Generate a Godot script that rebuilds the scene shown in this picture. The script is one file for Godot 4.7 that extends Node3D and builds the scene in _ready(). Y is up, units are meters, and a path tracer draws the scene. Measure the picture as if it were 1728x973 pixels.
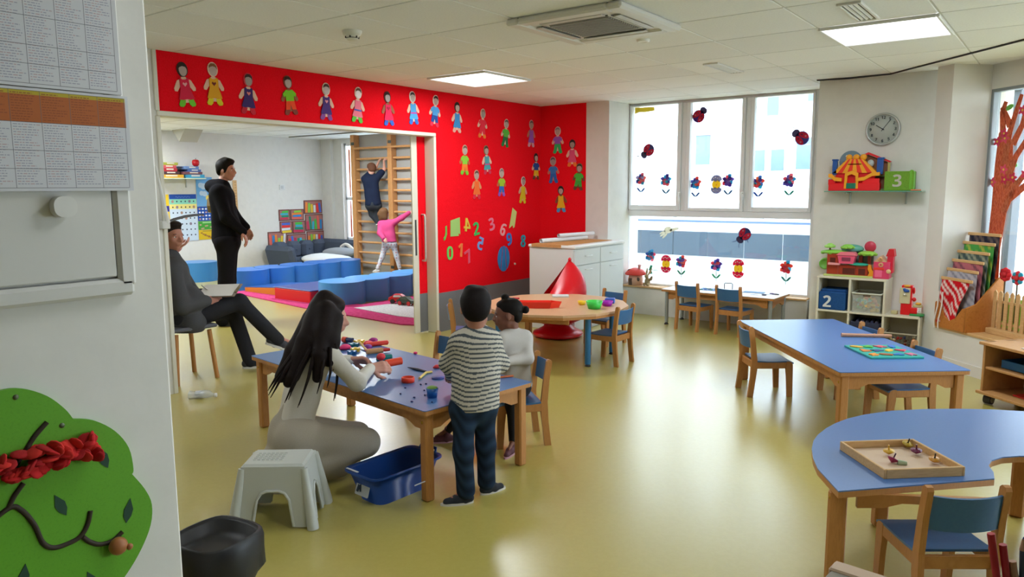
extends Node3D
# A nursery classroom: main room, the play room behind the red partition, the street outside.
const HC := 2.51
const XR := -5.31
const EXPO := 0.94
const SKYE := 11.5
const LEDV := 3.35
const LEDH := 1.45
const LEDP := 7.9
var used := {}
var mats := {}

class MB:
	var v := PackedVector3Array()
	var n := PackedVector3Array()
	var c := PackedColorArray()
	var uv := PackedVector2Array()
	var ix := PackedInt32Array()
	var T := Transform3D.IDENTITY
	var col := Color.WHITE
	func vert(p: Vector3, q: Vector3, t := Vector2.ZERO) -> int:
		v.append(T * p)
		n.append((T.basis * q).normalized())
		c.append(col)
		uv.append(t)
		return v.size() - 1
	func face(a: int, b: int, d: int):
		var g := (v[d] - v[a]).cross(v[b] - v[a])
		if g.dot(n[a] + n[b] + n[d]) >= 0.0:
			ix.append(a); ix.append(b); ix.append(d)
		else:
			ix.append(a); ix.append(d); ix.append(b)
	func tri(a: Vector3, b: Vector3, d: Vector3, q := Vector3.ZERO):
		if q == Vector3.ZERO:
			q = (d - a).cross(b - a)
		face(vert(a, q), vert(b, q), vert(d, q))
	func quad(a: Vector3, b: Vector3, d: Vector3, e: Vector3, q := Vector3.ZERO):
		if q == Vector3.ZERO:
			q = (d - a).cross(b - a)
		var i := vert(a, q, Vector2(0, 1)); var j := vert(b, q, Vector2(1, 1)); var k := vert(d, q, Vector2(1, 0)); var l := vert(e, q, Vector2(0, 0))
		face(i, j, k); face(i, k, l)
	func box(m: Vector3, s: Vector3, bev := 0.0):
		var h := s * 0.5
		var b: float = min(bev, min(h.x, min(h.y, h.z)) * 0.95)
		for ax in 3:
			var a1 := (ax + 1) % 3
			var a2 := (ax + 2) % 3
			for sg in [-1.0, 1.0]:
				var pts := []
				for w in [[-1.0, -1.0], [1.0, -1.0], [1.0, 1.0], [-1.0, 1.0]]:
					var p := Vector3.ZERO
					p[ax] = sg * h[ax]; p[a1] = w[0] * (h[a1] - b); p[a2] = w[1] * (h[a2] - b)
					pts.append(m + p)
				var q := Vector3.ZERO
				q[ax] = sg
				quad(pts[0], pts[1], pts[2], pts[3], q)
			if b > 0.0:
				for s1 in [-1.0, 1.0]:
					for s2 in [-1.0, 1.0]:
						var pp := []
						for w in [[0, -1.0], [0, 1.0], [1, 1.0], [1, -1.0]]:
							var p := Vector3.ZERO
							p[ax] = w[1] * (h[ax] - b)
							p[a1] = s1 * (h[a1] - (b if w[0] == 1 else 0.0))
							p[a2] = s2 * (h[a2] - (b if w[0] == 0 else 0.0))
							pp.append(m + p)
						var q := Vector3.ZERO
						q[a1] = s1; q[a2] = s2
						quad(pp[0], pp[1], pp[2], pp[3], q)
		if b > 0.0:
			for sx in [-1.0, 1.0]:
				for sy in [-1.0, 1.0]:
					for sz in [-1.0, 1.0]:
						tri(m + Vector3(sx * h.x, sy * (h.y - b), sz * (h.z - b)), m + Vector3(sx * (h.x - b), sy * h.y, sz * (h.z - b)), m + Vector3(sx * (h.x - b), sy * (h.y - b), sz * h.z), Vector3(sx, sy, sz))
	# polygon in XY, extruded from z0 to z1
	func prism(poly: PackedVector2Array, z0: float, z1: float, smooth := false):
		var t := Geometry2D.triangulate_polygon(poly)
		for sd in 2:
			var z := z1 if sd == 1 else z0
			var q := Vector3(0, 0, 1 if sd == 1 else -1)
			for i in range(0, t.size(), 3):
				face(vert(Vector3(poly[t[i]].x, poly[t[i]].y, z), q, poly[t[i]]), vert(Vector3(poly[t[i + 1]].x, poly[t[i + 1]].y, z), q, poly[t[i + 1]]), vert(Vector3(poly[t[i + 2]].x, poly[t[i + 2]].y, z), q, poly[t[i + 2]]))
		var sgn := 1.0 if Geometry2D.is_polygon_clockwise(poly) else -1.0
		var cnt := poly.size()
		for i in cnt:
			var a := poly[i]
			var b := poly[(i + 1) % cnt]
			var e := b - a
			if e.length() < 1e-6:
				continue
			var q := Vector3(-e.y, e.x, 0).normalized() * sgn
			var qa := q
			var qb := q
			if smooth:
				var e0 := a - poly[(i + cnt - 1) % cnt]
				var e1 := poly[(i + 2) % cnt] - b
				if e0.normalized().dot(e.normalized()) > 0.6:
					qa = (q + Vector3(-e0.y, e0.x, 0).normalized() * sgn)
				if e1.normalized().dot(e.normalized()) > 0.6:
					qb = (q + Vector3(-e1.y, e1.x, 0).normalized() * sgn)
			var i0 := vert(Vector3(a.x, a.y, z0), qa); var i1 := vert(Vector3(b.x, b.y, z0), qb)
			var i2 := vert(Vector3(b.x, b.y, z1), qb); var i3 := vert(Vector3(a.x, a.y, z1), qa)
			face(i0, i1, i2); face(i0, i2, i3)
	# profile of (radius, height), bottom to top, turned about Y
	func lathe(pr: Array, seg := 20, sx := 1.0, sz := 1.0):
		var m := pr.size()
		var nm := []
		for i in m:
			var d := Vector2.ZERO
			if i > 0: d += (pr[i] - pr[i - 1]).normalized()
			if i < m - 1: d += (pr[i + 1] - pr[i]).normalized()
			nm.append(Vector2(d.y, -d.x).normalized())
		var base := v.size()
		for i in m:
			for j in seg + 1:
				var a := TAU * j / seg
				vert(Vector3(pr[i].x * cos(a) * sx, pr[i].y, pr[i].x * sin(a) * sz), Vector3(nm[i].x * cos(a) / sx, nm[i].y, nm[i].x * sin(a) / sz))
		for i in m - 1:
			for j in seg:
				var a := base + i * (seg + 1) + j
				face(a, a + 1, a + seg + 2); face(a, a + seg + 2, a + seg + 1)
	func tube(pts: Array, r, seg := 8, caps := true):
		var m := pts.size()
		var base := v.size()
		var up := Vector3.UP
		var rr := 0.0
		var dir := Vector3.ZERO
		var side := Vector3.ZERO
		for i in m:
			dir = ((pts[min(i + 1, m - 1)] - pts[max(i - 1, 0)]) as Vector3).normalized()
			if i == 0:
				side = dir.cross(Vector3.UP if abs(dir.y) < 0.9 else Vector3.RIGHT).normalized()
			else:
				side = (side - dir * side.dot(dir)).normalized()
			up = side.cross(dir)
			rr = r[i] if r is Array else r
			for j in seg + 1:
				var a := TAU * j / seg
				var q := side * cos(a) + up * sin(a)
				vert(pts[i] + q * rr, q)
		for i in m - 1:
			for j in seg:
				var a := base + i * (seg + 1) + j
				face(a, a + 1, a + seg + 2); face(a, a + seg + 2, a + seg + 1)
		if caps:
			for e in 2:
				var i := 0 if e == 0 else m - 1
				var q: Vector3 = (pts[0] - pts[1]) if e == 0 else (pts[m - 1] - pts[m - 2])
				var cc := vert(pts[i], q)
				for j in seg:
					var p0 := T.affine_inverse() * v[base + i * (seg + 1) + j]
					var p1 := T.affine_inverse() * v[base + i * (seg + 1) + j + 1]
					face(cc, vert(p0, q), vert(p1, q))
	func cyl(a: Vector3, b: Vector3, r: float, seg := 14):
		tube([a, b], r, seg)
	func ball(m: Vector3, r: Vector3, seg := 12):
		var pr := []
		var rings: int = max(4, seg / 2)
		for i in rings + 1:
			var a := PI * i / rings - PI / 2
			pr.append(Vector2(max(cos(a), 0.0), sin(a)))
		var keep := T
		T = T * Transform3D(Basis.from_scale(r), m)
		var base := v.size()
		lathe(pr, seg)
		for i in range(base, v.size()):
			var p := T.affine_inverse() * v[i]
			n[i] = (keep.basis * Vector3(p.x / r.x, p.y / r.y, p.z / r.z)).normalized()
		T = keep
	func mesh(m: Material) -> ArrayMesh:
		var arr := []
		arr.resize(Mesh.ARRAY_MAX)
		arr[Mesh.ARRAY_VERTEX] = v
		arr[Mesh.ARRAY_NORMAL] = n
		arr[Mesh.ARRAY_COLOR] = c
		arr[Mesh.ARRAY_TEX_UV] = uv
		arr[Mesh.ARRAY_INDEX] = ix
		var am := ArrayMesh.new()
		am.add_surface_from_arrays(Mesh.PRIMITIVE_TRIANGLES, arr)
		am.surface_set_material(0, m)
		return am

func mb(t := Transform3D.IDENTITY) -> MB:
	var b := MB.new()
	b.T = t
	return b
func V(x: float, y: float, z: float) -> Vector3:
	return Vector3(x, y, z)
func TR(p: Vector3, ry := 0.0, rx := 0.0, rz := 0.0) -> Transform3D:
	return Transform3D(Basis.from_euler(Vector3(rx, ry, rz)), p)
func numbered(called: String) -> String:
	var k: int = used.get(called, 0)
	used[called] = k + 1
	return called if k == 0 else "%s_%03d" % [called, k]
func tag(o: Node, label: String, category: String, group := ""):
	o.set_meta("label", label)
	o.set_meta("category", category)
	if group != "":
		o.set_meta("group", group)
func thing(called: String, label: String, category: String, at := Vector3.ZERO, ry := 0.0, group := "") -> Node3D:
	var o := Node3D.new()
	o.name = numbered(called)
	o.position = at
	o.rotation.y = ry
	add_child(o)
	tag(o, label, category, group)
	return o
func part(parent: Node, called: String, b: MB, m: Material, label := "") -> MeshInstance3D:
	var o := MeshInstance3D.new()
	o.name = called
	o.mesh = b.mesh(m)
	parent.add_child(o, true)
	if label != "":
		o.set_meta("label", label)
	return o
func solo(called: String, b: MB, m: Material, label: String, category: String, group := "") -> MeshInstance3D:
	var o := MeshInstance3D.new()
	o.name = numbered(called)
	o.mesh = b.mesh(m)
	add_child(o)
	tag(o, label, category, group)
	return o
func struct(called: String) -> Node3D:
	var o := Node3D.new()
	o.name = numbered(called)
	o.set_meta("kind", "structure")
	add_child(o)
	return o
func copy(o: Node3D, label: String, at: Vector3, ry := 0.0) -> Node3D:
	var r: Node3D = o.duplicate()
	var nm := String(o.name)
	var cut := nm.rstrip("0123456789")
	if cut.ends_with("_") and cut.length() < nm.length():
		nm = cut.trim_suffix("_")
	r.name = numbered(nm)
	add_child(r)
	r.position = at
	r.rotation.y = ry
	r.set_meta("label", label)
	return r
func bx(m: Vector3, s: Vector3, bev := 0.0) -> MB:
	var b := mb()
	b.box(m, s, bev)
	return b
# box between two corners
func bb(a: Vector3, b: Vector3, bev := 0.0) -> MB:
	return bx((a + b) * 0.5, (b - a).abs(), bev)

# ---------- materials
func mat(hex: String, rough := 0.6, spec := 0.5, metal := 0.0) -> StandardMaterial3D:
	var key := "%s %s %s %s" % [hex, rough, spec, metal]
	if mats.has(key):
		return mats[key]
	var m := StandardMaterial3D.new()
	m.albedo_color = Color(hex)
	m.roughness = rough
	m.metallic_specular = spec
	m.metallic = metal
	mats[key] = m
	return m
func ntex(freq: float, cols: Array, offs := [], sz := 256, oct := 4, seed_ := 3, kind := FastNoiseLite.TYPE_SIMPLEX_SMOOTH) -> NoiseTexture2D:
	var f := FastNoiseLite.new()
	f.noise_type = kind
	f.frequency = freq
	f.fractal_octaves = oct
	f.seed = seed_
	var t := NoiseTexture2D.new()
	t.width = sz; t.height = sz; t.seamless = true
	t.noise = f
	var g := Gradient.new()
	var pc := PackedColorArray()
	var po := PackedFloat32Array()
	for i in cols.size():
		pc.append(Color(cols[i]))
		po.append(offs[i] if offs.size() > 0 else float(i) / max(1, cols.size() - 1))
	g.offsets = po
	g.colors = pc
	t.color_ramp = g
	return t
func bumptex(freq: float, sz := 256, oct := 3) -> NoiseTexture2D:
	var f := FastNoiseLite.new()
	f.frequency = freq
	f.fractal_octaves = oct
	f.seed = 11
	var t := NoiseTexture2D.new()
	t.width = sz; t.height = sz; t.seamless = true
	t.noise = f
	t.as_normal_map = true
	t.bump_strength = 4.0
	return t
# noise-grained material on world or local triplanar coordinates
func grain(key: String, freq: float, cols: Array, scale: Vector3, rough := 0.6, spec := 0.5, world := false, bump := 0.0) -> StandardMaterial3D:
	if mats.has(key):
		return mats[key]
	var m := StandardMaterial3D.new()
	m.albedo_texture = ntex(freq, cols)
	m.uv1_triplanar = true
	m.uv1_world_triplanar = world
	m.uv1_scale = scale
	m.roughness = rough
	m.metallic_specular = spec
	if bump > 0.0:
		m.normal_enabled = true
		m.normal_texture = bumptex(freq * 2.0)
		m.normal_scale = bump
	mats[key] = m
	return m
func vcol(rough := 0.8, key := "vc") -> StandardMaterial3D:
	if mats.has(key + str(rough)):
		return mats[key + str(rough)]
	var m := StandardMaterial3D.new()
	m.vertex_color_use_as_albedo = true
	m.roughness = rough
	m.metallic_specular = 0.3
	mats[key + str(rough)] = m
	return m
func glass(tint := "#f4fbff", alpha := 0.06) -> StandardMaterial3D:
	var key := "glass" + tint + str(alpha)
	if mats.has(key):
		return mats[key]
	var m := StandardMaterial3D.new()
	m.transparency = BaseMaterial3D.TRANSPARENCY_ALPHA
	m.albedo_color = Color(Color(tint), alpha)
	m.roughness = 0.0
	m.metallic_specular = 0.5
	mats[key] = m
	return m
func glow(hex: String, e: float) -> StandardMaterial3D:
	var m := StandardMaterial3D.new()
	m.albedo_color = Color(hex)
	m.emission_enabled = true
	m.emission = Color(hex)
	m.emission_energy_multiplier = e
	return m
func imgmat(img: Image, rough := 0.8) -> StandardMaterial3D:
	var m := StandardMaterial3D.new()
	m.albedo_texture = ImageTexture.create_from_image(img)
	m.roughness = rough
	m.metallic_specular = 0.3
	return m
func plaster() -> StandardMaterial3D: return grain("plaster", 0.02, ["#dcdad4", "#e2e0da", "#dedcd6"], V(0.7, 0.7, 0.7), 0.75, 0.3, true, 0.06)
func wood() -> StandardMaterial3D: return grain("beech", 0.03, ["#a8713c", "#bd8348", "#b37a42", "#c48c52"], V(1.2, 1.2, 9.0), 0.45, 0.45)
func woody() -> StandardMaterial3D: return grain("beechy", 0.03, ["#a8713c", "#bd8348", "#b37a42", "#c48c52"], V(9.0, 1.0, 9.0), 0.45, 0.45)
func woodlight() -> StandardMaterial3D: return grain("pine", 0.03, ["#c99d68", "#d8b07c", "#cda36e", "#dcb888"], V(1.0, 7.0, 7.0), 0.5, 0.4)
func circle(r: float, seg := 24, cx := 0.0, cy := 0.0, ry := -1.0) -> PackedVector2Array:
	var p := PackedVector2Array()
	for i in seg:
		var a := TAU * i / seg
		p.append(Vector2(cx + r * cos(a), cy + (r if ry < 0 else ry) * sin(a)))
	return p
func poly(a: Array) -> PackedVector2Array:
	var p := PackedVector2Array()
	for i in range(0, a.size(), 2):
		p.append(Vector2(a[i], a[i + 1]))
	return p
func rrect(w: float, h: float, r: float, seg := 4) -> PackedVector2Array:
	var p := PackedVector2Array()
	for q in 4:
		var sx := 1.0 if q == 0 or q == 3 else -1.0
		var sy := 1.0 if q < 2 else -1.0
		for i in seg + 1:
			var a := PI / 2 * (q + float(i) / seg)
			p.append(Vector2(sx * (w / 2 - r) + r * cos(a), sy * (h / 2 - r) + r * sin(a)))
	return p
# flat outline lying in the horizontal plane: (x, z) points extruded from y0 to y1
func slab(b: MB, pts: PackedVector2Array, y0: float, y1: float, smooth := false):
	var keep := b.T
	b.T = b.T * Transform3D(Basis(Vector3(1, 0, 0), Vector3(0, 0, 1), Vector3(0, -1, 0)), Vector3.ZERO)
	b.prism(pts, -y1, -y0, smooth)
	b.T = keep

func _ready():
	# ---------- camera
	var cam := Camera3D.new()
	cam.name = "camera"
	cam.position = V(0, 1.52, 0)
	cam.rotation_degrees = V(-7.667, 36.81, -0.30)
	cam.fov = 42.32
	cam.near = 0.05
	cam.far = 120.0
	add_child(cam)
	cam.current = true
	# ---------- sky, exposure
	var env := Environment.new()
	env.tonemap_mode = Environment.TONE_MAPPER_LINEAR
	env.tonemap_exposure = EXPO
	env.background_mode = Environment.BG_SKY
	var sm := ProceduralSkyMaterial.new()
	sm.sky_top_color = Color(0.80, 0.90, 1.0)
	sm.sky_horizon_color = Color(0.90, 0.96, 1.0)
	sm.ground_bottom_color = Color(0.5, 0.5, 0.48)
	sm.ground_horizon_color = Color(0.8, 0.82, 0.82)
	sm.sun_angle_max = 0.0
	sm.energy_multiplier = SKYE
	var sky := Sky.new()
	sky.sky_material = sm
	env.sky = sky
	env.sdfgi_enabled = true
	env.ssao_enabled = true
	env.ssil_enabled = true
	var we := WorldEnvironment.new()
	we.name = "environment"
	we.environment = env
	add_child(we)
	build_shell()
	build_ceiling()
	build_windows()
	build_outside()
	build_furniture()
	build_toys()
	build_wall_things()
	build_play_room()
	build_near_things()
	build_people()

func seg_wall(o: Node, called: String, a: Vector2, b: Vector2, y0: float, y1: float, th: float, m: Material, lab := ""):
	# vertical slab whose room face runs a -> b (x, z) and whose body lies to the right of a -> b
	var d := (b - a).normalized()
	var nn := Vector2(-d.y, d.x) * th
	var k := mb()
	slab(k, PackedVector2Array([a, b, b + nn, a + nn]), y0, y1)
	return part(o, called, k, m, lab)

func build_shell():
	var pl := plaster()
	# floor
	var fl := struct("floor")
	var fm := StandardMaterial3D.new()
	fm.albedo_texture = ntex(0.05, ["#b7a954", "#bcae5a", "#b9ab56", "#beb05d"], [], 512, 4)
	fm.uv1_triplanar = true
	fm.uv1_world_triplanar = true
	fm.uv1_scale = V(0.8, 0.8, 0.8)
	fm.roughness = 0.27
	fm.metallic_specular = 0.75
	fm.clearcoat_enabled = true
	fm.clearcoat = 0.6
	fm.clearcoat_roughness = 0.35
	part(fl, "linoleum", bb(V(-12.5, -0.2, -10.3), V(3.2, 0.0, 2.5)), fm, "pale yellow-green linoleum")
	# red partition with the wide opening
	var felt := grain("felt", 0.09, ["#e6121d", "#f01a27", "#ea1520", "#f4202d"], V(2, 2, 2), 1.0, 0.1, true, 0.25)
	var grey := grain("greycarpet", 0.12, ["#6d6e70", "#7c7d80", "#747578", "#858689"], V(3, 3, 3), 1.0, 0.1, true, 0.25)
	var cream := mat("#d9d5c4", 0.45)
	var wl := struct("wall_left")
	part(wl, "felt_header", bb(V(XR - 0.12, 2.08, -5.76), V(XR, HC, -2.87)), felt, "red felt strip above the opening")
	part(wl, "felt_panel", bb(V(XR - 0.12, 0.42, -7.85), V(XR, HC, -5.76)), felt, "red felt panel")
	part(wl, "dado_band", bb(V(XR - 0.12, 0.0, -7.85), V(XR, 0.42, -5.76)), grey, "grey carpet band along the floor")
	part(wl, "plaster", bb(V(XR - 0.12, 0.0, -2.87), V(XR, HC, 2.3)), pl)
	part(wl, "opening_trim", bb(V(XR - 0.125, 2.05, -5.79), V(XR + 0.012, 2.085, -2.85), 0.004), cream)
	part(wl, "opening_trim", bb(V(XR - 0.125, 0.0, -5.79), V(XR + 0.012, 2.05, -5.755), 0.004), cream)
	part(wl, "opening_trim", bb(V(XR - 0.125, 0.0, -2.872), V(XR + 0.012, 2.05, -2.84), 0.004), cream)
	part(wl, "opening_trim", bb(V(XR - 0.02, 2.085, -2.872), V(XR + 0.012, HC, -2.84), 0.004), cream)
	# back wall: red panel, pillar, clock wall
	var bw := struct("wall_back")
	part(bw, "felt_panel", bb(V(XR, 0.42, -7.85), V(-4.65, HC, -7.70)), felt, "red felt panel on the back wall")
	part(bw, "dado_band", bb(V(XR, 0.0, -7.85), V(-4.65, 0.42, -7.70)), grey)
	part(struct("wall_pillar"), "plaster", bb(V(-4.65, 0.0, -8.45), V(-4.345, HC, -7.69)), pl)
	part(bw, "plaster", bb(V(-5.5, 0.0, -8.45), V(-4.65, HC, -7.86)), pl)
	part(struct("wall_low"), "plaster", bb(V(-4.345, 0.0, -8.45), V(-2.16, 0.33, -8.08)), pl)
	part(struct("wall_clock"), "plaster", slabm([Vector2(-1.985, -7.50), Vector2(-0.97, -7.50), Vector2(-0.97, -8.45), Vector2(-2.16, -8.45), Vector2(-2.15, -8.19)]), pl)
	part(bw, "lintel", bb(V(-4.345, 2.505, -8.45), V(-2.16, 2.62, -8.2)), pl)
	# slanting bay wall on the right
	var A := Vector2(-0.99, -7.33)
	var u := Vector2(0.722, 0.692)
	var out := Vector2(0.692, -0.722)
	var rw := struct("wall_right")
	part(rw, "pillar", slabm([A, A + u * 0.185, A + u * 0.185 + out * 0.5, A + out * 0.75]), pl)
	var k := mb()
	slab(k, PackedVector2Array([A + u * 0.185, A + u * 5.2, A + u * 5.2 + out * 0.5, A + u * 0.185 + out * 0.5]), 0.0, 0.32)
	part(rw, "low_wall", k, pl)
	k = mb()
	slab(k, PackedVector2Array([A + u * 0.185 + out * 0.36, A + u * 5.2 + out * 0.36, A + u * 5.2 + out * 0.5, A + u * 0.185 + out * 0.5]), 2.31, HC + 0.1)
	part(rw, "lintel", k, pl)
	k = mb()
	slab(k, PackedVector2Array([A + u * 5.2 - out * 0.0, A + u * 6.2, A + u * 6.2 + out * 0.5, A + u * 5.2 + out * 0.5]), 0.0, HC)
	part(rw, "plaster", k, pl)
	part(rw, "side_wall", bb(V(3.0, 0, -3.6), V(3.2, HC, 2.5)), pl)
	var tr := struct("baseboard_right")
	k = mb()
	slab(k, PackedVector2Array([A + u * 0.0 - out * 0.012, A + u * 6.0 - out * 0.012, A + u * 6.0, A]), 0.0, 0.09)
	part(tr, "skirting", k, mat("#dedcd6", 0.5))
	var wr := struct("wall_rear")
	part(wr, "plaster", bb(V(-5.5, 0, 2.3), V(3.2, HC, 2.5)), pl)
	# stub wall next to the camera
	var ws := struct("wall_near")
	part(ws, "plaster", bb(V(-1.90, 0, -0.93), V(-1.75, HC, 2.4), 0.006), grain("nearpaint", 0.02, ["#dcd9d2", "#e3e0d9"], V(1, 1, 1), 0.6, 0.35, true, 0.05))
	# sliding door leaf in its pocket
	var d := struct("door_1")
	part(d, "stile", bb(V(-5.45, 0.01, -5.64), V(-5.435, 2.05, -5.56)), cream)
	part(d, "leaf_panel", bb(V(-5.447, 0.42, -7.2), V(-5.437, 2.05, -5.64)), felt)
	part(d, "leaf_kick", bb(V(-5.447, 0.01, -7.2), V(-5.437, 0.42, -5.64)), grey)
	k = mb()
	k.tube([V(-5.432, 1.25, -5.69), V(-5.39, 1.25, -5.69), V(-5.385, 1.22, -5.69), V(-5.385, 0.80, -5.69), V(-5.39, 0.77, -5.69), V(-5.432, 0.77, -5.69)], 0.011, 8)
	part(d, "pull_handle", k, mat("#c9c6bd", 0.3, 0.5, 0.6))
	part(d, "recessed_grip", bb(V(-5.434, 0.83, -5.61), V(-5.430, 1.2, -5.59)), mat("#3a3a3c", 0.5))
	# play room shell
	var pw := struct("wall_facade")
	part(struct("wall_end"), "plaster", bb(V(-12.5, 0, -10.2), V(-12.3, HC, 0.2)), pl)
	part(struct("wall_side"), "plaster", bb(V(-12.5, 0, 0.0), V(-5.43, HC, 0.2)), pl)
	part(pw, "facade_wall", bb(V(-12.3, 0, -10.25), V(-11.75, HC, -10.05)), pl)
	part(pw, "facade_wall", bb(V(-11.75, 2.42, -10.25), V(-8.0, HC, -10.05)), pl)
	part(pw, "facade_wall", bb(V(-11.75, 0, -10.25), V(-8.0, 0.5, -10.05)), pl)
	part(pw, "facade_wall", bb(V(-8.0, 0, -10.25), V(-5.43, HC, -10.05)), pl)
	part(struct("wall_return"), "plaster", bb(V(-5.5, 0, -10.25), V(-5.35, HC, -7.85)), pl)
	part(pw, "column", bb(V(-12.3, 0, -10.06), V(-12.0, HC, -9.98)), pl)
	part(struct("baseboard_end"), "skirting", bb(V(-12.3, 0, -10.0), V(-12.285, 0.08, 0.0)), mat("#9fc6dd", 0.5))

func slabm(pts: Array, y0 := 0.0, y1 := HC) -> MB:
	var k := mb()
	slab(k, PackedVector2Array(pts), y0, y1)
	return k

func area(parent: Node, at: Vector3, w: float, h: float, e: float, c: Color):
	var l := AreaLight3D.new()
	l.name = "panel_light"
	l.area_size = Vector2(w, h)
	l.light_energy = e
	l.light_color = c
	l.area_range = 20.0
	l.area_attenuation = 2.0
	l.shadow_enabled = true
	l.position = at
	l.rotation_degrees = V(-90, 0, 0)
	parent.add_child(l, true)

const CX0 := -4.747
const CPX := 0.675
const CZ0 := -3.0
const CPZ := 0.69
func led(cx: float, cz: float, label: String, e := 10.0):
	var t := thing("ceiling_light", label, "ceiling light", V(cx, HC, cz), 0, "square ceiling light panels")
	var k := mb()
	for s in [-1.0, 1.0]:
		k.box(V(s * 0.328, -0.008, 0), V(0.018, 0.02, 0.68), 0.003)
		k.box(V(0, -0.008, s * 0.335), V(0.64, 0.02, 0.018), 0.003)
	part(t, "frame", k, mat("#e4e4e0", 0.5))
	part(t, "diffuser", bx(V(0, -0.004, 0), V(0.64, 0.008, 0.655)), glow("#f4f6ff", 3.2))
	area(t, V(0, -0.03, 0), 0.62, 0.63, e, Color(0.95, 0.98, 1.0))

func build_ceiling():
	var ce := struct("ceiling")
	part(ce, "slab", bb(V(-5.5, HC + 0.03, -8.45), V(3.2, HC + 0.2, 2.5)), mat("#d8d6cf", 0.9))
	var tmats := []
	for i in 3:
		tmats.append(grain("ctile%d" % i, 0.12, [["#e9eae8", "#f1f2f0"], ["#ecedeb", "#f4f5f3"], ["#e6e7e5", "#eeefed"]][i], V(2, 2, 2), 0.95, 0.15, true, 0.08))
	var skip := [Vector2i(0, 3), Vector2i(3, 1), Vector2i(5, 3), Vector2i(5, -2), Vector2i(0, -3)]
	var zmin := -8.2
	var idx := 0
	for i in range(-1, 12):
		for j in range(-8, 8):
			if skip.has(Vector2i(i, j)):
				continue
			var x0: float = max(CX0 + CPX * i + 0.006, XR + 0.002)
			var x1: float = CX0 + CPX * (i + 1) - 0.006
			var z1: float = CZ0 - CPZ * j - 0.006
			var z0: float = max(CZ0 - CPZ * (j + 1) + 0.006, zmin)
			if x1 - x0 < 0.02 or z1 - z0 < 0.02 or z1 > 2.31:
				continue
			# stay inside the slanting bay wall
			var rel := Vector2((x0 + x1) / 2, (z0 + z1) / 2) - Vector2(-0.99, -7.33)
			if rel.dot(Vector2(0.692, -0.722)) > 0.55:
				continue
			idx += 1
			part(ce, "tile", bb(V(x0, HC, z0), V(x1, HC + 0.018, z1), 0.003), tmats[(idx * 7 + j) % 3])
	var bar := mat("#cfcfca", 0.7)
	for i in range(0, 12):
		part(ce, "grid_bar", bb(V(CX0 + CPX * i - 0.008, HC + 0.004, -8.2), V(CX0 + CPX * i + 0.008, HC + 0.02, 2.3)), bar)
	for j in range(-8, 8):
		part(ce, "grid_bar", bb(V(XR, HC + 0.005, CZ0 - CPZ * j - 0.008), V(3.0, HC + 0.019, CZ0 - CPZ * j + 0.008)), bar)
	led(CX0 + CPX * 0.5, CZ0 - CPZ * 3.5, "lit square ceiling panel above the red wall", LEDV)
	led(CX0 + CPX * 5.5, CZ0 - CPZ * 3.5, "lit square ceiling panel nearest the bay windows", LEDV)
	led(CX0 + CPX * 5.5, CZ0 + CPZ * 1.5, "lit square ceiling panel above the viewer", LEDH)
	led(CX0 + CPX * 0.5, CZ0 + CPZ * 2.5, "lit square ceiling panel behind the stub wall", LEDH)
	# play room ceiling
	var cp := struct("ceiling_playroom")
	part(cp, "tiles", bb(V(-12.5, HC, -10.25), V(-5.43, HC + 0.2, 0.2)), grain("ctile0", 0.1, ["#d3d1c6", "#dddbd1"], V(2, 2, 2), 0.95, 0.15, true))
	for i in range(1, 11):
		part(cp, "grid_bar", bb(V(-12.3 + 0.675 * i - 0.006, HC - 0.002, -10.05), V(-12.3 + 0.675 * i + 0.006, HC + 0.01, 0)), bar)
	for j in range(1, 15):
		part(cp, "grid_bar", bb(V(-12.3, HC - 0.0025, -10.05 + 0.69 * j - 0.006), V(-5.43, HC + 0.01, -10.05 + 0.69 * j + 0.006)), bar)
	led(-11.4, -5.55, "lit square ceiling panel in the far play room", LEDP)
	led(-8.6, -4.2, "play room ceiling panel above the standing man", LEDP)
	led(-8.6, -7.6, "play room ceiling panel above the foam stools", LEDP)
	# air conditioner cassette
	var ac := thing("air_conditioner", "square white ceiling air conditioner cassette with grey grille", "air conditioner", V(CX0 + CPX * 3.5, HC, CZ0 - CPZ * 1.5))
	var white := mat("#dcdad4", 0.5)
	var k := mb()
	for s in [-1.0, 1.0]:
		k.box(V(s * 0.34, -0.02, 0), V(0.09, 0.04, 0.78), 0.012)
		k.box(V(0, -0.02, s * 0.345), V(0.6, 0.04, 0.09), 0.012)
	k.box(V(0, -0.012, 0), V(0.6, 0.03, 0.6), 0.004)
	part(ac, "panel", k, white)
	for q in 4:
		k = mb(TR(Vector3.ZERO, PI / 2 * q))
		k.box(V(0, -0.036, 0.265), V(0.42, 0.006, 0.045), 0.002)
		part(ac, "air_flap", k, mat("#c4c2bc", 0.45))
		k = mb(TR(Vector3.ZERO, PI / 2 * q))
		k.box(V(0, -0.0335, 0.236), V(0.44, 0.004, 0.008))
		part(ac, "air_slot", k, mat("#4c4b49", 0.8))
	k = mb()
	k.box(V(0, -0.028, 0), V(0.40, 0.004, 0.40), 0.001)
	part(ac, "grille_back", k, mat("#8d8b87", 0.8))
	for i in 15:
		part(ac, "slat", bx(V(0, -0.033, -0.182 + 0.026 * i), V(0.40, 0.007, 0.010)), mat("#a7a5a1", 0.6))
	# smoke detector
	var sd := thing("smoke_detector", "small white round smoke detector on the ceiling", "smoke detector", V(-3.73, HC, -3.31))
	k = mb()
	k.lathe([Vector2(0, -0.058), Vector2(0.03, -0.058), Vector2(0.036, -0.05), Vector2(0.042, -0.03), Vector2(0.055, -0.026), Vector2(0.06, -0.012), Vector2(0.062, 0)], 28)
	part(sd, "housing", k, mat("#e2e0d4", 0.5))
	k = mb()
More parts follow.
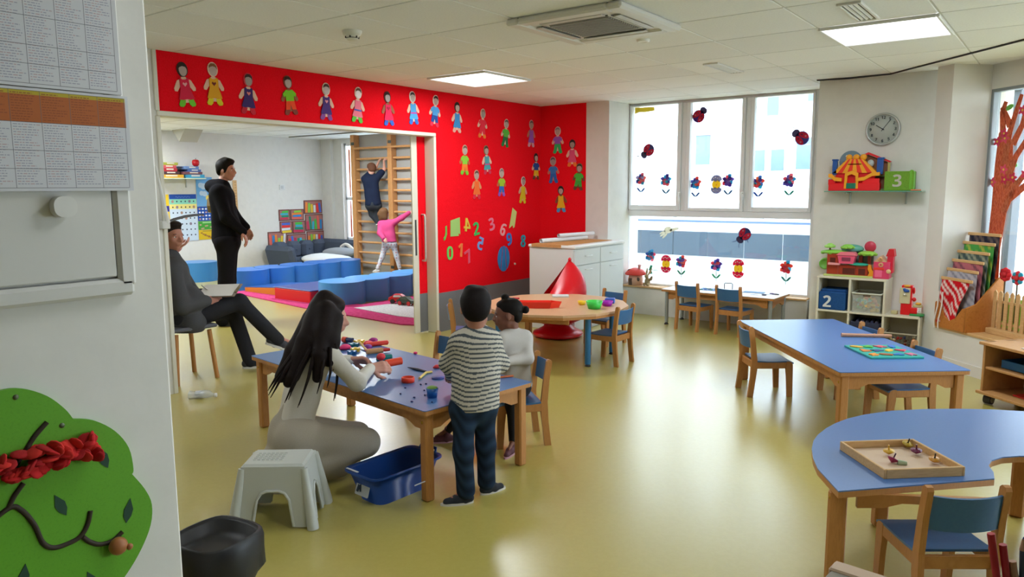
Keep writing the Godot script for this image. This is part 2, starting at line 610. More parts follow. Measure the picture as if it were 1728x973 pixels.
	k.lathe([Vector2(0.0375, -0.047), Vector2(0.0385, -0.04)], 28)
	for q in 6:
		k.box(V(cos(q * TAU / 6) * 0.04, -0.04, sin(q * TAU / 6) * 0.04), V(0.008, 0.012, 0.008))
	part(sd, "vent_slot", k, mat("#3f3d3a", 0.8))
	# small round ceiling spot
	var sp := thing("ceiling_spot", "small round white disc set in the ceiling", "ceiling disc", V(-2.41, HC, -4.715))
	k = mb()
	k.lathe([Vector2(0, -0.012), Vector2(0.025, -0.012), Vector2(0.028, -0.016), Vector2(0.042, -0.012), Vector2(0.045, 0)], 24)
	part(sp, "ring", k, mat("#f0efe9", 0.4))
	# slot vents
	for a in [[-2.42, -6.21, 0.6, "slotted white air vent in ceiling near the windows"], [-1.055, -4.72, 0.5, "slotted white air vent in ceiling beside the lit panel"]]:
		var vt := thing("air_vent", a[3], "air vent", V(a[0], HC, a[1]), 0, "ceiling slot vents")
		k = mb()
		for s in [-1.0, 1.0]:
			k.box(V(s * 0.055, -0.006, 0), V(0.018, 0.014, a[2]), 0.003)
			k.box(V(0, -0.006, s * (a[2] / 2 - 0.009)), V(0.1, 0.014, 0.018), 0.003)
		part(vt, "frame", k, white)
		part(vt, "duct", bx(V(0, -0.001, 0), V(0.09, 0.004, a[2] - 0.03)), mat("#55534e", 0.9))
		for i in 3:
			k = mb(TR(V(-0.026 + 0.026 * i, -0.006, 0), 0, 0, 0.6))
			k.box(Vector3.ZERO, V(0.018, 0.002, a[2] - 0.034))
			part(vt, "slat", k, white)
	# black cable along the ceiling edge
	k = mb()
	k.tube([V(-2.0, 2.505, -7.45), V(-1.72, 2.50, -7.47), V(-1.37, 2.505, -7.45), V(-1.19, 2.505, -7.24), V(-0.35, 2.505, -6.31), V(0.8, 2.505, -5.15), V(2.2, 2.505, -3.9)], 0.008, 8)
	solo("ceiling_cable", k, mat("#2a2a33", 0.6), "black cable running along the ceiling edge at the bay wall", "cable")

func build_windows():
	var pvc := mat("#eef0f2", 0.35)
	var gl := glass()
	# big window: frame members and panes
	var w := struct("window_1")
	var zf := -8.2
	var P := [[-4.31, -3.72, 1.31, 2.475], [-3.562, -2.967, 1.285, 2.475], [-2.825, -2.226, 1.30, 2.475]]
	part(w, "frame", bb(V(-4.40, 0.33, zf - 0.08), V(-4.34, 2.51, zf), 0.004), pvc)
	part(w, "frame", bb(V(-2.20, 0.33, zf - 0.08), V(-2.15, 2.51, zf), 0.004), pvc)
	part(w, "frame", bb(V(-4.34, 2.485, zf - 0.08), V(-2.20, 2.51, zf), 0.004), pvc)
	part(w, "frame", bb(V(-4.34, 0.33, zf - 0.08), V(-2.20, 0.37, zf), 0.004), pvc)
	part(w, "transom", bb(V(-4.34, 1.175, zf - 0.08), V(-2.20, 1.25, zf), 0.004), pvc)
	for x in [-3.641, -2.896]:
		part(w, "mullion", bb(V(x - 0.03, 1.25, zf - 0.08), V(x + 0.03, 2.485, zf), 0.004), pvc)
	for i in 3:
		var p: Array = P[i]
		var xl: float = [-4.34, -3.611, -2.866][i]
		var xr: float = [-3.671, -2.926, -2.20][i]
		var sash := mb()
		sash.box(V((xl + p[0]) / 2, (1.25 + 2.485) / 2, zf - 0.01), V(p[0] - xl, 1.235, 0.07), 0.006)
		sash.box(V((xr + p[1]) / 2, (1.25 + 2.485) / 2, zf - 0.01), V(xr - p[1], 1.235, 0.07), 0.006)
		sash.box(V((p[0] + p[1]) / 2, 2.48, zf - 0.01), V(p[1] - p[0], 0.012, 0.07), 0.004)
		sash.box(V((p[0] + p[1]) / 2, (1.25 + p[2]) / 2, zf - 0.01), V(p[1] - p[0], p[2] - 1.25, 0.07), 0.006)
		part(w, "sash", sash, pvc)
		part(w, "pane", bb(V(p[0], p[2], zf - 0.045), V(p[1], 2.475, zf - 0.04)), gl)
		if i < 2:
			var h := mb()
			h.box(V(xr + 0.0, 1.44, zf + 0.032), V(0.026, 0.06, 0.012), 0.004)
			h.tube([V(xr, 1.455, zf + 0.04), V(xr, 1.455, zf + 0.06), V(xr, 1.44, zf + 0.066), V(xr, 1.36, zf + 0.066)], 0.008, 8)
			part(w, "handle", h, mat("#f2f4f4", 0.3))
	part(w, "pane", bb(V(-4.34, 0.37, zf - 0.045), V(-2.20, 1.175, zf - 0.04)), gl)
	part(w, "sill", bb(V(-4.345, 0.325, zf), V(-2.165, 0.345, -8.05), 0.004), woodlight())
	# bay windows
	var A := Vector2(-0.99, -7.33)
	var u := Vector2(0.722, 0.692)
	var out := Vector2(0.692, -0.722)
	var bwn := struct("window_2")
	var Tb := Transform3D(Basis(Vector3(u.x, 0, u.y), Vector3.UP, Vector3(-out.x, 0, -out.y)), V(A.x + out.x * 0.36, 0, A.y + out.y * 0.36))
	var alu := mat("#8d959a", 0.4, 0.5, 0.3)
	var xs := [0.185, 1.19, 2.19, 3.19, 4.19, 5.19]
	for i in 5:
		var k := mb(Tb)
		k.box(V((xs[i] + xs[i + 1]) / 2, 1.33, -0.055), V(xs[i + 1] - xs[i] - 0.05, 1.93, 0.006))
		part(bwn, "pane", k, gl)
	for x in xs:
		var k := mb(Tb)
		k.box(V(x, 1.33, -0.04), V(0.05, 1.97, 0.07), 0.004)
		part(bwn, "mullion", k, alu)
	for y in [0.345, 2.30]:
		var k := mb(Tb)
		k.box(V(2.7, y, -0.04), V(5.0, 0.03, 0.07), 0.004)
		part(bwn, "frame", k, alu)
	var ks := mb(Tb)
	ks.box(V(2.7, 0.33, 0.165), V(5.03, 0.022, 0.41), 0.005)
	part(bwn, "sill", ks, woodlight())
	# play room window
	var w3 := struct("window_3")
	for x in [-11.74, -11.02, -10.0, -9.0, -8.02]:
		part(w3, "frame", bb(V(x - 0.03, 0.5, -10.2), V(x + 0.03, 2.42, -10.12), 0.004), pvc)
	for y in [0.52, 1.33, 2.40]:
		part(w3, "frame", bb(V(-11.75, y - 0.03, -10.2), V(-8.0, y + 0.03, -10.12), 0.004), pvc)
	for i in 4:
		var xx := [-11.71, -11.05, -10.97, -10.03, -9.97, -9.03, -8.97, -8.05]
		part(w3, "pane", bb(V(xx[i * 2], 1.36, -10.165), V(xx[i * 2 + 1], 2.37, -10.16)), gl)
		part(w3, "pane", bb(V(xx[i * 2], 0.55, -10.165), V(xx[i * 2 + 1], 1.30, -10.16)), gl)

func build_outside():
	# street, fence and houses seen through the panes
	var gr := struct("ground_outside")
	part(gr, "paving", bb(V(-40, -0.5, -45), V(30, -0.35, -8.5)), mat("#c9c7c2", 0.9))
	var o := thing("street_house", "pale rendered house across the street behind the big window", "house", V(-6, -0.35, -20))
	var wall := mat("#eceae4", 0.9)
	part(o, "wall", bx(V(0, 5.5, -2), V(34, 11, 4)), wall)
	part(o, "plinth", bx(V(0, 0.5, 0.03), V(34, 1.0, 0.08)), mat("#cfccc6", 0.9))
	part(o, "string_course", bx(V(0, 3.35, 0.04), V(34, 0.12, 0.12)), mat("#dcd9d2", 0.9))
	var frame := mat("#f4f4f2", 0.5)
	var pane := mat("#5d7290", 0.15)
	for q in [[-2.3, 2.95, 0.42, 0.95], [-0.42, 4.0, 0.3, 0.6], [-0.75, 2.55, 0.34, 0.55], [-0.25, 2.55, 0.34, 0.55], [0.4, 2.7, 0.36, 0.8], [0.85, 2.7, 0.36, 0.8], [0.6, 4.3, 0.3, 0.6], [1.05, 4.3, 0.3, 0.6], [-5.2, 2.9, 0.5, 1.0], [3.0, 2.9, 0.5, 1.0], [3.6, 2.9, 0.5, 1.0]]:
		var wf := part(o, "window", bx(V(q[0], q[1], 0.02), V(q[2] + 0.1, q[3] + 0.1, 0.06)), frame)
		part(wf, "pane", bx(V(q[0], q[1] + 0.01, 0.052), V(q[2], q[3], 0.012)), pane)
	part(o, "roof", bx(V(0, 11.1, -1.9), V(34.6, 0.3, 4.8)), mat("#8a6a5c", 0.8))
	# blue-grey boarded fence across the lower pane
	var f := thing("street_fence", "blue-grey hoarding across the street below the white band", "fence", V(-5.3, -0.35, -11.6))
	for i in 10:
		part(f, "board", bx(V(-2.7 + 0.6 * i, 0.95, 0), V(0.59, 0.40, 0.03), 0.003), mat("#3c5263", 0.5))
	part(f, "cap_rail", bx(V(0, 1.26, 0), V(6.0, 0.22, 0.03)), mat("#e8eaec", 0.6))
	part(f, "stripe", bx(V(0, 1.32, 0.018), V(6.0, 0.03, 0.006)), mat("#5c78ad", 0.6))
	part(f, "kick_rail", bx(V(0, 0.4, 0), V(6.0, 0.7, 0.03)), mat("#e6e7e6", 0.7))
	for i in 5:
		part(f, "post", bx(V(-2.9 + 1.45 * i, 0.7, -0.04), V(0.06, 1.4, 0.05)), mat("#8e9499", 0.5))
	# grey house close to the bay windows
	var g := thing("grey_house", "grey rendered house corner right outside the bay window", "house", V(-1.42, -0.35, -11.3))
	part(g, "wall", bx(V(0, 3.4, 0), V(1.72, 6.8, 1.6)), mat("#3f4447", 0.9))
	part(g, "roof", bx(V(0, 6.9, 0), V(2.0, 0.2, 1.9)), mat("#6d6a68", 0.8))
	part(g, "string_course", bx(V(0, 3.0, 0.81), V(1.74, 0.1, 0.04)), mat("#4a5053", 0.9))
	# bare shrub in front of the hoarding, its blossom behind the left pane
	var sh := thing("bare_shrub", "thin bare shrub with small blossoms outside the left pane", "shrub", V(-5.9, -0.35, -10.8))
	var rng := RandomNumberGenerator.new()
	rng.seed = 5
	var k := mb()
	var kb := mb()
	for i in 26:
		var a := rng.randf() * TAU
		var top := V(cos(a) * rng.randf_range(0.1, 0.35), rng.randf_range(1.9, 2.45), sin(a) * 0.25)
		var mid := V(top.x * 0.35, 1.2, top.z * 0.35)
		k.tube([V(0, 0, 0), mid, top], [0.014, 0.009, 0.003], 5)
		kb.ball(top, V(0.02, 0.02, 0.02), 6)
	part(sh, "twig", k, mat("#6e655c", 0.9))
	part(sh, "blossom", kb, mat("#d9c2b4", 0.9))

# ---------- furniture
var blue_lam: StandardMaterial3D
var seat_blue: StandardMaterial3D
func chair(label: String, at: Vector3, ry: float, lo := false) -> Node3D:
	# origin on the floor under the seat centre, looking along -Z
	var o := thing("nursery_chair", label, "chair", at, ry, "small beech chairs with blue seats")
	var w := woody()
	var hs := 0.27
	for s in [-1.0, 1.0]:
		var x: float = s * 0.13
		# rear leg and back post: one curved board
		var k := mb(Transform3D(Basis(Vector3(0, 0, 1), Vector3.UP, Vector3(-1, 0, 0)), V(x + 0.011, 0, 0)))
		k.prism(poly([0.135, 0, 0.175, 0, 0.158, 0.14, 0.152, 0.27, 0.163, 0.40, 0.180, 0.505, 0.174, 0.518, 0.158, 0.522, 0.146, 0.512, 0.128, 0.40, 0.112, 0.27, 0.112, 0.20, 0.122, 0.12]), 0, 0.022)
		part(o, "leg", k, w)
		# front leg with a rounded shoulder
		k = mb(Transform3D(Basis(Vector3(0, 0, 1), Vector3.UP, Vector3(-1, 0, 0)), V(x + 0.011, 0, 0)))
		k.prism(poly([-0.155, 0, -0.118, 0, -0.108, 0.15, -0.102, 0.195, -0.102, 0.262, -0.125, 0.262, -0.14, 0.256, -0.148, 0.242, -0.15, 0.22]), 0, 0.022)
		part(o, "leg", k, w)
		part(o, "side_rail", bx(V(x, 0.236, 0.006), V(0.02, 0.05, 0.22), 0.004), wood())
	part(o, "back_rail", bx(V(0, 0.232, 0.130), V(0.24, 0.05, 0.016), 0.003), wood())
	part(o, "front_rail", bx(V(0, 0.232, -0.128), V(0.24, 0.045, 0.016), 0.003), wood())
	var st := mb(TR(V(0, 0, 0)))
	# seat: slightly dished board curling down at the front edge
	var sp := PackedVector2Array()
	for i in 9:
		var t := i / 8.0
		sp.append(Vector2(0.115 - 0.27 * t, hs - 0.006 * sin(PI * t) - 0.016 * pow(max(0.0, t - 0.8) / 0.2, 2.0)))
	for i in 9:
		var q := sp[8 - i]
		sp.append(q + Vector2(0, -0.009))
	st.T = Transform3D(Basis(Vector3(0, 0, 1), Vector3.UP, Vector3(-1, 0, 0)), V(0.14, 0, 0))
	st.prism(sp, 0, 0.28, true)
	part(o, "seat", st, seat_blue)
	# backrest: curved panel between the posts
	var bk := mb()
	var bp := PackedVector2Array()
	for i in 9:
		var t := -1.0 + i / 4.0
		bp.append(Vector2(t * 0.12, 0.150 + 0.024 * (1.0 - t * t)))
	for i in 9:
		var q := bp[8 - i]
		bp.append(q + Vector2(0, -0.009))
	bk.T = TR(V(0, 0, -0.045), 0, 0.13)
	slab(bk, bp, 0.385, 0.51, true)
	part(o, "backrest", bk, seat_blue)
	return o

# four-legged table: hw, hd half sizes; origin on the floor at the centre
func rect_table(label: String, at: Vector3, ry: float, hw: float, hd: float, h: float, top_m: Material, legs := "wood") -> Node3D:
	var o := thing("nursery_table", label, "table", at, ry)
	var k := mb()
	slab(k, rrect(hw * 2, hd * 2, 0.012, 3), h - 0.004, h)
	part(o, "tabletop", k, top_m)
	k = mb()
	slab(k, rrect(hw * 2 - 0.002, hd * 2 - 0.002, 0.012, 3), h - 0.026, h - 0.004)
	part(o, "wood_edging", k, wood())
	var lw := 0.052
	for sx in [-1.0, 1.0]:
		for sz in [-1.0, 1.0]:
			if legs == "wood":
				part(o, "leg", bb(V(sx * (hw - 0.02), 0, sz * (hd - 0.02)), V(sx * (hw - 0.02 - lw), h - 0.026, sz * (hd - 0.02 - lw)), 0.008), woody())
			else:
				k = mb()
				k.cyl(V(sx * (hw - 0.05), 0.025, sz * (hd - 0.05)), V(sx * (hw - 0.05), h - 0.026, sz * (hd - 0.05)), 0.02, 14)
				var lg := part(o, "leg", k, mat("#a5abad", 0.35, 0.5, 0.5))
				k = mb()
				k.lathe([Vector2(0, 0), Vector2(0.024, 0), Vector2(0.024, 0.008), Vector2(0.012, 0.02), Vector2(0.012, 0.03)], 14)
				k.v = Transform3D(Basis.IDENTITY, V(sx * (hw - 0.05), 0, sz * (hd - 0.05))) * k.v
				part(lg, "foot", k, mat("#2c2c2e", 0.5))
	# aprons with shaped lower edge
	for s in [-1.0, 1.0]:
		for ax in 2:
			var L: float = (hw if ax == 0 else hd) - 0.075
			var off: float = (hd if ax == 0 else hw) - 0.045
			var pts := poly([-L, 0, L, 0, L, -0.085, L - 0.05, -0.085, L - 0.085, -0.068, L - 0.12, -0.056, -L + 0.12, -0.056, -L + 0.085, -0.068, -L + 0.05, -0.085, -L, -0.085])
			k = mb()
			if ax == 0:
				k.T = TR(V(0, h - 0.026, s * off - 0.009))
			else:
				k.T = TR(V(s * off - 0.009, h - 0.026, 0), PI / 2)
			k.prism(pts, 0, 0.018)
			part(o, "apron", k, wood())
	if legs == "wood":
		for sx in [-1.0, 1.0]:
			k = mb()
			k.ball(V(sx * (hw - 0.05), h - 0.07, hd - 0.019), V(0.009, 0.009, 0.004), 10)
			part(o, "bolt", k, mat("#b58a35", 0.3, 0.5, 0.9))
	return o

func build_furniture():
	blue_lam = grain("bluelam", 0.08, ["#4a73ad", "#5079b3", "#4d76b0"], V(3, 3, 3), 0.3, 0.5)
	seat_blue = grain("seatblue", 0.08, ["#30608f", "#366896"], V(3, 3, 3), 0.38, 0.5)
	# tables
	rect_table("blue-topped beech table strewn with play dough", V(-3.21, 0, -2.985), deg_to_rad(-7.5), 0.875, 0.375, 0.47, blue_lam)
	rect_table("long blue-topped beech table holding the green puzzle board", V(-1.225, 0, -5.34), deg_to_rad(-51.0), 0.85, 0.385, 0.47, blue_lam)
	rect_table("low white-topped table with metal legs under the big window", V(-2.96, 0, -7.80), deg_to_rad(-2.0), 0.63, 0.245, 0.40, mat("#e8e6de", 0.35), "metal")
	# round table: straight-sided disc on blue and wooden legs
	var rt := thing("round_table", "round light wood table with blue legs by the red wall", "table", V(-3.72, 0, -5.64))
	var k := mb()
	slab(k, circle(0.66, 14), 0.45, 0.47)
	part(rt, "tabletop", k, grain("rtop", 0.05, ["#c69b73", "#cfa67f", "#c9a078"], V(2, 2, 2), 0.35, 0.45))
	k = mb()
	slab(k, circle(0.655, 14), 0.428, 0.45)
	part(rt, "wood_edging", k, wood())
	for p in [[0.49, 0.245, 1], [-0.28, 0.50, 1], [0.27, -0.12, 0], [-0.45, -0.2, 0], [0.42, -0.30, 1]]:
		k = mb()
		if p[2] == 1:
			k.cyl(V(p[0], 0.02, p[1]), V(p[0], 0.428, p[1]), 0.026, 16)
			var lg := part(rt, "leg", k, mat("#2b6f9f", 0.4), "blue tube leg")
			k = mb()
			k.T = TR(V(p[0], 0, p[1]))
			k.lathe([Vector2(0, 0), Vector2(0.026, 0), Vector2(0.026, 0.008), Vector2(0.014, 0.022)], 14)
			part(lg, "foot", k, mat("#2c2c2e", 0.5))
		else:
			k.box(V(p[0], 0.214, p[1]), V(0.055, 0.428, 0.055), 0.006)
			part(rt, "leg", k, woody(), "square wooden leg")
	k = mb(TR(V(0.18, 0.405, 0.5), 0.25))
	k.box(Vector3.ZERO, V(0.5, 0.045, 0.018), 0.003)
	part(rt, "apron", k, wood())
	# crescent table near the camera
	var tt := thing("crescent_table", "blue crescent-shaped beech table holding the wooden tray", "table", V(-0.06, 0, -3.05))
	var R := 0.78
	var outl := PackedVector2Array()
	var inn := PackedVector2Array()
	# arc centre at local (0.05,-0.27); turned so that the cut-out opens towards the far right
	for q in [[-0.516, 0.39], [-0.575, 0.30], [-0.631, 0.213], [-0.675, 0.11], [-0.71, 0.0], [-0.73, -0.1], [-0.736, -0.19], [-0.73, -0.30], [-0.715, -0.40], [-0.688, -0.50], [-0.64, -0.61], [-0.55, -0.75], [-0.43, -0.87], [-0.30, -0.97], [-0.17, -1.05], [-0.03, -1.11], [0.12, -1.14], [0.28, -1.14], [0.43, -1.11], [0.57, -1.05], [0.70, -0.96], [0.81, -0.84], [0.89, -0.70], [0.93, -0.55], [0.94, -0.42], [0.44, -0.36]]:
		outl.append(Vector2(q[0], q[1]))
	for i in 11:
		var a := deg_to_rad(-28.0 - i * 17.5)
		outl.append(Vector2(0.16 + 0.28 * cos(a), -0.22 + 0.23 * sin(a)))
	outl.append(Vector2(-0.09, -0.06))
	k = mb()
	slab(k, outl, 0.465, 0.47)
	part(tt, "tabletop", k, blue_lam)
	k = mb()
	slab(k, outl, 0.443, 0.465, true)
	part(tt, "wood_edging", k, wood())
	for p in [[-0.535, 0.305, 0.12], [-0.53, -0.50, 0.7], [0.20, -0.62, 0.0], [-0.04, -0.98, 0.0], [0.62, -0.62, 0.0]]:
		k = mb(TR(V(p[0], 0.2215, p[1]), p[2]))
		k.box(Vector3.ZERO, V(0.062, 0.443, 0.05), 0.009)
		part(tt, "leg", k, woody())
	k = mb(TR(V(-0.30, 0.425, 0.20), 0.52))
	k.prism(poly([-0.2, 0.018, 0.24, 0.018, 0.24, -0.012, -0.05, -0.012, -0.11, -0.03, -0.2, -0.035]), -0.009, 0.009)
	part(tt, "apron", k, wood())
	k = mb()
	k.ball(V(-0.555, 0.415, 0.325), V(0.008, 0.008, 0.008), 10)
	part(tt, "bolt", k, mat("#b58a35", 0.3, 0.5, 0.9))
	# chairs
	chair("blue-seated beech chair in front of the crescent table", V(-0.306, 0, -2.965), deg_to_rad(36))
	chair("blue-seated beech chair on the open left side of the long blue table", V(-1.74, 0, -5.47), deg_to_rad(-51.5))
	chair("blue-seated beech chair tucked under the near right of the long blue table", V(-0.80, 0, -5.22), deg_to_rad(130))
	chair("blue-seated beech chair tucked under the far right of the long blue table", V(-1.23, 0, -5.75), deg_to_rad(130))
	chair("blue-seated beech chair on the right of the round table, back to the viewer", V(-3.17, 0, -5.655), deg_to_rad(88))
	chair("blue-seated beech chair behind the round table near the white cabinet", V(-3.60, 0, -6.33), deg_to_rad(172))
	chair("blue-seated beech chair left of the round table behind the boy", V(-4.28, 0, -5.06), deg_to_rad(-50))
	chair("blue-seated beech chair at the window table, nearer the red wall", V(-3.19, 0, -7.56), deg_to_rad(-9))
	chair("blue-seated beech chair at the window table, nearer the shelves", V(-2.735, 0, -7.53), deg_to_rad(-6))
	chair("empty blue-seated beech chair behind the play dough table", V(-3.44, 0, -3.67), deg_to_rad(170))
	chair("blue-seated beech chair on which the girl sits", V(-2.60, 0, -3.52), deg_to_rad(140))
	# white cabinet with drawers
	var cb := thing("white_cabinet", "white cabinet with two drawers and doors beside the red wall", "cabinet", V(-4.41, 0, -7.14))
	var lam := mat("#d5d9d6", 0.45)
	part(cb, "body", bb(V(-0.29, 0.0, -0.54), V(0.27, 0.885, 0.54), 0.004), lam)
	part(cb, "worktop", bb(V(-0.30, 0.885, -0.55), V(0.30, 0.918, 0.55), 0.008), mat("#e6e6e2", 0.4))
	for i in 2:
		var zc: float = 0.268 - 0.536 * i
		var dr := part(cb, "drawer", bx(V(0.279, 0.79, zc), V(0.018, 0.165, 0.526), 0.003), lam)
		var h := mb()
		h.tube([V(0.288, 0.80, zc - 0.06), V(0.312, 0.80, zc - 0.055), V(0.312, 0.80, zc + 0.055), V(0.288, 0.80, zc + 0.06)], 0.006, 8)
		part(dr, "handle", h, mat("#eceeee", 0.3))
		var dd := part(cb, "door", bx(V(0.279, 0.36, zc), V(0.018, 0.68, 0.526), 0.003), lam)
		h = mb()
		h.tube([V(0.288, 0.655, zc - 0.06), V(0.312, 0.655, zc - 0.055), V(0.312, 0.655, zc + 0.055), V(0.288, 0.655, zc + 0.06)], 0.006, 8)
		part(dd, "handle", h, mat("#eceeee", 0.3))
	# brown paper spread on the worktop, hanging over its left edge
	k = mb()
	var pr := poly([-0.24, 0.004, 0.20, 0.004, 0.20, 0.0, -0.24, 0.0])
	k.T = TR(V(-4.45, 0.918, -7.17))
	k.box(V(0, 0.003, 0), V(0.46, 0.004, 0.80), 0.001)
	k.box(V(0.0, 0.003, 0.47), V(0.46, 0.004, 0.16), 0.001)
	var drop := mb()
	k.box(V(-0.02, -0.010, 0.585), V(0.38, 0.03, 0.003))
	solo("brown_paper", k, grain("kraft", 0.05, ["#b98450", "#c6935f", "#a97443"], V(3, 3, 3), 0.85, 0.2), "crumpled brown paper sheet lying on the white cabinet", "paper")
	var rolls := [[V(-4.63, 0.946, -6.72), V(-4.52, 0.946, -7.50), 0.024, "rolled white poster paper at the front of cabinet top"], [V(-4.57, 0.992, -6.98), V(-4.50, 0.99, -7.62), 0.022, "second rolled white poster lying on the first roll"]]
	for r in rolls:
		k = mb()
		var a: Vector3 = r[0]
		var b: Vector3 = r[1]
		k.tube([a, a.lerp(b, 0.98), b], r[2], 18, false)
		k.tube([a, b], r[2] - 0.004, 18, false)
		solo("paper_roll", k, mat("#e6e8ea", 0.6), r[3], "paper roll", "rolled posters")
	# red spinning cone chair
	var cc := thing("cone_chair", "shiny red plastic spinning cone chair with pointed shell", "chair", V(-4.17, 0, -6.36), deg_to_rad(0))
	var redp := mat("#d10a1c", 0.28, 0.5)
	k = mb()
	k.lathe([Vector2(0, 0.0), Vector2(0.20, 0.0), Vector2(0.245, 0.012), Vector2(0.262, 0.03), Vector2(0.255, 0.05), Vector2(0.20, 0.075), Vector2(0.15, 0.105), Vector2(0.13, 0.14), Vector2(0.135, 0.17)], 40)
	part(cc, "foot_disc", k, redp)
	# shell: pointed bowl rising to one tip at the back, open to the front
	k = mb()
	var rings := 16
	var segs := 40
	for layer in 2:
		var base := k.v.size()
		var ins := 0.0 if layer == 0 else 0.010
		for i in rings + 1:
			var t := float(i) / rings
			for j in segs + 1:
				var th := TAU * j / segs
				var c := (1.0 + cos(th)) / 2.0
				var dirv := V(sin(th), 0, -cos(th))
				var p0 := dirv * 0.14 + V(0, 0.13, 0)
				var p1 := dirv * (0.40 + 0.06 * c) + V(0, 0.20 + 0.31 * c, 0)
				var p2 := V(0.27 * sin(th) * (1.0 - pow(c, 1.6)), 0.26 + 0.53 * pow(c, 1.15), lerp(0.27, -0.12, c))
				var q := p0 * (1 - t) * (1 - t) + p1 * 2.0 * t * (1 - t) + p2 * t * t
				k.vert(q - dirv * ins, dirv)
		for i in rings:
			for j in segs:
				var a := base + i * (segs + 1) + j
				k.face(a, a + 1, a + segs + 2); k.face(a, a + segs + 2, a + segs + 1)
	# true normals from the faces, outward on the outer layer, inward on the inner one
	smooth_normals(k)
	var so := part(cc, "shell", k, redp)
	so.rotation_degrees.y = -53
	k = mb()
	k.lathe([Vector2(0, 0.13), Vector2(0.15, 0.14), Vector2(0.24, 0.18), Vector2(0.285, 0.24), Vector2(0.275, 0.25), Vector2(0.22, 0.20), Vector2(0, 0.18)], 36)
	part(cc, "seat_bowl", k, redp)
	k = mb()
	k.ball(Basis(Vector3.UP, deg_to_rad(-53)) * V(0.0, 0.792, -0.12), V(0.018, 0.024, 0.018), 10)
	part(cc, "tip_knob", k, redp)
	# stepped cube shelf
	var sf := thing("cube_shelf", "cream stepped cube shelf holding toys and boxes under the clock", "shelf", V(-1.41, 0, -7.33))
	var cr := mat("#d8d2bd", 0.5)
	var xl := -0.42
	for x in [-0.42, -0.145, 0.143]:
		part(sf, "upright", bb(V(x - 0.009, 0.0, -0.155), V(x + 0.009, 0.70, 0.155), 0.002), cr)
	part(sf, "upright", bb(V(0.42, 0.0, -0.155), V(0.438, 0.395, 0.155), 0.002), cr)
	part(sf, "shelf_board", bb(V(-0.43, 0.685, -0.157), V(0.153, 0.703, 0.157), 0.002), cr)
	part(sf, "shelf_board", bb(V(-0.43, 0.377, -0.157), V(0.438, 0.395, 0.157), 0.002), cr)
	part(sf, "shelf_board", bb(V(-0.43, 0.05, -0.157), V(0.438, 0.068, 0.157), 0.002), cr)
	part(sf, "back_panel", bb(V(-0.42, 0.05, -0.162), V(0.15, 0.70, -0.154)), mat("#b9b3a2", 0.7))
	part(sf, "back_panel", bb(V(0.15, 0.05, -0.162), V(0.43, 0.395, -0.154)), mat("#b9b3a2", 0.7))
	part(sf, "kick_plate", bb(V(-0.41, 0.0, 0.12), V(0.42, 0.05, 0.13)), cr)
	# trolley on castors
	var A := Vector2(-0.99, -7.33)
	var u := Vector2(0.722, 0.692)
	var tl := thing("shelf_trolley", "plywood shelf trolley on castors beside the bay window", "trolley", V(0.06, 0, -5.91), deg_to_rad(-40))
	var ply := grain("ply", 0.04, ["#b5834f", "#c2915c", "#bb8954"], V(4, 1, 1), 0.5, 0.4)
	part(tl, "side_panel", bb(V(-0.47, 0.09, -0.17), V(-0.45, 0.44, 0.19), 0.003), ply)
	part(tl, "side_panel", bb(V(0.45, 0.09, -0.17), V(0.47, 0.44, 0.19), 0.003), ply)
	part(tl, "base_board", bb(V(-0.49, 0.072, -0.19), V(0.49, 0.092, 0.21), 0.003), ply)
	part(tl, "shelf_board", bb(V(-0.45, 0.25, -0.17), V(0.45, 0.266, 0.18), 0.003), ply)
	part(tl, "top_board", bb(V(-0.49, 0.42, -0.19), V(0.49, 0.44, 0.21), 0.003), ply)
	part(tl, "back_board", bb(V(-0.45, 0.09, -0.18), V(0.45, 0.42, -0.17), 0.003), ply)
	k = mb(TR(V(0, 0.44, -0.18)))
	k.prism(poly([-0.47, 0, 0.47, 0, 0.47, 0.10, -0.40, 0.10, -0.44, 0.085, -0.47, 0.05]), -0.009, 0.009)
	part(tl, "top_gallery", k, ply)
	for sx in [-1.0, 1.0]:
		for sz in [-1.0, 1.0]:
			k = mb(TR(V(sx * 0.43, 0.036, sz * 0.14 + 0.01), 0.3))
			k.cyl(V(-0.024, 0, 0), V(0.024, 0, 0), 0.034, 18)
			k.box(V(0, 0.03, 0), V(0.03, 0.02, 0.04), 0.003)
			var cs := part(tl, "castor", k, mat("#2d2c2d", 0.5))
			k = mb(TR(V(sx * 0.43, 0.036, sz * 0.14 + 0.01), 0.3))
			for s in [-1.0, 1.0]:
				k.cyl(V(s * 0.0235, 0, 0), V(s * 0.026, 0, 0), 0.024, 16)
			part(cs, "hub_cap", k, mat("#9a9997", 0.4))

func text(parent: Node, called: String, s: String, size: float, depth: float, m: Material, t: Transform3D) -> MeshInstance3D:
	var f := SystemFont.new()
	f.font_names = PackedStringArray(["Droid Sans"])
	f.font_weight = 700
	var tm := TextMesh.new()
	tm.font = f
	tm.font_size = 48
	tm.pixel_size = size / 36.0
	tm.depth = depth
	tm.text = s
	tm.material = m
	var o := MeshInstance3D.new()
	o.name = called
	o.mesh = tm
	o.transform = t
	parent.add_child(o, true)
	return o

func dough(label: String, x: float, z: float, r: Vector3, hex: String, called := "dough_lump", cat := "play dough"):
	var k := mb(TR(V(x, 0.47 + r.y * 0.8, z), x * 37.0))
	k.ball(Vector3.ZERO, r, 12)
	k.ball(V(r.x * 0.55, -r.y * 0.2, r.z * 0.4), r * 0.6, 10)
	k.ball(V(-r.x * 0.4, -r.y * 0.25, -r.z * 0.5), r * 0.55, 10)
	solo(called, k, mat(hex, 0.6), label, cat, "play dough lumps")

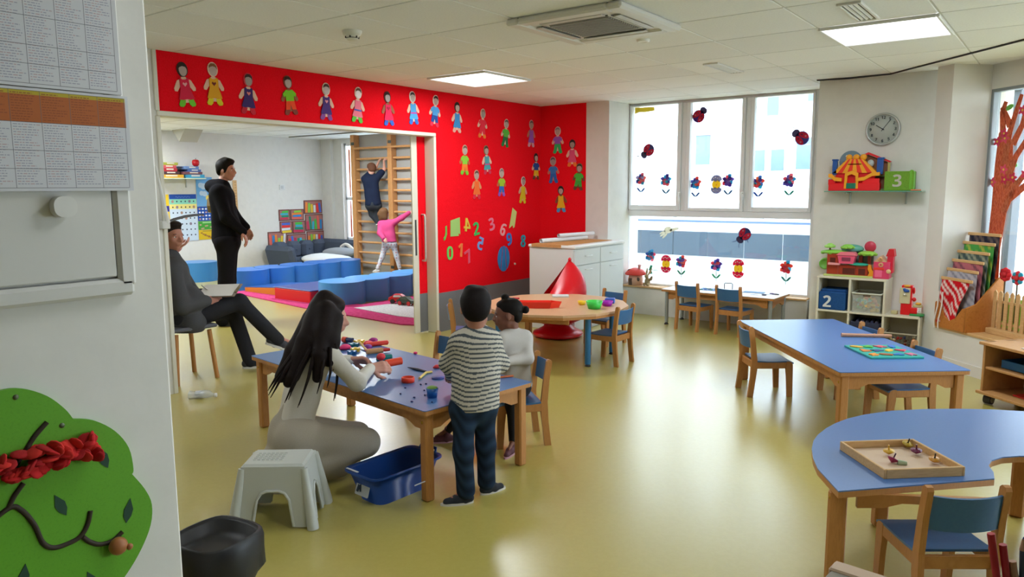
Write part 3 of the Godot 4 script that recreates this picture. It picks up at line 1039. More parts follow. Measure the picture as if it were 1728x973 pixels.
func flower_cutter(label: String, x: float, z: float, r: float, hex: String):
	var k := mb(TR(V(x, 0.47, z)))
	var p := PackedVector2Array()
	for i in 30:
		var a := TAU * i / 30
		var rr := r * (0.82 + 0.18 * cos(a * 5))
		p.append(Vector2(rr * cos(a), rr * sin(a)))
	slab(k, p, 0.0, 0.022, true)
	var o := thing("dough_cutter", label, "cutter", Vector3.ZERO, 0, "plastic dough cutters")
	part(o, "body", k, mat(hex, 0.35))
	k = mb(TR(V(x, 0.492, z)))
	k.lathe([Vector2(0.0, 0.004), Vector2(r * 0.3, 0.004), Vector2(r * 0.36, 0.0)], 16)
	part(o, "knob", k, mat(hex, 0.35))

func stick(called: String, label: String, cat: String, a: Vector3, b: Vector3, r: float, hex: String, group := ""):
	var k := mb()
	k.tube([a, a.lerp(b, 0.04), a.lerp(b, 0.96), b], [r * 0.6, r, r, r * 0.6], 10)
	solo(called, k, mat(hex, 0.5), label, cat, group)

func build_toys():
	var Y := 0.47
	# --- play dough table
	var o := thing("dough_stamp", "orange and dark blue round dough stamp near the table corner", "stamp", V(-3.93, Y, -3.35))
	var k := mb()
	k.cyl(V(-0.035, 0.02, 0), V(0.0, 0.02, 0), 0.02, 14)
	part(o, "orange_end", k, mat("#e2401c", 0.4))
	k = mb()
	k.cyl(V(0.0, 0.02, 0), V(0.045, 0.02, -0.015), 0.018, 14)
	part(o, "blue_handle", k, mat("#27335e", 0.4))
	flower_cutter("yellow flower-shaped dough cutter", -3.85, -3.39, 0.04, "#e0b322")
	flower_cutter("teal flower-shaped dough cutter", -3.80, -3.30, 0.038, "#1d6f86")
	flower_cutter("yellow dough cutter with a blue one in front", -3.68, -3.205, 0.034, "#e2bb2a")
	flower_cutter("blue dough cutter nearest the woman's hands", -3.625, -3.13, 0.032, "#1c5d94")
	dough("pink dough lump at the left of the heap", -3.775, -3.20, V(0.042, 0.02, 0.03), "#e0256f")
	dough("red-pink dough lump in the middle of the heap", -3.735, -3.37, V(0.036, 0.02, 0.034), "#e8304f")
	dough("magenta dough lump at the far edge of the heap", -3.80, -3.475, V(0.03, 0.018, 0.026), "#a3217c")
	dough("purple dough lump beside the red roller", -3.665, -3.30, V(0.036, 0.018, 0.03), "#7a2a8e")
	dough("flat pink dough scrap by the wooden rolling pin", -3.615, -3.268, V(0.028, 0.008, 0.02), "#e54a80")
	dough("blue dough strip behind the rolling pin", -3.57, -3.285, V(0.035, 0.01, 0.018), "#2b6fb5")
	stick("dough_roller", "red plastic dough roller with ball end", "roller", V(-3.72, Y + 0.016, -3.33), V(-3.655, Y + 0.016, -3.475), 0.016, "#e33a2c")
	stick("craft_stick", "pale yellow wooden stick across the heap", "stick", V(-3.79, Y + 0.03, -3.335), V(-3.615, Y + 0.008, -3.245), 0.007, "#d8b061")
	o = thing("rolling_pin", "short wooden rolling pin with a red handle on blue table", "rolling pin", V(-3.51, Y, -3.245), 0)
	k = mb()
	k.tube([V(-0.035, 0.018, 0.065), V(0.012, 0.018, -0.03)], 0.017, 14)
	part(o, "barrel", k, mat("#c58f5e", 0.5))
	k = mb()
	k.tube([V(0.012, 0.018, -0.03), V(0.02, 0.018, -0.045), V(0.035, 0.018, -0.072)], [0.008, 0.012, 0.009], 10)
	part(o, "handle", k, mat("#d3302b", 0.45))
	stick("dough_pot", "teal dough roller lying by the woman's hand", "roller", V(-3.36, Y + 0.02, -3.09), V(-3.29, Y + 0.02, -3.16), 0.02, "#0f7f80")
	dough("small pink dough crumb at the far table edge", -3.30, -3.373, V(0.014, 0.009, 0.012), "#e0256f")
	dough("small red dough piece near the boy's sleeve", -2.93, -3.17, V(0.02, 0.012, 0.016), "#d22a35")
	k = mb()
	k.tube([V(-3.07, Y + 0.006, -3.07), V(-2.98, Y + 0.006, -3.063), V(-2.912, Y + 0.005, -3.058)], [0.002, 0.009, 0.006], 6)
	solo("plastic_knife", k, mat("#2b3442", 0.4), "dark blue plastic dough knife pointing left", "knife")
	k = mb()
	k.tube([V(-2.83, Y + 0.007, -2.92), V(-2.89, Y + 0.007, -3.035), V(-2.875, Y + 0.007, -3.07)], 0.007, 8)
	solo("dough_tool", k, mat("#e3c56b", 0.5), "yellow forked dough tool beside the dark knife", "tool")
	k = mb(TR(V(-2.845, Y, -2.845)))
	k.lathe([Vector2(0.03, 0), Vector2(0.036, 0), Vector2(0.036, 0.026), Vector2(0.031, 0.028), Vector2(0.03, 0.0)], 22)
	solo("ring_cutter", k, mat("#ee3d1e", 0.4), "round orange-red dough ring in the open table middle", "cutter")
	k = mb(TR(V(-2.765, Y, -3.0)))
	k.lathe([Vector2(0, 0), Vector2(0.035, 0), Vector2(0.036, 0.008), Vector2(0, 0.010)], 18)
	solo("dough_disc", k, mat("#4a4f9d", 0.5), "flat purple dough disc by the boy's sleeve", "play dough")
	o = thing("dough_cup", "small blue cup full of green dough at the table corner", "cup", V(-2.53, Y, -2.70))
	k = mb()
	k.lathe([Vector2(0, 0), Vector2(0.024, 0), Vector2(0.032, 0.05), Vector2(0.029, 0.05), Vector2(0.024, 0.035), Vector2(0, 0.035)], 18)
	part(o, "cup", k, mat("#1f5fa8", 0.35))
	k = mb()
	k.ball(V(0, 0.046, 0), V(0.029, 0.014, 0.029), 14)
	part(o, "dough", k, mat("#79a63e", 0.6))
	dough("teal dough scrap under the boy's arm", -2.65, -2.985, V(0.02, 0.008, 0.014), "#13807d")
	stick("pencil", "dark pencil at the right end of the blue table", "pencil", V(-2.56, Y + 0.005, -3.235), V(-2.47, Y + 0.005, -3.175), 0.005, "#39455c")
	stick("paint_brush", "orange brush handle beside the pencil on the blue table", "brush", V(-2.49, Y + 0.006, -3.19), V(-2.44, Y + 0.006, -3.27), 0.006, "#c9683a")
	k = mb()
	var rng := RandomNumberGenerator.new()
	rng.seed = 9
	for c in [[-2.745, -2.841], [-2.73, -2.867], [-2.647, -2.765], [-2.582, -2.701], [-2.572, -2.708], [-2.70, -2.644], [-2.596, -2.637], [-2.554, -2.577], [-2.465, -2.628], [-2.762, -2.741]]:
		k.ball(V(c[0], Y + 0.003, c[1]), V(rng.randf_range(0.004, 0.009), 0.004, rng.randf_range(0.003, 0.006)), 7)
	var cr := solo("dough_crumbs", k, mat("#33356e", 0.6), "tiny dark blue and purple dough crumbs scattered on the table", "crumbs")
	cr.set_meta("kind", "stuff")
	# --- round table
	o = thing("toy_boat", "red plastic boat-shaped tray on the round table", "tray", V(-3.74, Y, -5.36), deg_to_rad(32))
	k = mb()
	var hull := poly([-0.20, 0.0, -0.17, 0.055, 0.12, 0.06, 0.20, 0.0, 0.12, -0.06, -0.17, -0.055])
	slab(k, hull, 0.0, 0.012)
	var big := PackedVector2Array()
	for q in hull: big.append(q * 1.12)
	for i in hull.size():
		var a := hull[i]; var b := hull[(i + 1) % hull.size()]; var c := big[i]; var d := big[(i + 1) % hull.size()]
		k.quad(V(a.x, 0.004, a.y), V(b.x, 0.004, b.y), V(d.x, 0.055, d.y), V(c.x, 0.055, c.y), V(a.x + b.x, 0, a.y + b.y))
		k.quad(V(a.x, 0.006, a.y) * V(0.97, 1, 0.97), V(b.x, 0.006, b.y) * V(0.97, 1, 0.97), V(d.x * 0.96, 0.055, d.y * 0.96), V(c.x * 0.96, 0.055, c.y * 0.96), -V(a.x + b.x, 0, a.y + b.y))
		k.quad(V(c.x * 0.96, 0.055, c.y * 0.96), V(d.x * 0.96, 0.055, d.y * 0.96), V(d.x, 0.055, d.y), V(c.x, 0.055, c.y), Vector3.UP)
	part(o, "hull", k, mat("#f0331a", 0.35))
	solo("picture_book", bxr(V(-3.93, Y + 0.008, -6.04), V(0.16, 0.016, 0.11), 0.6), mat("#cfd2cf", 0.6), "thin pale book lying at the far edge of round table", "book")
	for q in [[-3.49, -5.72, 0.04, 0.035, "#f0c21c", "small yellow plastic bowl on the round table"], [-3.29, -5.60, 0.075, 0.068, "#3fcf4f", "bright green plastic bowl on the round table"], [-3.27, -5.79, 0.055, 0.045, "#a518b0", "purple plastic bowl at the edge of the round table"]]:
		k = mb(TR(V(q[0], Y, q[1])))
		k.lathe([Vector2(0, 0), Vector2(q[2] * 0.72, 0), Vector2(q[2], q[3]), Vector2(q[2] * 0.94, q[3]), Vector2(q[2] * 0.66, 0.006), Vector2(0, 0.006)], 22)
		solo("toy_bowl", k, mat(q[4], 0.35), q[5], "bowl", "plastic play bowls")
	solo("toy_box", bxr(V(-3.33, Y + 0.024, -5.95), V(0.09, 0.048, 0.07), 0.4, 0.006), mat("#3358b8", 0.4), "small blue plastic box behind the purple bowl", "box")
	solo("red_scrap", bxr(V(-4.19, Y + 0.008, -5.66), V(0.07, 0.016, 0.02), 0.5, 0.004), mat("#b8202c", 0.5), "thin red block at the left of the round table", "block")
	# --- long blue table
	k = mb()
	k.tube([V(-1.232, Y + 0.014, -5.519), V(-1.22, Y + 0.014, -5.526), V(-1.05, Y + 0.014, -5.616), V(-1.04, Y + 0.014, -5.622), V(-1.03, Y + 0.014, -5.628), V(-0.95, Y + 0.014, -5.67), V(-0.94, Y + 0.014, -5.675)], [0.015, 0.013, 0.012, 0.016, 0.012, 0.013, 0.010], 12)
	solo("wooden_flute", k, mat("#b58468", 0.45), "wooden recorder flute lying across the long blue table", "flute")
	o = thing("puzzle_board", "teal inset puzzle board with coloured shapes on long table", "puzzle", V(-0.895, Y, -5.135), deg_to_rad(37.5))
	part(o, "board", bx(V(0, 0.006, 0), V(0.33, 0.012, 0.36), 0.002), mat("#1f9e92", 0.45))
	var pc := ["#d9a23a", "#58b04a", "#d8566a", "#3b6fc0", "#d97a3a", "#3c4f7a", "#e0b43c", "#cf3f5c", "#e48a2c", "#a8603a", "#2f6fb0", "#c86a8a"]
	for i in 12:
		k = mb(TR(V(-0.115 + 0.077 * (i % 4), 0.012, -0.115 + 0.115 * (i / 4)), i * 1.3))
		var p := PackedVector2Array()
		for j in 10:
			var a := TAU * j / 10
			var rr := 0.026 + 0.009 * sin(a * (2 + i % 3) + i)
			p.append(Vector2(rr * 1.25 * cos(a), rr * sin(a)))
		slab(k, p, 0.0, 0.006, true)
		part(o, "puzzle_piece", k, mat(pc[i], 0.45))
	# --- tray with spinning tops
	o = thing("wooden_tray", "shallow wooden tray with spinning tops on crescent table", "tray", V(-0.457, Y, -3.085), deg_to_rad(41.5))
	part(o, "bottom", bx(V(0, 0.004, 0), V(0.29, 0.008, 0.28)), mat("#cdb094", 0.6))
	for s in [-1.0, 1.0]:
		part(o, "side", bx(V(s * 0.15, 0.018, 0), V(0.010, 0.036, 0.31), 0.002), woodlight())
		part(o, "side", bx(V(0, 0.018, s * 0.15), V(0.29, 0.036, 0.010), 0.002), woodlight())
	for q in [[-0.50, -3.12, "#d9a932", "#d9a932", 0.2, "yellow spinning top on the left of the tray"], [-0.415, -3.19, "#6a1745", "#5a1238", 0.25, "dark plum spinning top in the tray middle"], [-0.46, -3.255, "#b99a2c", "#2f2a1e", 0.5, "yellow and black spinning top in the far tray corner"], [-0.345, -3.125, "#c98b2a", "#2a2218", 0.35, "orange and black spinning top by the right tray side"], [-0.475, -3.03, "#8b1a4f", "#3f1030", 0.9, "tilted plum spinning top near the front of the tray"]]:
		var st := thing("spinning_top", q[5], "spinning top", V(q[0], Y + 0.009, q[1]), 0, "spinning tops in the tray")
		k = mb(TR(V(0, 0.002, 0), q[4] * 4, 0.35 * q[4], 0.5 * q[4]))
		k.lathe([Vector2(0, 0), Vector2(0.004, 0.003), Vector2(0.02, 0.014), Vector2(0.021, 0.018), Vector2(0.004, 0.021)], 16)
		part(st, "disc", k, mat(q[2], 0.35))
		k = mb(TR(V(0, 0.002, 0), q[4] * 4, 0.35 * q[4], 0.5 * q[4]))
		k.cyl(V(0, 0.02, 0), V(0, 0.04, 0), 0.0028, 8)
		part(st, "stem", k, mat(q[3], 0.4))
	k = mb()
	k.tube([V(-0.455, Y + 0.015, -3.035), V(-0.425, Y + 0.014, -3.045)], [0.012, 0.008], 10)
	solo("toy_acorn", k, mat("#9aa88a", 0.4), "pale grey-green plastic peg beside the tilted top", "peg")
	# --- window table
	o = thing("glitter_sheet", "sheet with blue and green glued scraps on the window table", "craft sheet", V(-3.12, 0.40, -7.83), 0.05)
	part(o, "sheet", bx(V(0, 0.002, 0), V(0.24, 0.004, 0.17)), mat("#2f6fa8", 0.5))
	for i in 14:
		k = mb(TR(V(rng.randf_range(-0.1, 0.1), 0.006, rng.randf_range(-0.07, 0.07)), rng.randf() * 6))
		k.box(Vector3.ZERO, V(0.03, 0.008, 0.02), 0.002)
		part(o, "scrap", k, mat(["#1f7f4a", "#1b4f9a", "#37404a", "#2a9a60"][i % 4], 0.5))
	solo("cut_paper", bxr(V(-2.66, 0.402, -7.88), V(0.22, 0.004, 0.12), 0.1), mat("#4a7aa6", 0.6), "blue cut paper strip on the right of the window table", "paper")
	for q in [[-2.53, -7.72, 0.35, "#3c3f63", "dark blue scissors lying open on the window table"], [-2.47, -7.83, 0.9, "#59407c", "purple scissors behind the dark blue pair"]]:
		o = thing("scissors", q[4], "scissors", V(q[0], 0.402, q[1]), q[2], "craft scissors")
		for s in [-1.0, 1.0]:
			k = mb(TR(V(0, 0.003, 0), s * 0.16))
			k.box(V(-0.06, 0, 0), V(0.1, 0.002, 0.009))
			part(o, "blade", k, mat("#a9adb3", 0.3, 0.5, 0.8))
			k = mb()
			var pts := []
			for i in 13:
				pts.append(V(0.03 + 0.02 * cos(TAU * i / 12), 0.004, s * 0.02 + 0.014 * sin(TAU * i / 12)))
			k.tube(pts, 0.004, 6)
			part(o, "finger_loop", k, mat(q[3], 0.4))
	k = mb()
	k.tube([V(-3.02, 0.40, -7.97), V(-3.02, 0.46, -7.97), V(-3.01, 0.468, -7.97), V(-2.94, 0.468, -7.97), V(-2.93, 0.46, -7.97), V(-2.93, 0.40, -7.97)], 0.005, 8)
	solo("wire_stand", k, mat("#34353a", 0.4, 0.5, 0.6), "dark bent wire stand behind the window table chairs", "wire stand")
	stick("marker_pen", "dark marker pen near the right end of window table", "pen", V(-2.43, 0.406, -7.85), V(-2.38, 0.406, -7.83), 0.006, "#39404e")
	# --- window sill
	o = thing("mushroom_house", "toy mushroom house with red roof on the window sill", "toy house", V(-4.20, 0.345, -8.13))
	k = mb()
	k.lathe([Vector2(0, 0), Vector2(0.085, 0), Vector2(0.092, 0.06), Vector2(0.08, 0.13), Vector2(0, 0.13)], 22)
	part(o, "body", k, mat("#d9a88c", 0.7))
	k = mb()
	k.lathe([Vector2(0.05, 0.12), Vector2(0.125, 0.125), Vector2(0.128, 0.14), Vector2(0.09, 0.185), Vector2(0.04, 0.205), Vector2(0, 0.21)], 24)
	part(o, "cap", k, mat("#d93a2c", 0.5))
	k = mb(TR(V(0, 0, 0), 0.0))
	k.box(V(-0.025, 0.045, 0.085), V(0.05, 0.085, 0.016), 0.006)
	part(o, "door", k, mat("#5a4438", 0.7))
	k = mb()
	k.ball(V(0.065, 0.075, 0.06), V(0.022, 0.025, 0.012), 12)
	part(o, "window", k, mat("#4b4038", 0.6))
	k = mb()
	k.cyl(V(0.05, 0.18, 0.01), V(0.055, 0.235, 0.01), 0.016, 12)
	k.ball(V(0.056, 0.24, 0.01), V(0.024, 0.012, 0.024), 10)
	part(o, "chimney", k, mat("#c98a80", 0.7))
	k = mb()
	k.ball(V(-0.05, 0.175, 0.06), V(0.028, 0.02, 0.02), 10)
	part(o, "dormer", k, mat("#5d463f", 0.7))
	o = thing("rabbit_figure", "small beige woven rabbit figure beside the mushroom house", "figurine", V(-4.035, 0.345, -8.12))
	k = mb()
	k.ball(V(0, 0.05, 0), V(0.036, 0.05, 0.034), 14)
	k.ball(V(-0.008, 0.115, 0.008), V(0.026, 0.026, 0.026), 12)
	k.ball(V(0.022, 0.02, 0.03), V(0.018, 0.018, 0.026), 10)
	k.ball(V(-0.026, 0.02, 0.03), V(0.018, 0.018, 0.026), 10)
	part(o, "body", k, mat("#a8946c", 0.9))
	for s in [-1.0, 1.0]:
		k = mb()
		k.tube([V(0.01 * s - 0.004, 0.13, 0.0), V(0.022 * s + 0.01, 0.17, -0.004), V(0.03 * s + 0.022, 0.215, -0.008)], [0.008, 0.014, 0.003], 8)
		part(o, "ear", k, mat("#b29f78", 0.9))
	k = mb()
	k.tube([V(0.03, 0.07, 0.02), V(0.055, 0.085, 0.022), V(0.07, 0.12, 0.02)], [0.012, 0.02, 0.01], 8)
	part(o, "basket", k, mat("#8a7452", 0.9))
	shelf_toys()

func bxr(m: Vector3, s: Vector3, ry: float, bev := 0.003) -> MB:
	var b := mb(TR(m, ry))
	b.box(Vector3.ZERO, s, bev)
	return b

func pt(o: Node, called: String, hex: String, boxes: Array, rough := 0.4):
	# several boxes [cx,cy,cz,sx,sy,sz] merged into one part
	var k := mb()
	for b in boxes:
		k.box(V(b[0], b[1], b[2]), V(b[3], b[4], b[5]), 0.004)
	return part(o, called, k, mat(hex, rough))
func pg(o: Node, called: String, hex: String, pts: Array, z0: float, z1: float):
	var k := mb()
	k.prism(poly(pts), z0, z1)
	return part(o, called, k, mat(hex, 0.4))

func shelf_toys():
	# glass wall shelf with the circus toy and the green box
	var ws := thing("wall_shelf", "greenish glass wall shelf on two brackets below the clock", "shelf", V(-1.445, 1.47, -7.5))
	var gm := StandardMaterial3D.new()
	gm.albedo_color = Color("#7fc4ae")
	gm.transparency = BaseMaterial3D.TRANSPARENCY_ALPHA
	gm.albedo_color.a = 0.55
	gm.roughness = 0.05
	part(ws, "glass_board", bb(V(-0.40, 0.0, 0.0), V(0.40, 0.01, 0.22), 0.002), gm)
	for x in [-0.22, 0.25]:
		part(ws, "bracket", bb(V(x - 0.008, -0.11, 0.0), V(x + 0.008, 0.0, 0.012), 0.002), mat("#b8bab6", 0.4, 0.5, 0.5))
		part(ws, "bracket_arm", bb(V(x - 0.008, -0.014, 0.0), V(x + 0.008, -0.001, 0.18), 0.002), mat("#b8bab6", 0.4, 0.5, 0.5))
	var o := thing("circus_playset", "red and yellow toy circus with blue towers on glass shelf", "toy", V(-1.60, 1.48, -7.40))
	var k := mb()
	pt(o, "base", "#e8141c", [[0, 0.035, 0.05, 0.43, 0.07, 0.09], [-0.19, 0.08, 0.07, 0.06, 0.05, 0.04], [0.14, 0.08, 0.06, 0.14, 0.06, 0.06]])
	pt(o, "door_green", "#17745a", [[-0.02, 0.045, 0.098, 0.085, 0.05, 0.008]])
	pg(o, "left_ramp", "#f0a21c", [-0.215, 0.155, -0.19, 0.155, -0.16, 0.125, -0.10, 0.115, -0.10, 0.085, -0.16, 0.09, -0.19, 0.115, -0.215, 0.125], 0.085, 0.11)
	pg(o, "right_ramp", "#f0a21c", [0.215, 0.165, 0.15, 0.16, 0.09, 0.125, 0.03, 0.115, 0.03, 0.085, 0.09, 0.092, 0.15, 0.13, 0.215, 0.135], 0.085, 0.11)
	pg(o, "tent_wall", "#e8141c", [-0.16, 0.07, 0.16, 0.07, 0.17, 0.17, -0.17, 0.17], 0.0, 0.05)
	for i in 9:
		var x0 := -0.19 + 0.042 * i
		pg(o, "tent_stripe", "#f0a21c" if i % 2 == 0 else "#e8351c", [x0, 0.16, x0 + 0.042, 0.16, (x0 + 0.042) * 0.35 - 0.005, 0.285, x0 * 0.35 - 0.005, 0.285], 0.0, 0.07)
	for x in [-0.06, 0.0, 0.06]:
		k = mb()
		k.ball(V(x, 0.30, 0.035), V(0.03, 0.03, 0.03), 10)
		part(o, "tent_finial", k, mat("#f0a21c", 0.4))
	pg(o, "arch", "#f0a21c", [-0.08, 0.02, -0.06, 0.02, -0.055, 0.135, -0.02, 0.15, 0.015, 0.135, 0.02, 0.02, 0.04, 0.02, 0.035, 0.16, -0.02, 0.18, -0.075, 0.16], 0.075, 0.10)
	pt(o, "tower", "#1c4f9c", [[-0.175, 0.21, 0.05, 0.04, 0.13, 0.04], [-0.175, 0.28, 0.05, 0.05, 0.015, 0.05]])
	pt(o, "tower", "#1c4f9c", [[0.205, 0.215, 0.05, 0.05, 0.14, 0.04], [0.21, 0.285, 0.05, 0.055, 0.018, 0.05]])
	pg(o, "house_roof", "#dd1a22", [-0.08, 0.26, 0.09, 0.345, 0.28, 0.26, 0.27, 0.25, 0.09, 0.325, -0.07, 0.25], -0.05, 0.0)
	pg(o, "house_back", "#8f5a3a", [-0.06, 0.02, 0.26, 0.02, 0.26, 0.25, 0.09, 0.32, -0.06, 0.25], -0.06, -0.045)
	pt(o, "house_post", "#c9b56a", [[0.262, 0.13, -0.025, 0.015, 0.25, 0.05]])
	pt(o, "house_floor", "#6b8a4a", [[0.2, 0.008, -0.01, 0.12, 0.016, 0.09], [0.2, 0.13, -0.02, 0.11, 0.012, 0.05]])
	k = mb(TR(V(-0.06, 0.265, -0.03), 0, PI / 2))
	k.lathe([Vector2(0, -0.008), Vector2(0.095, -0.008), Vector2(0.1, 0), Vector2(0.095, 0.008), Vector2(0, 0.008)], 28)
	part(o, "wheel", k, mat("#6f8799", 0.4))
	for i in 5:
		k = mb()
		k.ball(V(-0.06 + 0.06 * cos(i * 1.25 + 0.9), 0.265 + 0.06 * sin(i * 1.25 + 0.9), -0.02), V(0.012, 0.012, 0.006), 8)
		part(o, "wheel_light", k, mat(["#e88a2a", "#ece6da", "#d94a3a"][i % 3], 0.4))
	k = mb()
	k.ball(V(0.115, 0.245, 0.0), V(0.03, 0.034, 0.02), 12)
	part(o, "clown_ball", k, mat("#c9d4d6", 0.4))
	part(o, "swing_bar", bb(V(-0.06, 0.235, 0.06), V(0.05, 0.243, 0.07)), mat("#3a3a32", 0.5))
	o = thing("number_box", "green fabric box marked with a grey 3 on glass shelf", "box", V(-1.235, 1.48, -7.385))
	part(o, "body", bb(V(-0.115, 0, -0.07), V(0.115, 0.17, 0.07), 0.006), grain("greenbox", 0.06, ["#5f8a2c", "#72a034", "#6a962f"], V(4, 4, 4), 0.7, 0.3))
	part(o, "side_flap", bx(V(0.095, 0.09, 0.03), V(0.05, 0.18, 0.09), 0.02), mat("#6cae2c", 0.6))
	text(o, "numeral", "3", 0.11, 0.004, mat("#b9b4a6", 0.7), TR(V(-0.01, 0.085, 0.072)))
	solo("pencil", stickmb(V(-1.13, 1.486, -7.285), V(-1.05, 1.486, -7.285), 0.006), mat("#d2754a", 0.5), "orange pencil at the right end of the glass shelf", "pencil")
	# --- cube shelf: tree house
	o = thing("tree_playset", "brown toy tree house with green leaf roofs on cube shelf", "toy", V(-1.61, 0.703, -7.32))
	pt(o, "base", "#c3d07a", [[0.02, 0.008, 0, 0.42, 0.016, 0.2]])
	pt(o, "trunk", "#a8391c", [[-0.12, 0.11, 0, 0.10, 0.19, 0.14], [0.0, 0.06, 0, 0.16, 0.09, 0.12], [0.13, 0.06, 0, 0.10, 0.10, 0.12], [0.10, 0.16, -0.03, 0.03, 0.12, 0.03], [0.17, 0.16, -0.03, 0.025, 0.12, 0.03]])
	pt(o, "alcove", "#5f2417", [[0.02, 0.05, 0.058, 0.11, 0.06, 0.006], [0.13, 0.05, 0.058, 0.06, 0.06, 0.006], [-0.12, 0.14, 0.068, 0.05, 0.06, 0.006]])
	pt(o, "back_wall", "#8f9a94", [[0.1, 0.17, -0.07, 0.2, 0.12, 0.01]])
	pg(o, "balcony", "#e8597a", [-0.06, 0.12, 0.06, 0.12, 0.075, 0.19, -0.075, 0.19], 0.0, 0.09)
	pt(o, "balcony_window", "#8d3a52", [[0, 0.16, 0.092, 0.075, 0.035, 0.006]])
	for q in [[-0.12, 0.215, 0.13, "#8fd04f"], [0.16, 0.215, 0.075, "#9bd64f"], [-0.01, 0.27, 0.05, "#8fd04f"], [-0.165, 0.275, 0.032, "#a3da6a"]]:
		k = mb()
		k.ball(V(q[0], q[1], 0), V(q[2], 0.022, 0.085 if q[2] > 0.06 else 0.04), 14)
		for i in 7:
			k.ball(V(q[0] + q[2] * 0.85 * cos(i * 0.9), q[1] - 0.008, 0.06 * sin(i * 0.9)), V(0.022, 0.014, 0.022), 8)
		part(o, "leaf_roof", k, mat(q[3], 0.45))
	pg(o, "pink_roof", "#f07a8c", [-0.09, 0.195, 0.09, 0.195, 0.06, 0.225, -0.05, 0.225], 0.0, 0.095)
	k = mb()
	k.ball(V(0.10, 0.115, 0.04), V(0.09, 0.014, 0.06), 14)
	part(o, "teal_awning", k, mat("#2fb59a", 0.4))
	k = mb()
	k.ball(V(0.02, 0.25, -0.04), V(0.10, 0.04, 0.05), 14)
	part(o, "teal_canopy", k, mat("#5fa89a", 0.4))
	k = mb(TR(V(0.175, 0.275, -0.02), 0, PI / 2))
	k.lathe([Vector2(0, -0.01), Vector2(0.045, -0.01), Vector2(0.05, 0), Vector2(0.045, 0.01), Vector2(0, 0.01)], 22)
	part(o, "pink_wheel", k, mat("#c9344f", 0.4))
	k = mb(TR(V(-0.195, 0.105, 0.03), 0, PI / 2))
	k.lathe([Vector2(0, -0.01), Vector2(0.05, -0.012), Vector2(0.055, 0), Vector2(0.05, 0.012), Vector2(0.04, 0.014), Vector2(0.038, 0.004), Vector2(0, 0.004)], 22)
	part(o, "green_wheel", k, mat("#6fae3f", 0.4))
	k = mb()
	k.tube([V(-0.13, 0.11, 0.03), V(-0.16, 0.2, 0.02), V(-0.165, 0.26, 0.0)], [0.014, 0.011, 0.007], 8)
	part(o, "branch", k, mat("#7a2f3f", 0.5))
	pg(o, "slide", "#f09a1c", [0.175, 0.0, 0.23, 0.0, 0.235, 0.05, 0.215, 0.075, 0.205, 0.11, 0.185, 0.12, 0.18, 0.08, 0.195, 0.045], 0.02, 0.07)
	pg(o, "swing_seat", "#f0a0a0", [-0.15, 0.105, -0.05, 0.105, -0.05, 0.12, -0.15, 0.125], 0.07, 0.11)
	o = thing("pink_castle", "pink and red toy house with pointed roof on cube shelf", "toy house", V(-1.315, 0.703, -7.3))
	pt(o, "body", "#e0416a", [[0, 0.075, 0, 0.13, 0.15, 0.13]])
	pt(o, "tower", "#d8263f", [[0.06, 0.14, -0.02, 0.05, 0.18, 0.08]])
	pg(o, "gable", "#d8b08a", [-0.065, 0.15, 0.035, 0.15, -0.012, 0.205], -0.06, 0.06)
	pg(o, "tower_roof", "#d01f2c", [0.025, 0.20, 0.095, 0.20, 0.085, 0.265, 0.045, 0.265], -0.06, 0.03)
	pt(o, "orange_band", "#ea3b26", [[-0.02, 0.088, 0.067, 0.09, 0.022, 0.008]])
	pt(o, "door", "#f06a8c", [[-0.022, 0.045, 0.068, 0.06, 0.065, 0.008]])
	for q in [[-0.005, 0.125], [-0.01, 0.175]]:
		k = mb(TR(V(q[0], q[1], 0.066), 0, PI / 2))
		k.lathe([Vector2(0.008, 0.004), Vector2(0.02, 0.004), Vector2(0.021, 0), Vector2(0.009, 0)], 16)
		part(o, "round_window", k, mat("#dba673", 0.4))
	k = mb()
	k.ball(V(0.06, 0.07, 0.07), V(0.02, 0.02, 0.008), 10)
	part(o, "heart", k, mat("#e5c08a", 0.4))
	# marble tower
	o = thing("marble_tower", "red and cream toy tower with blue figure on lower shelf", "toy", V(-1.105, 0.395, -7.30))
	pt(o, "column", "#e8141c", [[0.0, 0.13, 0, 0.085, 0.26, 0.07], [0.06, 0.04, 0.01, 0.06, 0.05, 0.06]])
	pt(o, "cream_front", "#d9cfa8", [[-0.012, 0.17, 0.038, 0.085, 0.14, 0.012]])
	pt(o, "base", "#2f8f4a", [[0.09, 0.008, 0.02, 0.11, 0.016, 0.1]])
	pt(o, "side_step", "#c9bd8a", [[-0.09, 0.015, 0.02, 0.05, 0.03, 0.06]])
	pt(o, "side_step", "#c9bd8a", [[0.09, 0.085, 0.02, 0.07, 0.02, 0.05]])
	k = mb()
	k.ball(V(0.0, 0.255, 0.02), V(0.03, 0.012, 0.03), 12)
	k.ball(V(0.095, 0.105, 0.02), V(0.025, 0.012, 0.025), 12)
	part(o, "yellow_disc", k, mat("#e8a52a", 0.4))
	k = mb()
	k.ball(V(0.0, 0.215, 0.05), V(0.024, 0.016, 0.012), 10)
	k.ball(V(-0.015, 0.225, 0.05), V(0.014, 0.014, 0.012), 10)
	part(o, "blue_figure", k, mat("#2057b0", 0.4))
	k = mb()
	k.lathe([Vector2(0, 0.0), Vector2(0.016, 0.0), Vector2(0.008, 0.014), Vector2(0, 0.02)], 12)
	k.v = Transform3D(Basis.IDENTITY, V(-0.012, 0.175, 0.05)) * k.v
	part(o, "bell", k, mat("#dcdad2", 0.25, 0.5, 0.7))
	k = mb()
	k.ball(V(0.06, 0.14, 0.02), V(0.018, 0.02, 0.02), 10)
	k.ball(V(0.052, 0.215, 0.0), V(0.012, 0.03, 0.02), 10)
	part(o, "red_knob", k, mat("#d4161c", 0.4))
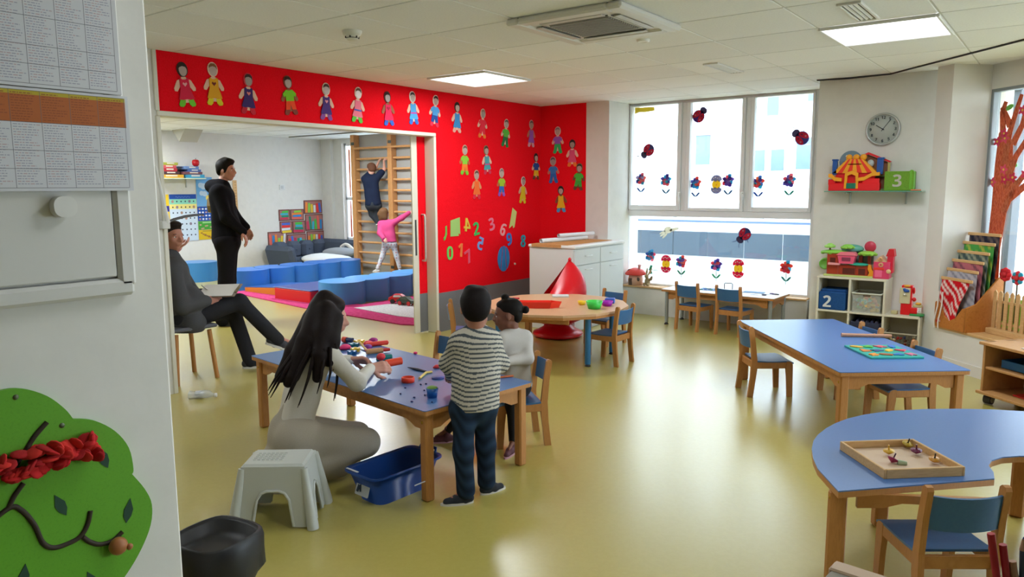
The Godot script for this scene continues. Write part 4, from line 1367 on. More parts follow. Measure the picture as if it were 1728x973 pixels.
	# boxes in the compartments
	o = thing("number_box", "dark blue fabric box marked with a white 2", "box", V(-1.70, 0.395, -7.32))
	part(o, "body", bb(V(-0.12, 0, -0.13), V(0.115, 0.165, 0.14), 0.008), grain("bluebox", 0.06, ["#1c4272", "#24508a", "#204a80"], V(4, 4, 4), 0.8, 0.3))
	part(o, "fold", bb(V(-0.115, 0.155, -0.125), V(0.11, 0.185, 0.10), 0.012), grain("bluebox", 0.06, [], V(4, 4, 4)))
	text(o, "numeral", "2", 0.11, 0.004, mat("#d8dcdc", 0.7), TR(V(-0.045, 0.075, 0.143)))
	o = thing("clear_bin", "clear plastic bin full of pastel toy bricks", "bin", V(-1.41, 0.395, -7.31))
	var cm := glass("#e8ece4", 0.22)
	k = mb()
	for sx in [-1.0, 1.0]:
		k.box(V(sx * 0.115, 0.085, 0), V(0.004, 0.17, 0.26))
		k.box(V(0, 0.085, sx * 0.13), V(0.23, 0.17, 0.004))
	part(o, "tub", k, cm)
	pt(o, "rim", "#d2d4c8", [[-0.118, 0.172, 0, 0.016, 0.012, 0.28], [0.118, 0.172, 0, 0.016, 0.012, 0.28], [0, 0.172, 0.135, 0.236, 0.012, 0.016], [0, 0.172, -0.135, 0.236, 0.012, 0.016]])
	part(o, "hand_slot", bb(V(-0.03, 0.148, 0.131), V(0.03, 0.16, 0.135)), mat("#5a4a3c", 0.7))
	var rng := RandomNumberGenerator.new()
	rng.seed = 21
	var cols := ["#e8b64a", "#d9c24f", "#e2876a", "#8fc4ae", "#dcdcd0", "#7fb6bd", "#e09a86", "#efd07a", "#6fae7a"]
	for i in 46:
		var b := thing("toy_brick", ["amber", "mustard", "salmon", "mint", "white", "grey-blue", "pink", "cream", "green"][i % 9] + " toy brick inside the clear plastic bin", "brick", V(-1.41 + rng.randf_range(-0.092, 0.092), 0.41 + rng.randf_range(0.0, 0.10), -7.31 + rng.randf_range(-0.10, 0.112)), rng.randf() * 6, "pastel toy bricks in the clear bin")
		k = mb(TR(Vector3.ZERO, 0, rng.randf_range(-0.7, 0.7), rng.randf_range(-0.7, 0.7)))
		k.box(Vector3.ZERO, V(0.045, 0.02, 0.022), 0.003)
		for s in [-1.0, 1.0]:
			k.cyl(V(s * 0.011, 0.01, 0), V(s * 0.011, 0.016, 0), 0.007, 8)
		part(b, "body", k, mat(cols[i % cols.size()], 0.4))
	o = thing("dark_box", "dark navy open box on the low shelf behind the chair", "box", V(-1.41, 0.07, -7.30))
	k = mb()
	for sx in [-1.0, 1.0]:
		k.box(V(sx * 0.12, 0.12, 0), V(0.008, 0.24, 0.26), 0.003)
		k.box(V(0, 0.12, sx * 0.13), V(0.235, 0.24, 0.008), 0.003)
	k.box(V(0, 0.005, 0), V(0.235, 0.01, 0.26))
	part(o, "body", k, mat("#232842", 0.7))
	for i in 5:
		part(o, "folded_cloth", bxr(V(-0.08 + 0.04 * i, 0.225, 0.0), V(0.03, 0.05, 0.2), 0.1, 0.01), mat(["#2c2f4c", "#3b3a4e", "#1f2238"][i % 3], 0.9))
	o = thing("wire_basket", "wire basket with red and brown toys on the bottom shelf", "basket", V(-1.12, 0.07, -7.30))
	k = mb()
	for i in 9:
		var x := -0.12 + 0.03 * i
		k.tube([V(x, 0.02, 0.13), V(x, 0.16, 0.14)], 0.003, 5)
	for y in [0.02, 0.09, 0.16]:
		k.tube([V(-0.125, y, 0.135), V(0.125, y, 0.135)], 0.003, 5)
		k.tube([V(-0.125, y, -0.12), V(-0.125, y, 0.135)], 0.003, 5)
		k.tube([V(0.125, y, -0.12), V(0.125, y, 0.135)], 0.003, 5)
	part(o, "wire_side", k, mat("#6d6a64", 0.4, 0.5, 0.6))
	pt(o, "rim", "#a79f8c", [[0, 0.168, 0.138, 0.26, 0.014, 0.012], [-0.128, 0.168, 0, 0.012, 0.014, 0.27], [0.128, 0.168, 0, 0.012, 0.014, 0.27]])
	for i in 16:
		var b := thing("toy_animal", ["red", "brown", "orange", "blue", "cream"][i % 5] + " small toy in the wire basket", "toy", V(-1.12 + rng.randf_range(-0.10, 0.10), 0.085 + rng.randf_range(0, 0.09), -7.30 + rng.randf_range(-0.08, 0.11)), rng.randf() * 6, "small toys in the wire basket")
		k = mb()
		k.ball(V(0, 0.012, 0), V(0.024, 0.013, 0.012), 8)
		k.ball(V(0.022, 0.022, 0), V(0.010, 0.010, 0.009), 8)
		part(b, "body", k, mat(["#b02a22", "#5a3a28", "#c96a2a", "#2a3a7a", "#d8c8a0"][i % 5], 0.5))

func stickmb(a: Vector3, b: Vector3, r: float) -> MB:
	var k := mb()
	k.tube([a, b], r, 8)
	return k

# ---------- paper dolls, numbers, clock, window pictures
func doll(o: Node3D, d: Dictionary):
	# local: x across, y up from the soles, z out of the wall; about 0.325 tall
	var skin: String = d.skin
	var k := mb()
	var z := 0.004
	# arms, neck, legs as one skin-coloured cut-out
	k.prism(poly([-0.03, 0.20, -0.055, 0.19, -0.085, 0.135, -0.082, 0.115, -0.062, 0.112, -0.035, 0.15, -0.03, 0.03, 0.03, 0.03, 0.035, 0.15, 0.062, 0.112, 0.082, 0.115, 0.085, 0.135, 0.055, 0.19, 0.03, 0.20, 0.014, 0.215, -0.014, 0.215]), 0, z)
	part(o, "skin_cutout", k, mat(skin, 0.85))
	k = mb()
	k.prism(circle(0.043, 20, 0, 0.268, 0.054), 0.001, z + 0.001)
	part(o, "head", k, mat(d.hood, 0.85))
	k = mb()
	k.prism(circle(0.031, 18, 0.002, 0.262, 0.042), z, z + 0.003)
	part(o, "photo_face", k, mat(d.face, 0.3))
	k = mb()
	k.prism(poly([-0.032, 0.275, -0.03, 0.295, -0.014, 0.311, 0.014, 0.312, 0.031, 0.295, 0.034, 0.27, 0.024, 0.285, 0.0, 0.291, -0.022, 0.284]), z + 0.002, z + 0.005)
	part(o, "hair", k, mat(d.hair, 0.8))
	if d.has("dress"):
		k = mb()
		k.prism(poly([-0.026, 0.208, -0.014, 0.196, 0.014, 0.196, 0.026, 0.208, 0.036, 0.20, 0.038, 0.13, 0.062, 0.055, 0.03, 0.05, 0.0, 0.056, -0.03, 0.05, -0.062, 0.055, -0.038, 0.13, -0.036, 0.20]), z, z + 0.004)
		part(o, "dress", k, mat(d.dress, 0.85))
	else:
		k = mb()
		k.prism(poly([-0.03, 0.207, -0.012, 0.20, 0.012, 0.20, 0.03, 0.207, 0.066, 0.175, 0.056, 0.145, 0.04, 0.158, 0.04, 0.115, -0.04, 0.115, -0.04, 0.158, -0.056, 0.145, -0.066, 0.175]), z, z + 0.004)
		part(o, "shirt", k, mat(d.shirt, 0.85))
		k = mb()
		k.prism(poly([-0.04, 0.12, 0.04, 0.12, 0.052, 0.045, 0.012, 0.045, 0.0, 0.085, -0.012, 0.045, -0.052, 0.045]), z - 0.001, z + 0.003)
		part(o, "trousers", k, mat(d.pants, 0.85))
	for s in [-1.0, 1.0]:
		k = mb()
		k.prism(poly([s * 0.010, 0.05, s * 0.05, 0.055, s * 0.066, 0.02, s * 0.06, 0.004, s * 0.035, 0.0, s * 0.018, 0.016]), 0.001, z + 0.002)
		part(o, "shoe", k, mat(d.shoes, 0.85))
	if d.has("sash"):
		k = mb()
		k.prism(poly([-0.041, 0.118, 0.041, 0.118, 0.044, 0.105, -0.044, 0.105]), z + 0.003, z + 0.006)
		part(o, "sash", k, mat(d.sash, 0.8))
	if d.has("heart"):
		k = mb()
		k.prism(poly([0, 0.145, 0.018, 0.165, 0.012, 0.176, 0.0, 0.168, -0.012, 0.176, -0.018, 0.165]), z + 0.003, z + 0.006)
		part(o, "heart", k, mat(d.heart, 0.8))

func build_wall_things():
	var pale := "#e6b8a0"
	var brown := "#9a5a3a"
	var D := [
		["L", -3.093, 2.129, 0.11, {"dress": "#d5163f", "shoes": "#6cc02c", "skin": pale, "hood": "#3c2a24", "hair": "#2c201c", "heart": "#e8a0a0"}, "paper doll in crimson dress and green shoes, first on the red strip"],
		["L", -3.316, 2.157, 0.03, {"dress": "#e0a018", "shoes": "#d8c81c", "skin": pale, "hood": "#e8c4ac", "hair": "#8a5a34", "heart": "#7a2a22"}, "paper doll in mustard dress with a brown heart"],
		["L", -3.602, 2.113, -0.04, {"dress": "#3c2468", "shoes": "#c81c30", "skin": pale, "hood": "#d83040", "hair": "#3a2a28", "heart": "#e07a7a"}, "paper doll in purple dress with red hair and red shoes"],
		["L", -4.017, 2.137, 0.11, {"shirt": "#7ac81c", "pants": "#ee4a18", "shoes": "#8a3a2c", "skin": brown, "hood": "#8a4030", "hair": "#3a2018"}, "brown paper doll in lime shirt and orange shorts on the strip"],
		["L", -4.38, 2.119, -0.03, {"dress": "#4a2c78", "shoes": "#8a4a9a", "skin": pale, "hood": "#e0c8b4", "hair": "#4a3428", "heart": "#d88a9a"}, "paper doll in purple dress with mauve shoes"],
		["L", -4.733, 2.122, -0.09, {"dress": "#e8748a", "shoes": "#5ab83a", "skin": pale, "hood": "#e8d0c0", "hair": "#6a4a38", "sash": "#3a5ab0"}, "paper doll in pink dress with blue belt and green shoes"],
		["L", -5.137, 2.119, 0.06, {"dress": "#e01c50", "shoes": "#2a5ab8", "skin": brown, "hood": "#5a2a28", "hair": "#2a1814", "heart": "#a01030"}, "brown paper doll in crimson dress with blue shoes"],
		["L", -5.477, 2.152, 0.06, {"dress": "#4aa0d8", "shoes": "#2a6ac0", "skin": pale, "hood": "#e8d8cc", "hair": "#3a3030", "sash": "#c83a9a"}, "paper doll in sky blue dress with magenta belt"],
		["L", -5.77, 2.148, -0.11, {"shirt": "#4a9ad8", "pants": "#1c4a98", "shoes": "#d82a4a", "skin": pale, "hood": "#e8d0c0", "hair": "#3a2c28"}, "paper doll in blue shirt and dark blue shorts above the jamb"],
		["L", -6.124, 2.107, -0.04, {"dress": "#3a8ac8", "shoes": "#e0a090", "skin": pale, "hood": "#3a2a24", "hair": "#221814"}, "paper doll in blue dress with bare pink feet"],
		["L", -6.547, 2.072, -0.08, {"shirt": "#e0243c", "pants": "#e0243c", "shoes": "#e87a2a", "skin": pale, "hood": "#e0b8a0", "hair": "#9a7a6a"}, "paper doll dressed all in red with orange shoes"],
		["L", -6.963, 1.992, -0.13, {"shirt": "#5ab83a", "pants": "#1c6a3a", "shoes": "#1c7a3a", "skin": pale, "hood": "#e0c8b8", "hair": "#6a5a50"}, "paper doll in light green shirt and dark green trousers"],
		["L", -7.489, 2.012, -0.03, {"dress": "#9a5ac0", "shoes": "#e0a0b0", "skin": "#c8705a", "hood": "#d0a8a0", "hair": "#6a5a5a"}, "paper doll in lilac dress beside the wall corner"],
		["B", -5.055, 1.933, 0.0, {"shirt": "#9a58c0", "pants": "#3ac06a", "shoes": "#3ac06a", "skin": pale, "hood": "#e8d8d0", "hair": "#8a8080"}, "paper doll in purple shirt and bright green trousers"],
		["B", -4.846, 1.772, 0.0, {"dress": "#e0507a", "shoes": "#ee7a2a", "skin": pale, "hood": "#3a2a2a", "hair": "#221a1a"}, "paper doll in pink dress with orange shoes near the pillar"],
		["L", -6.24, 1.665, -0.04, {"shirt": "#8ac83a", "pants": "#ee7a2a", "shoes": "#7ac02c", "skin": "#c8603a", "hood": "#d8a890", "hair": "#7a5a48"}, "brown paper doll in lime shirt and orange trousers, second row"],
		["L", -6.641, 1.676, 0.08, {"dress": "#4aa0a8", "shoes": "#d82a4a", "skin": pale, "hood": "#8a6a4a", "hair": "#4a3424", "sash": "#d0408a"}, "paper doll in teal dress with pink belt and red shoes"],
		["L", -7.594, 1.622, 0.0, {"shirt": "#1c4a9a", "pants": "#e8c01c", "shoes": "#6a3a20", "skin": pale, "hood": "#221c1c", "hair": "#181414"}, "paper doll in navy shirt and yellow shorts"],
		["B", -5.114, 1.577, 0.03, {"shirt": "#3a7ac0", "pants": "#2a6ab8", "shoes": "#2a6ab8", "skin": "#c8705a", "hood": "#b8a098", "hair": "#5a5050"}, "paper doll dressed all in blue on the back wall"],
		["B", -4.765, 1.49, -0.08, {"shirt": "#4ab83a", "pants": "#3aa83a", "shoes": "#7a3a28", "skin": "#7a4028", "hood": "#7a6a48", "hair": "#3a2a18"}, "dark brown paper doll dressed in green by the pillar"],
		["L", -6.442, 1.40, -0.01, {"dress": "#ee6a2a", "shoes": "#d8203a", "skin": "#e09060", "hood": "#d8a088", "hair": "#6a4a3a"}, "paper doll in orange dress with red shoes"],
		["L", -6.895, 1.427, -0.02, {"shirt": "#a0c82c", "pants": "#2a6ac0", "shoes": "#a050b8", "skin": "#c8603a", "hood": "#d0b8b0", "hair": "#8a7a78"}, "paper doll in olive shirt, blue trousers and violet shoes"],
		["L", -7.308, 1.337, -0.07, {"dress": "#d8c01c", "shoes": "#d8c01c", "skin": "#e0a088", "hood": "#e0d0c8", "hair": "#7a6a68"}, "paper doll dressed all in yellow, lowest on the side wall"],
		["B", -5.0, 1.224, 0.03, {"dress": "#e8b81c", "shoes": "#4a9ad0", "skin": "#8a4a30", "hood": "#3a2a24", "hair": "#221814"}, "brown paper doll in yellow dress with blue shoes, lowest on back wall"]]
	var faces := ["#b09a90", "#c2aca0", "#a3958e", "#b8a69e"]
	for i in D.size():
		var d: Array = D[i]
		var o := thing("paper_doll", d[5], "paper doll", Vector3.ZERO, 0, "paper dolls on the red wall")
		var info: Dictionary = d[4]
		info["face"] = faces[i % 4]
		if d[0] == "L":
			o.transform = Transform3D(Basis(Vector3(0, 0, -1), Vector3.UP, Vector3(1, 0, 0)) * Basis(Vector3(0, 0, 1), d[3]), V(XR + 0.002, d[2], d[1]))
		else:
			o.transform = Transform3D(Basis(Vector3(0, 0, 1), d[3]), V(d[1], d[2], -7.698))
		doll(o, info)
	# paper numbers (cut-outs)
	var side := Basis(Vector3(0, 0, -1), Vector3.UP, Vector3(1, 0, 0))
	for q in [["4", -6.28, 1.12, -0.1, "#d8b83a", true, "yellow paper numeral four, mirrored, on the red wall"], ["2", -6.43, 1.07, 0.15, "#3ab85a", false, "green paper numeral two on the red wall"], ["3", -6.71, 1.11, 0.25, "#e8728a", false, "pink paper numeral three on the red wall"], ["6", -6.92, 1.04, -0.45, "#e89a9a", false, "salmon paper numeral six beside the pink three"], ["9", -7.04, 0.92, 0.2, "#3a80d8", false, "blue paper numeral nine on the red wall"], ["8", -7.32, 0.88, -0.05, "#2ab8d0", false, "turquoise paper numeral eight on the red wall"], ["5", -6.50, 0.90, -0.35, "#7a9ad8", true, "pale blue paper numeral five, mirrored, on the red wall"], ["0", -5.98, 0.83, 0.0, "#6ac85a", false, "green paper numeral zero on the red wall"], ["1", -6.16, 0.85, -0.1, "#ee7a3a", false, "orange paper numeral one on the red wall"], ["7", -6.29, 0.77, 0.4, "#e0506a", false, "pink paper numeral seven beside the orange one"]]:
		var o := thing("paper_numeral", q[6], "paper numeral", V(XR + 0.004, q[2], q[1]), 0, "paper numerals on the red wall")
		var bs := side * Basis(Vector3(0, 0, 1), q[3])
		if q[5]:
			bs = bs * Basis(Vector3.UP, PI)
		text(o, "numeral", q[0], 0.15, 0.006, mat(q[4], 0.8), Transform3D(bs, Vector3.ZERO))
	var cut := [["paper_scrap", [-0.075, -0.10, 0.06, -0.10, 0.055, -0.07, 0.085, -0.085, 0.08, 0.10, -0.07, 0.07], -6.07, 1.11, "#9ac06a", "square of pale green paper on the red wall"], ["paper_scrap", [-0.07, -0.11, 0.0, -0.075, 0.01, -0.11, 0.035, -0.1, 0.08, 0.08, 0.0, 0.13], -7.11, 1.16, "#c8d07a", "slanting yellow-green paper quadrilateral on the red wall"], ["paper_hook", [-0.03, -0.09, -0.005, -0.075, 0.02, -0.02, 0.018, 0.07, -0.005, 0.06, -0.002, 0.0, -0.015, -0.04, -0.035, -0.06], -5.92, 1.06, "#6ab84a", "green paper hook shape left of the green square"]]
	for q in cut:
		var k := mb(Transform3D(side, V(XR + 0.002, q[3], q[2])))
		k.prism(poly(q[1]), 0, 0.004)
		solo(q[0], k, mat(q[4], 0.85), q[5], "paper shape")
	var ball := thing("paper_oval", "blue paper oval in three slices on the red wall", "paper shape", V(XR + 0.002, 0.70, -6.93))
	ball.basis = side
	var oval := circle(0.115, 32, 0, 0, 0.15)
	var cutters := [poly([-0.2, -0.2, -0.075, -0.2, -0.012, 0.2, -0.2, 0.2]), poly([-0.062, -0.2, 0.052, -0.2, 0.022, 0.2, 0.002, 0.2]), poly([0.065, -0.2, 0.2, -0.2, 0.2, 0.2, 0.036, 0.2])]
	for c in cutters:
		var got := Geometry2D.intersect_polygons(oval, c)
		if got.size() > 0:
			var k := mb()
			k.prism(got[0], 0, 0.004)
			part(ball, "slice", k, mat("#2a8ad0", 0.8))
	var kk := mb()
	kk.cyl(V(XR, 0.62, -7.15), V(XR + 0.012, 0.62, -7.15), 0.012, 12)
	solo("wall_pin", kk, mat("#e0dcd0", 0.5), "small white knob pinned low on the red wall", "pin")
	# clock
	var cl := thing("wall_clock", "round grey wall clock showing six past ten", "clock", V(-1.415, 2.028, -7.498))
	var tb := Transform3D(Basis(Vector3.RIGHT, Vector3(0, 0, -1), Vector3(0, 1, 0)).inverse(), Vector3.ZERO)
	kk = mb(TR(Vector3.ZERO, 0, PI / 2))
	kk.lathe([Vector2(0, 0.0), Vector2(0.142, 0.0), Vector2(0.146, 0.012), Vector2(0.144, 0.03), Vector2(0.138, 0.036), Vector2(0.128, 0.034), Vector2(0.126, 0.022)], 48)
	part(cl, "rim", kk, mat("#b9bdbb", 0.35, 0.5, 0.5))
	kk = mb(TR(Vector3.ZERO, 0, PI / 2))
	kk.lathe([Vector2(0.127, 0.021), Vector2(0.127, 0.023), Vector2(0, 0.023)], 48)
	part(cl, "dial", kk, mat("#b7bdb8", 0.5))
	for h in range(1, 13):
		var a := PI / 2 - TAU * h / 12.0
		text(cl, "numeral", str(h), 0.026, 0.002, mat("#33383a", 0.6), TR(V(cos(a) * 0.103, sin(a) * 0.103, 0.0245)))
	for q in [[10.1 / 12.0, 0.068, 0.0065], [6.0 / 60.0, 0.105, 0.0045]]:
		var a: float = PI / 2 - TAU * q[0]
		kk = mb(TR(V(0, 0, 0.028), 0, 0, a))
		kk.box(V(q[1] * 0.4, 0, 0), V(q[1] * 1.2, q[2], 0.002))
		part(cl, "hand", kk, mat("#23262e", 0.5))
	kk = mb()
	kk.ball(V(0, 0, 0.03), V(0.007, 0.007, 0.004), 10)
	part(cl, "hub", kk, mat("#23262e", 0.5))
	window_pictures()
	bay_things()

func tissue(hex: String, rough := 0.9) -> StandardMaterial3D:
	if mats.has("tissue" + hex):
		return mats["tissue" + hex]
	var m := StandardMaterial3D.new()
	m.albedo_color = Color(hex)
	m.roughness = rough
	m.backlight_enabled = true
	m.backlight = Color(hex).lightened(0.1)
	mats["tissue" + hex] = m
	return m
func window_pictures():
	var zz := -8.2385
	var paper := {}
	var fl := [[-4.203, 1.585, 0], [-3.876, 1.568, 1], [-3.504, 1.531, 2], [-3.118, 1.556, 3], [-2.776, 1.534, 4], [-2.445, 1.55, 5], [-4.057, 0.665, 6], [-3.655, 0.613, 7], [-3.225, 0.597, 8], [-2.436, 0.618, 9]]
	var lab := ["tissue-petal flower low at the left of the first upper pane", "tissue-petal flower low at the right of the first upper pane", "tissue-petal flower low at the left of the middle upper pane", "purple tissue-petal flower beside the grey egg", "tissue-petal flower low at the left of the right upper pane", "tissue-petal flower low at the right of the right upper pane", "tissue-petal flower with loose stem at the far left of lower pane", "tissue-petal flower right of the first red egg, lower pane", "tissue-petal flower left of the second red egg, lower pane", "red tissue-petal flower alone at the right of lower pane"]
	var pal := [["#3c3f8a", "#d8505a", "#e07a6a", "#9a8ab0", "#4a90a8", "#c85a6a"], ["#4a3c90", "#2a9ac0", "#d8607a", "#3ab0c8", "#5a4aa0", "#d06a70"], ["#2a9ac8", "#d85050", "#4a3a98", "#3aa0d0", "#e06a5a", "#6a7ab8"], ["#4a2a88", "#5a3a98", "#2a90c0", "#d8506a", "#6a4aa0", "#7a5ab0"], ["#e05a4a", "#5a3a90", "#3ab0c8", "#4a80c0", "#e87a4a", "#d84a5a"], ["#5a48a0", "#2aa0c8", "#d8607a", "#4a3a90", "#e07a8a", "#6a58a8"], ["#2a80b0", "#4a90b8", "#d8607a", "#3a5a98", "#e08a9a", "#4aa0c0"], ["#e0605a", "#2a98b8", "#5a4aa0", "#d87a7a", "#7a4a98", "#d85a6a"], ["#2a9ac0", "#5a3a98", "#3a58a8", "#d06aa0", "#4a2a88", "#e05a6a"], ["#e04a3a", "#d83a4a", "#3aa0c0", "#e86a5a", "#c03a50", "#e85a48"]]
	for f in fl:
		var i: int = f[2]
		var o := thing("paper_flower", lab[i], "paper flower", V(f[0], f[1], zz), 0, "paper flowers on the window")
		var rng := RandomNumberGenerator.new()
		rng.seed = 100 + i
		for j in 13:
			var a := j * 2.4
			var r := 0.058 * sqrt(j / 13.0)
			var k := mb()
			var p := PackedVector2Array()
			for t in 8:
				p.append(Vector2(r * cos(a) + (0.024 + 0.006 * sin(t * 3.0 + j)) * cos(TAU * t / 8), 0.035 + r * sin(a) * 1.05 + 0.023 * sin(TAU * t / 8)))
			k.prism(p, 0.0005 * (j % 4), 0.001 + 0.0005 * (j % 4))
			part(o, "petal", k, tissue(pal[i][(j + i) % 6], 0.9))
		var lo := i == 6
		var k2 := mb()
		if lo:
			k2.prism(poly([-0.06, -0.135, 0.10, -0.145, 0.10, -0.139, -0.06, -0.129]), 0, 0.0015)
		else:
			k2.prism(poly([-0.003, -0.02, 0.003, -0.02, 0.002, -0.155, -0.004, -0.155]), 0, 0.0015)
		part(o, "stem", k2, tissue("#3a5a6a" if i < 6 else "#3a7a5a", 0.9))
		for s in [-1.0, 1.0]:
			k2 = mb()
			if lo:
				k2.prism(poly([-0.02, -0.135, 0.0, -0.135 + s * 0.055, 0.03, -0.135 + s * 0.05, 0.01, -0.14]), 0, 0.0012)
			else:
				k2.prism(poly([0, -0.12, s * 0.02, -0.118, s * 0.05, -0.085, s * 0.052, -0.065, s * 0.03, -0.075, s * 0.008, -0.10]), 0, 0.0012)
			part(o, "leaf", k2, tissue(["#3a5a88", "#3a607a", "#3a5a8a", "#3a5a78", "#3a5a9a", "#3a8a78", "#3a8a68", "#3a7a5a", "#3a8a60", "#3a7a70"][i], 0.9))
	for e in [[-3.256, 1.55, "#8a8aa8", "grey speckled paper egg with yellow chick, middle upper pane"], [-3.853, 0.609, "#d02050", "red spotted paper egg at the left of the lower pane"], [-2.968, 0.605, "#d81c48", "red spotted paper egg at the right of the lower pane"]]:
		var o := thing("paper_egg", e[3], "paper egg", V(e[0], e[1], zz), 0, "hatching paper eggs on the window")
		var k := mb()
		k.prism(circle(0.052, 20, 0, 0, 0.06), 0, 0.001)
		part(o, "chick", k, tissue("#e0c030", 0.9))
		k = mb()
		k.prism(poly([-0.008, 0.0, 0.008, 0.0, 0.0, -0.014]), 0.001, 0.002)
		part(o, "beak", k, tissue("#e0602a", 0.9))
		for s in [-1.0, 1.0]:
			k = mb()
			var p := PackedVector2Array()
			for i in 13:
				var a := PI * i / 12
				p.append(Vector2(0.066 * cos(a), s * (0.045 + 0.062 * sin(a))))
			for i in 7:
				p.append(Vector2(-0.066 + 0.022 * (i + 0.0) + 0.011, s * (0.045 - (0.016 if i % 2 == 0 else 0.0))) if i < 6 else Vector2(0.066, s * 0.045))
			k.prism(p, 0.001, 0.0025)
			part(o, "shell_half", k, tissue(e[2], 0.9))
			for i in 4:
				k = mb()
				k.prism(circle(0.008, 8, -0.035 + 0.023 * i, s * (0.07 + 0.01 * (i % 2))), 0.0025, 0.0032)
				part(o, "spot", k, tissue("#ece4e4", 0.9))
	for l in [[-4.124, 1.95, 2.3, "#342c58", "paper ladybird on the left upper pane"], [-3.478, 2.335, -0.75, "#4a1f6a", "paper ladybird at the top of the middle upper pane"], [-2.35, 2.039, 0.9, "#33306a", "paper ladybird on the right upper pane"], [-2.921, 0.982, 2.45, "#2a2a58", "paper ladybird at the top of the wide lower pane"]]:
		var o := thing("paper_ladybird", l[4], "paper ladybird", Vector3.ZERO, 0, "paper ladybirds on the window")
		o.transform = Transform3D(Basis(Vector3(0, 0, 1), l[2]), V(l[0], l[1], zz))
		var k := mb()
		k.prism(circle(0.072, 24, 0, -0.02), 0, 0.0015)
		part(o, "body", k, tissue(l[3], 0.9))
		k = mb()
		k.prism(circle(0.045, 18, 0, 0.065, 0.036), 0, 0.0015)
		part(o, "head", k, tissue("#3a3450", 0.9))
		for s in [-1.0, 1.0]:
			k = mb(TR(V(s * 0.034, -0.015, 0), 0, 0, s * 0.25))
			k.prism(circle(0.029, 16, 0, 0, 0.056), 0.0015, 0.003)
			part(o, "wing", k, tissue("#d8203f", 0.9))
			for i in 2:
				k = mb(TR(V(s * 0.034, -0.015, 0), 0, 0, s * 0.25))
				k.prism(circle(0.009, 10, 0, -0.022 + 0.044 * i), 0.003, 0.004)
				part(o, "wing_spot", k, tissue("#c8808a" if i == 0 else "#5a1a3a", 0.9))
			k = mb()
			k.tube([V(s * 0.018, 0.09, 0.001), V(s * 0.035, 0.125, 0.001), V(s * 0.052, 0.138, 0.001)], 0.003, 5)
			part(o, "antenna", k, tissue("#3a3450", 0.9))
			k = mb()
			k.tube([V(s * 0.06, 0.01, 0.001), V(s * 0.095, 0.028, 0.001)], 0.003, 5)
			part(o, "foot", k, tissue("#4a3a60", 0.9))
	var k := mb(Transform3D(Basis.IDENTITY, V(-3.817, 1.016, zz)))
	for q in [[-0.02, 0.0, 0.055, 0.04, 0.2], [-0.09, -0.03, 0.045, 0.012, 0.5], [-0.085, -0.055, 0.045, 0.012, 0.6], [-0.06, -0.07, 0.045, 0.012, 0.8], [0.06, 0.01, 0.06, 0.018, 0.25]]:
		var keep := k.T
		k.T = k.T * TR(V(q[0], q[1], 0), 0, 0, q[4])
		k.prism(circle(q[2], 14, 0, 0, q[3]), 0, 0.001)
		k.T = keep
	solo("paint_hand", k, tissue("#e2dfcf", 0.9), "pale painted hand shape on the wide lower pane", "painting")
	k = mb(Transform3D(Basis.IDENTITY, V(-4.21, 2.44, zz)))
	k.prism(poly([-0.09, 0.03, 0.16, 0.025, 0.17, -0.02, 0.05, -0.03, -0.04, -0.025, -0.09, -0.04]), 0, 0.001)
	solo("paint_smear", k, tissue("#d6c348", 0.9), "yellow paint smear in the top corner of the left pane", "painting")

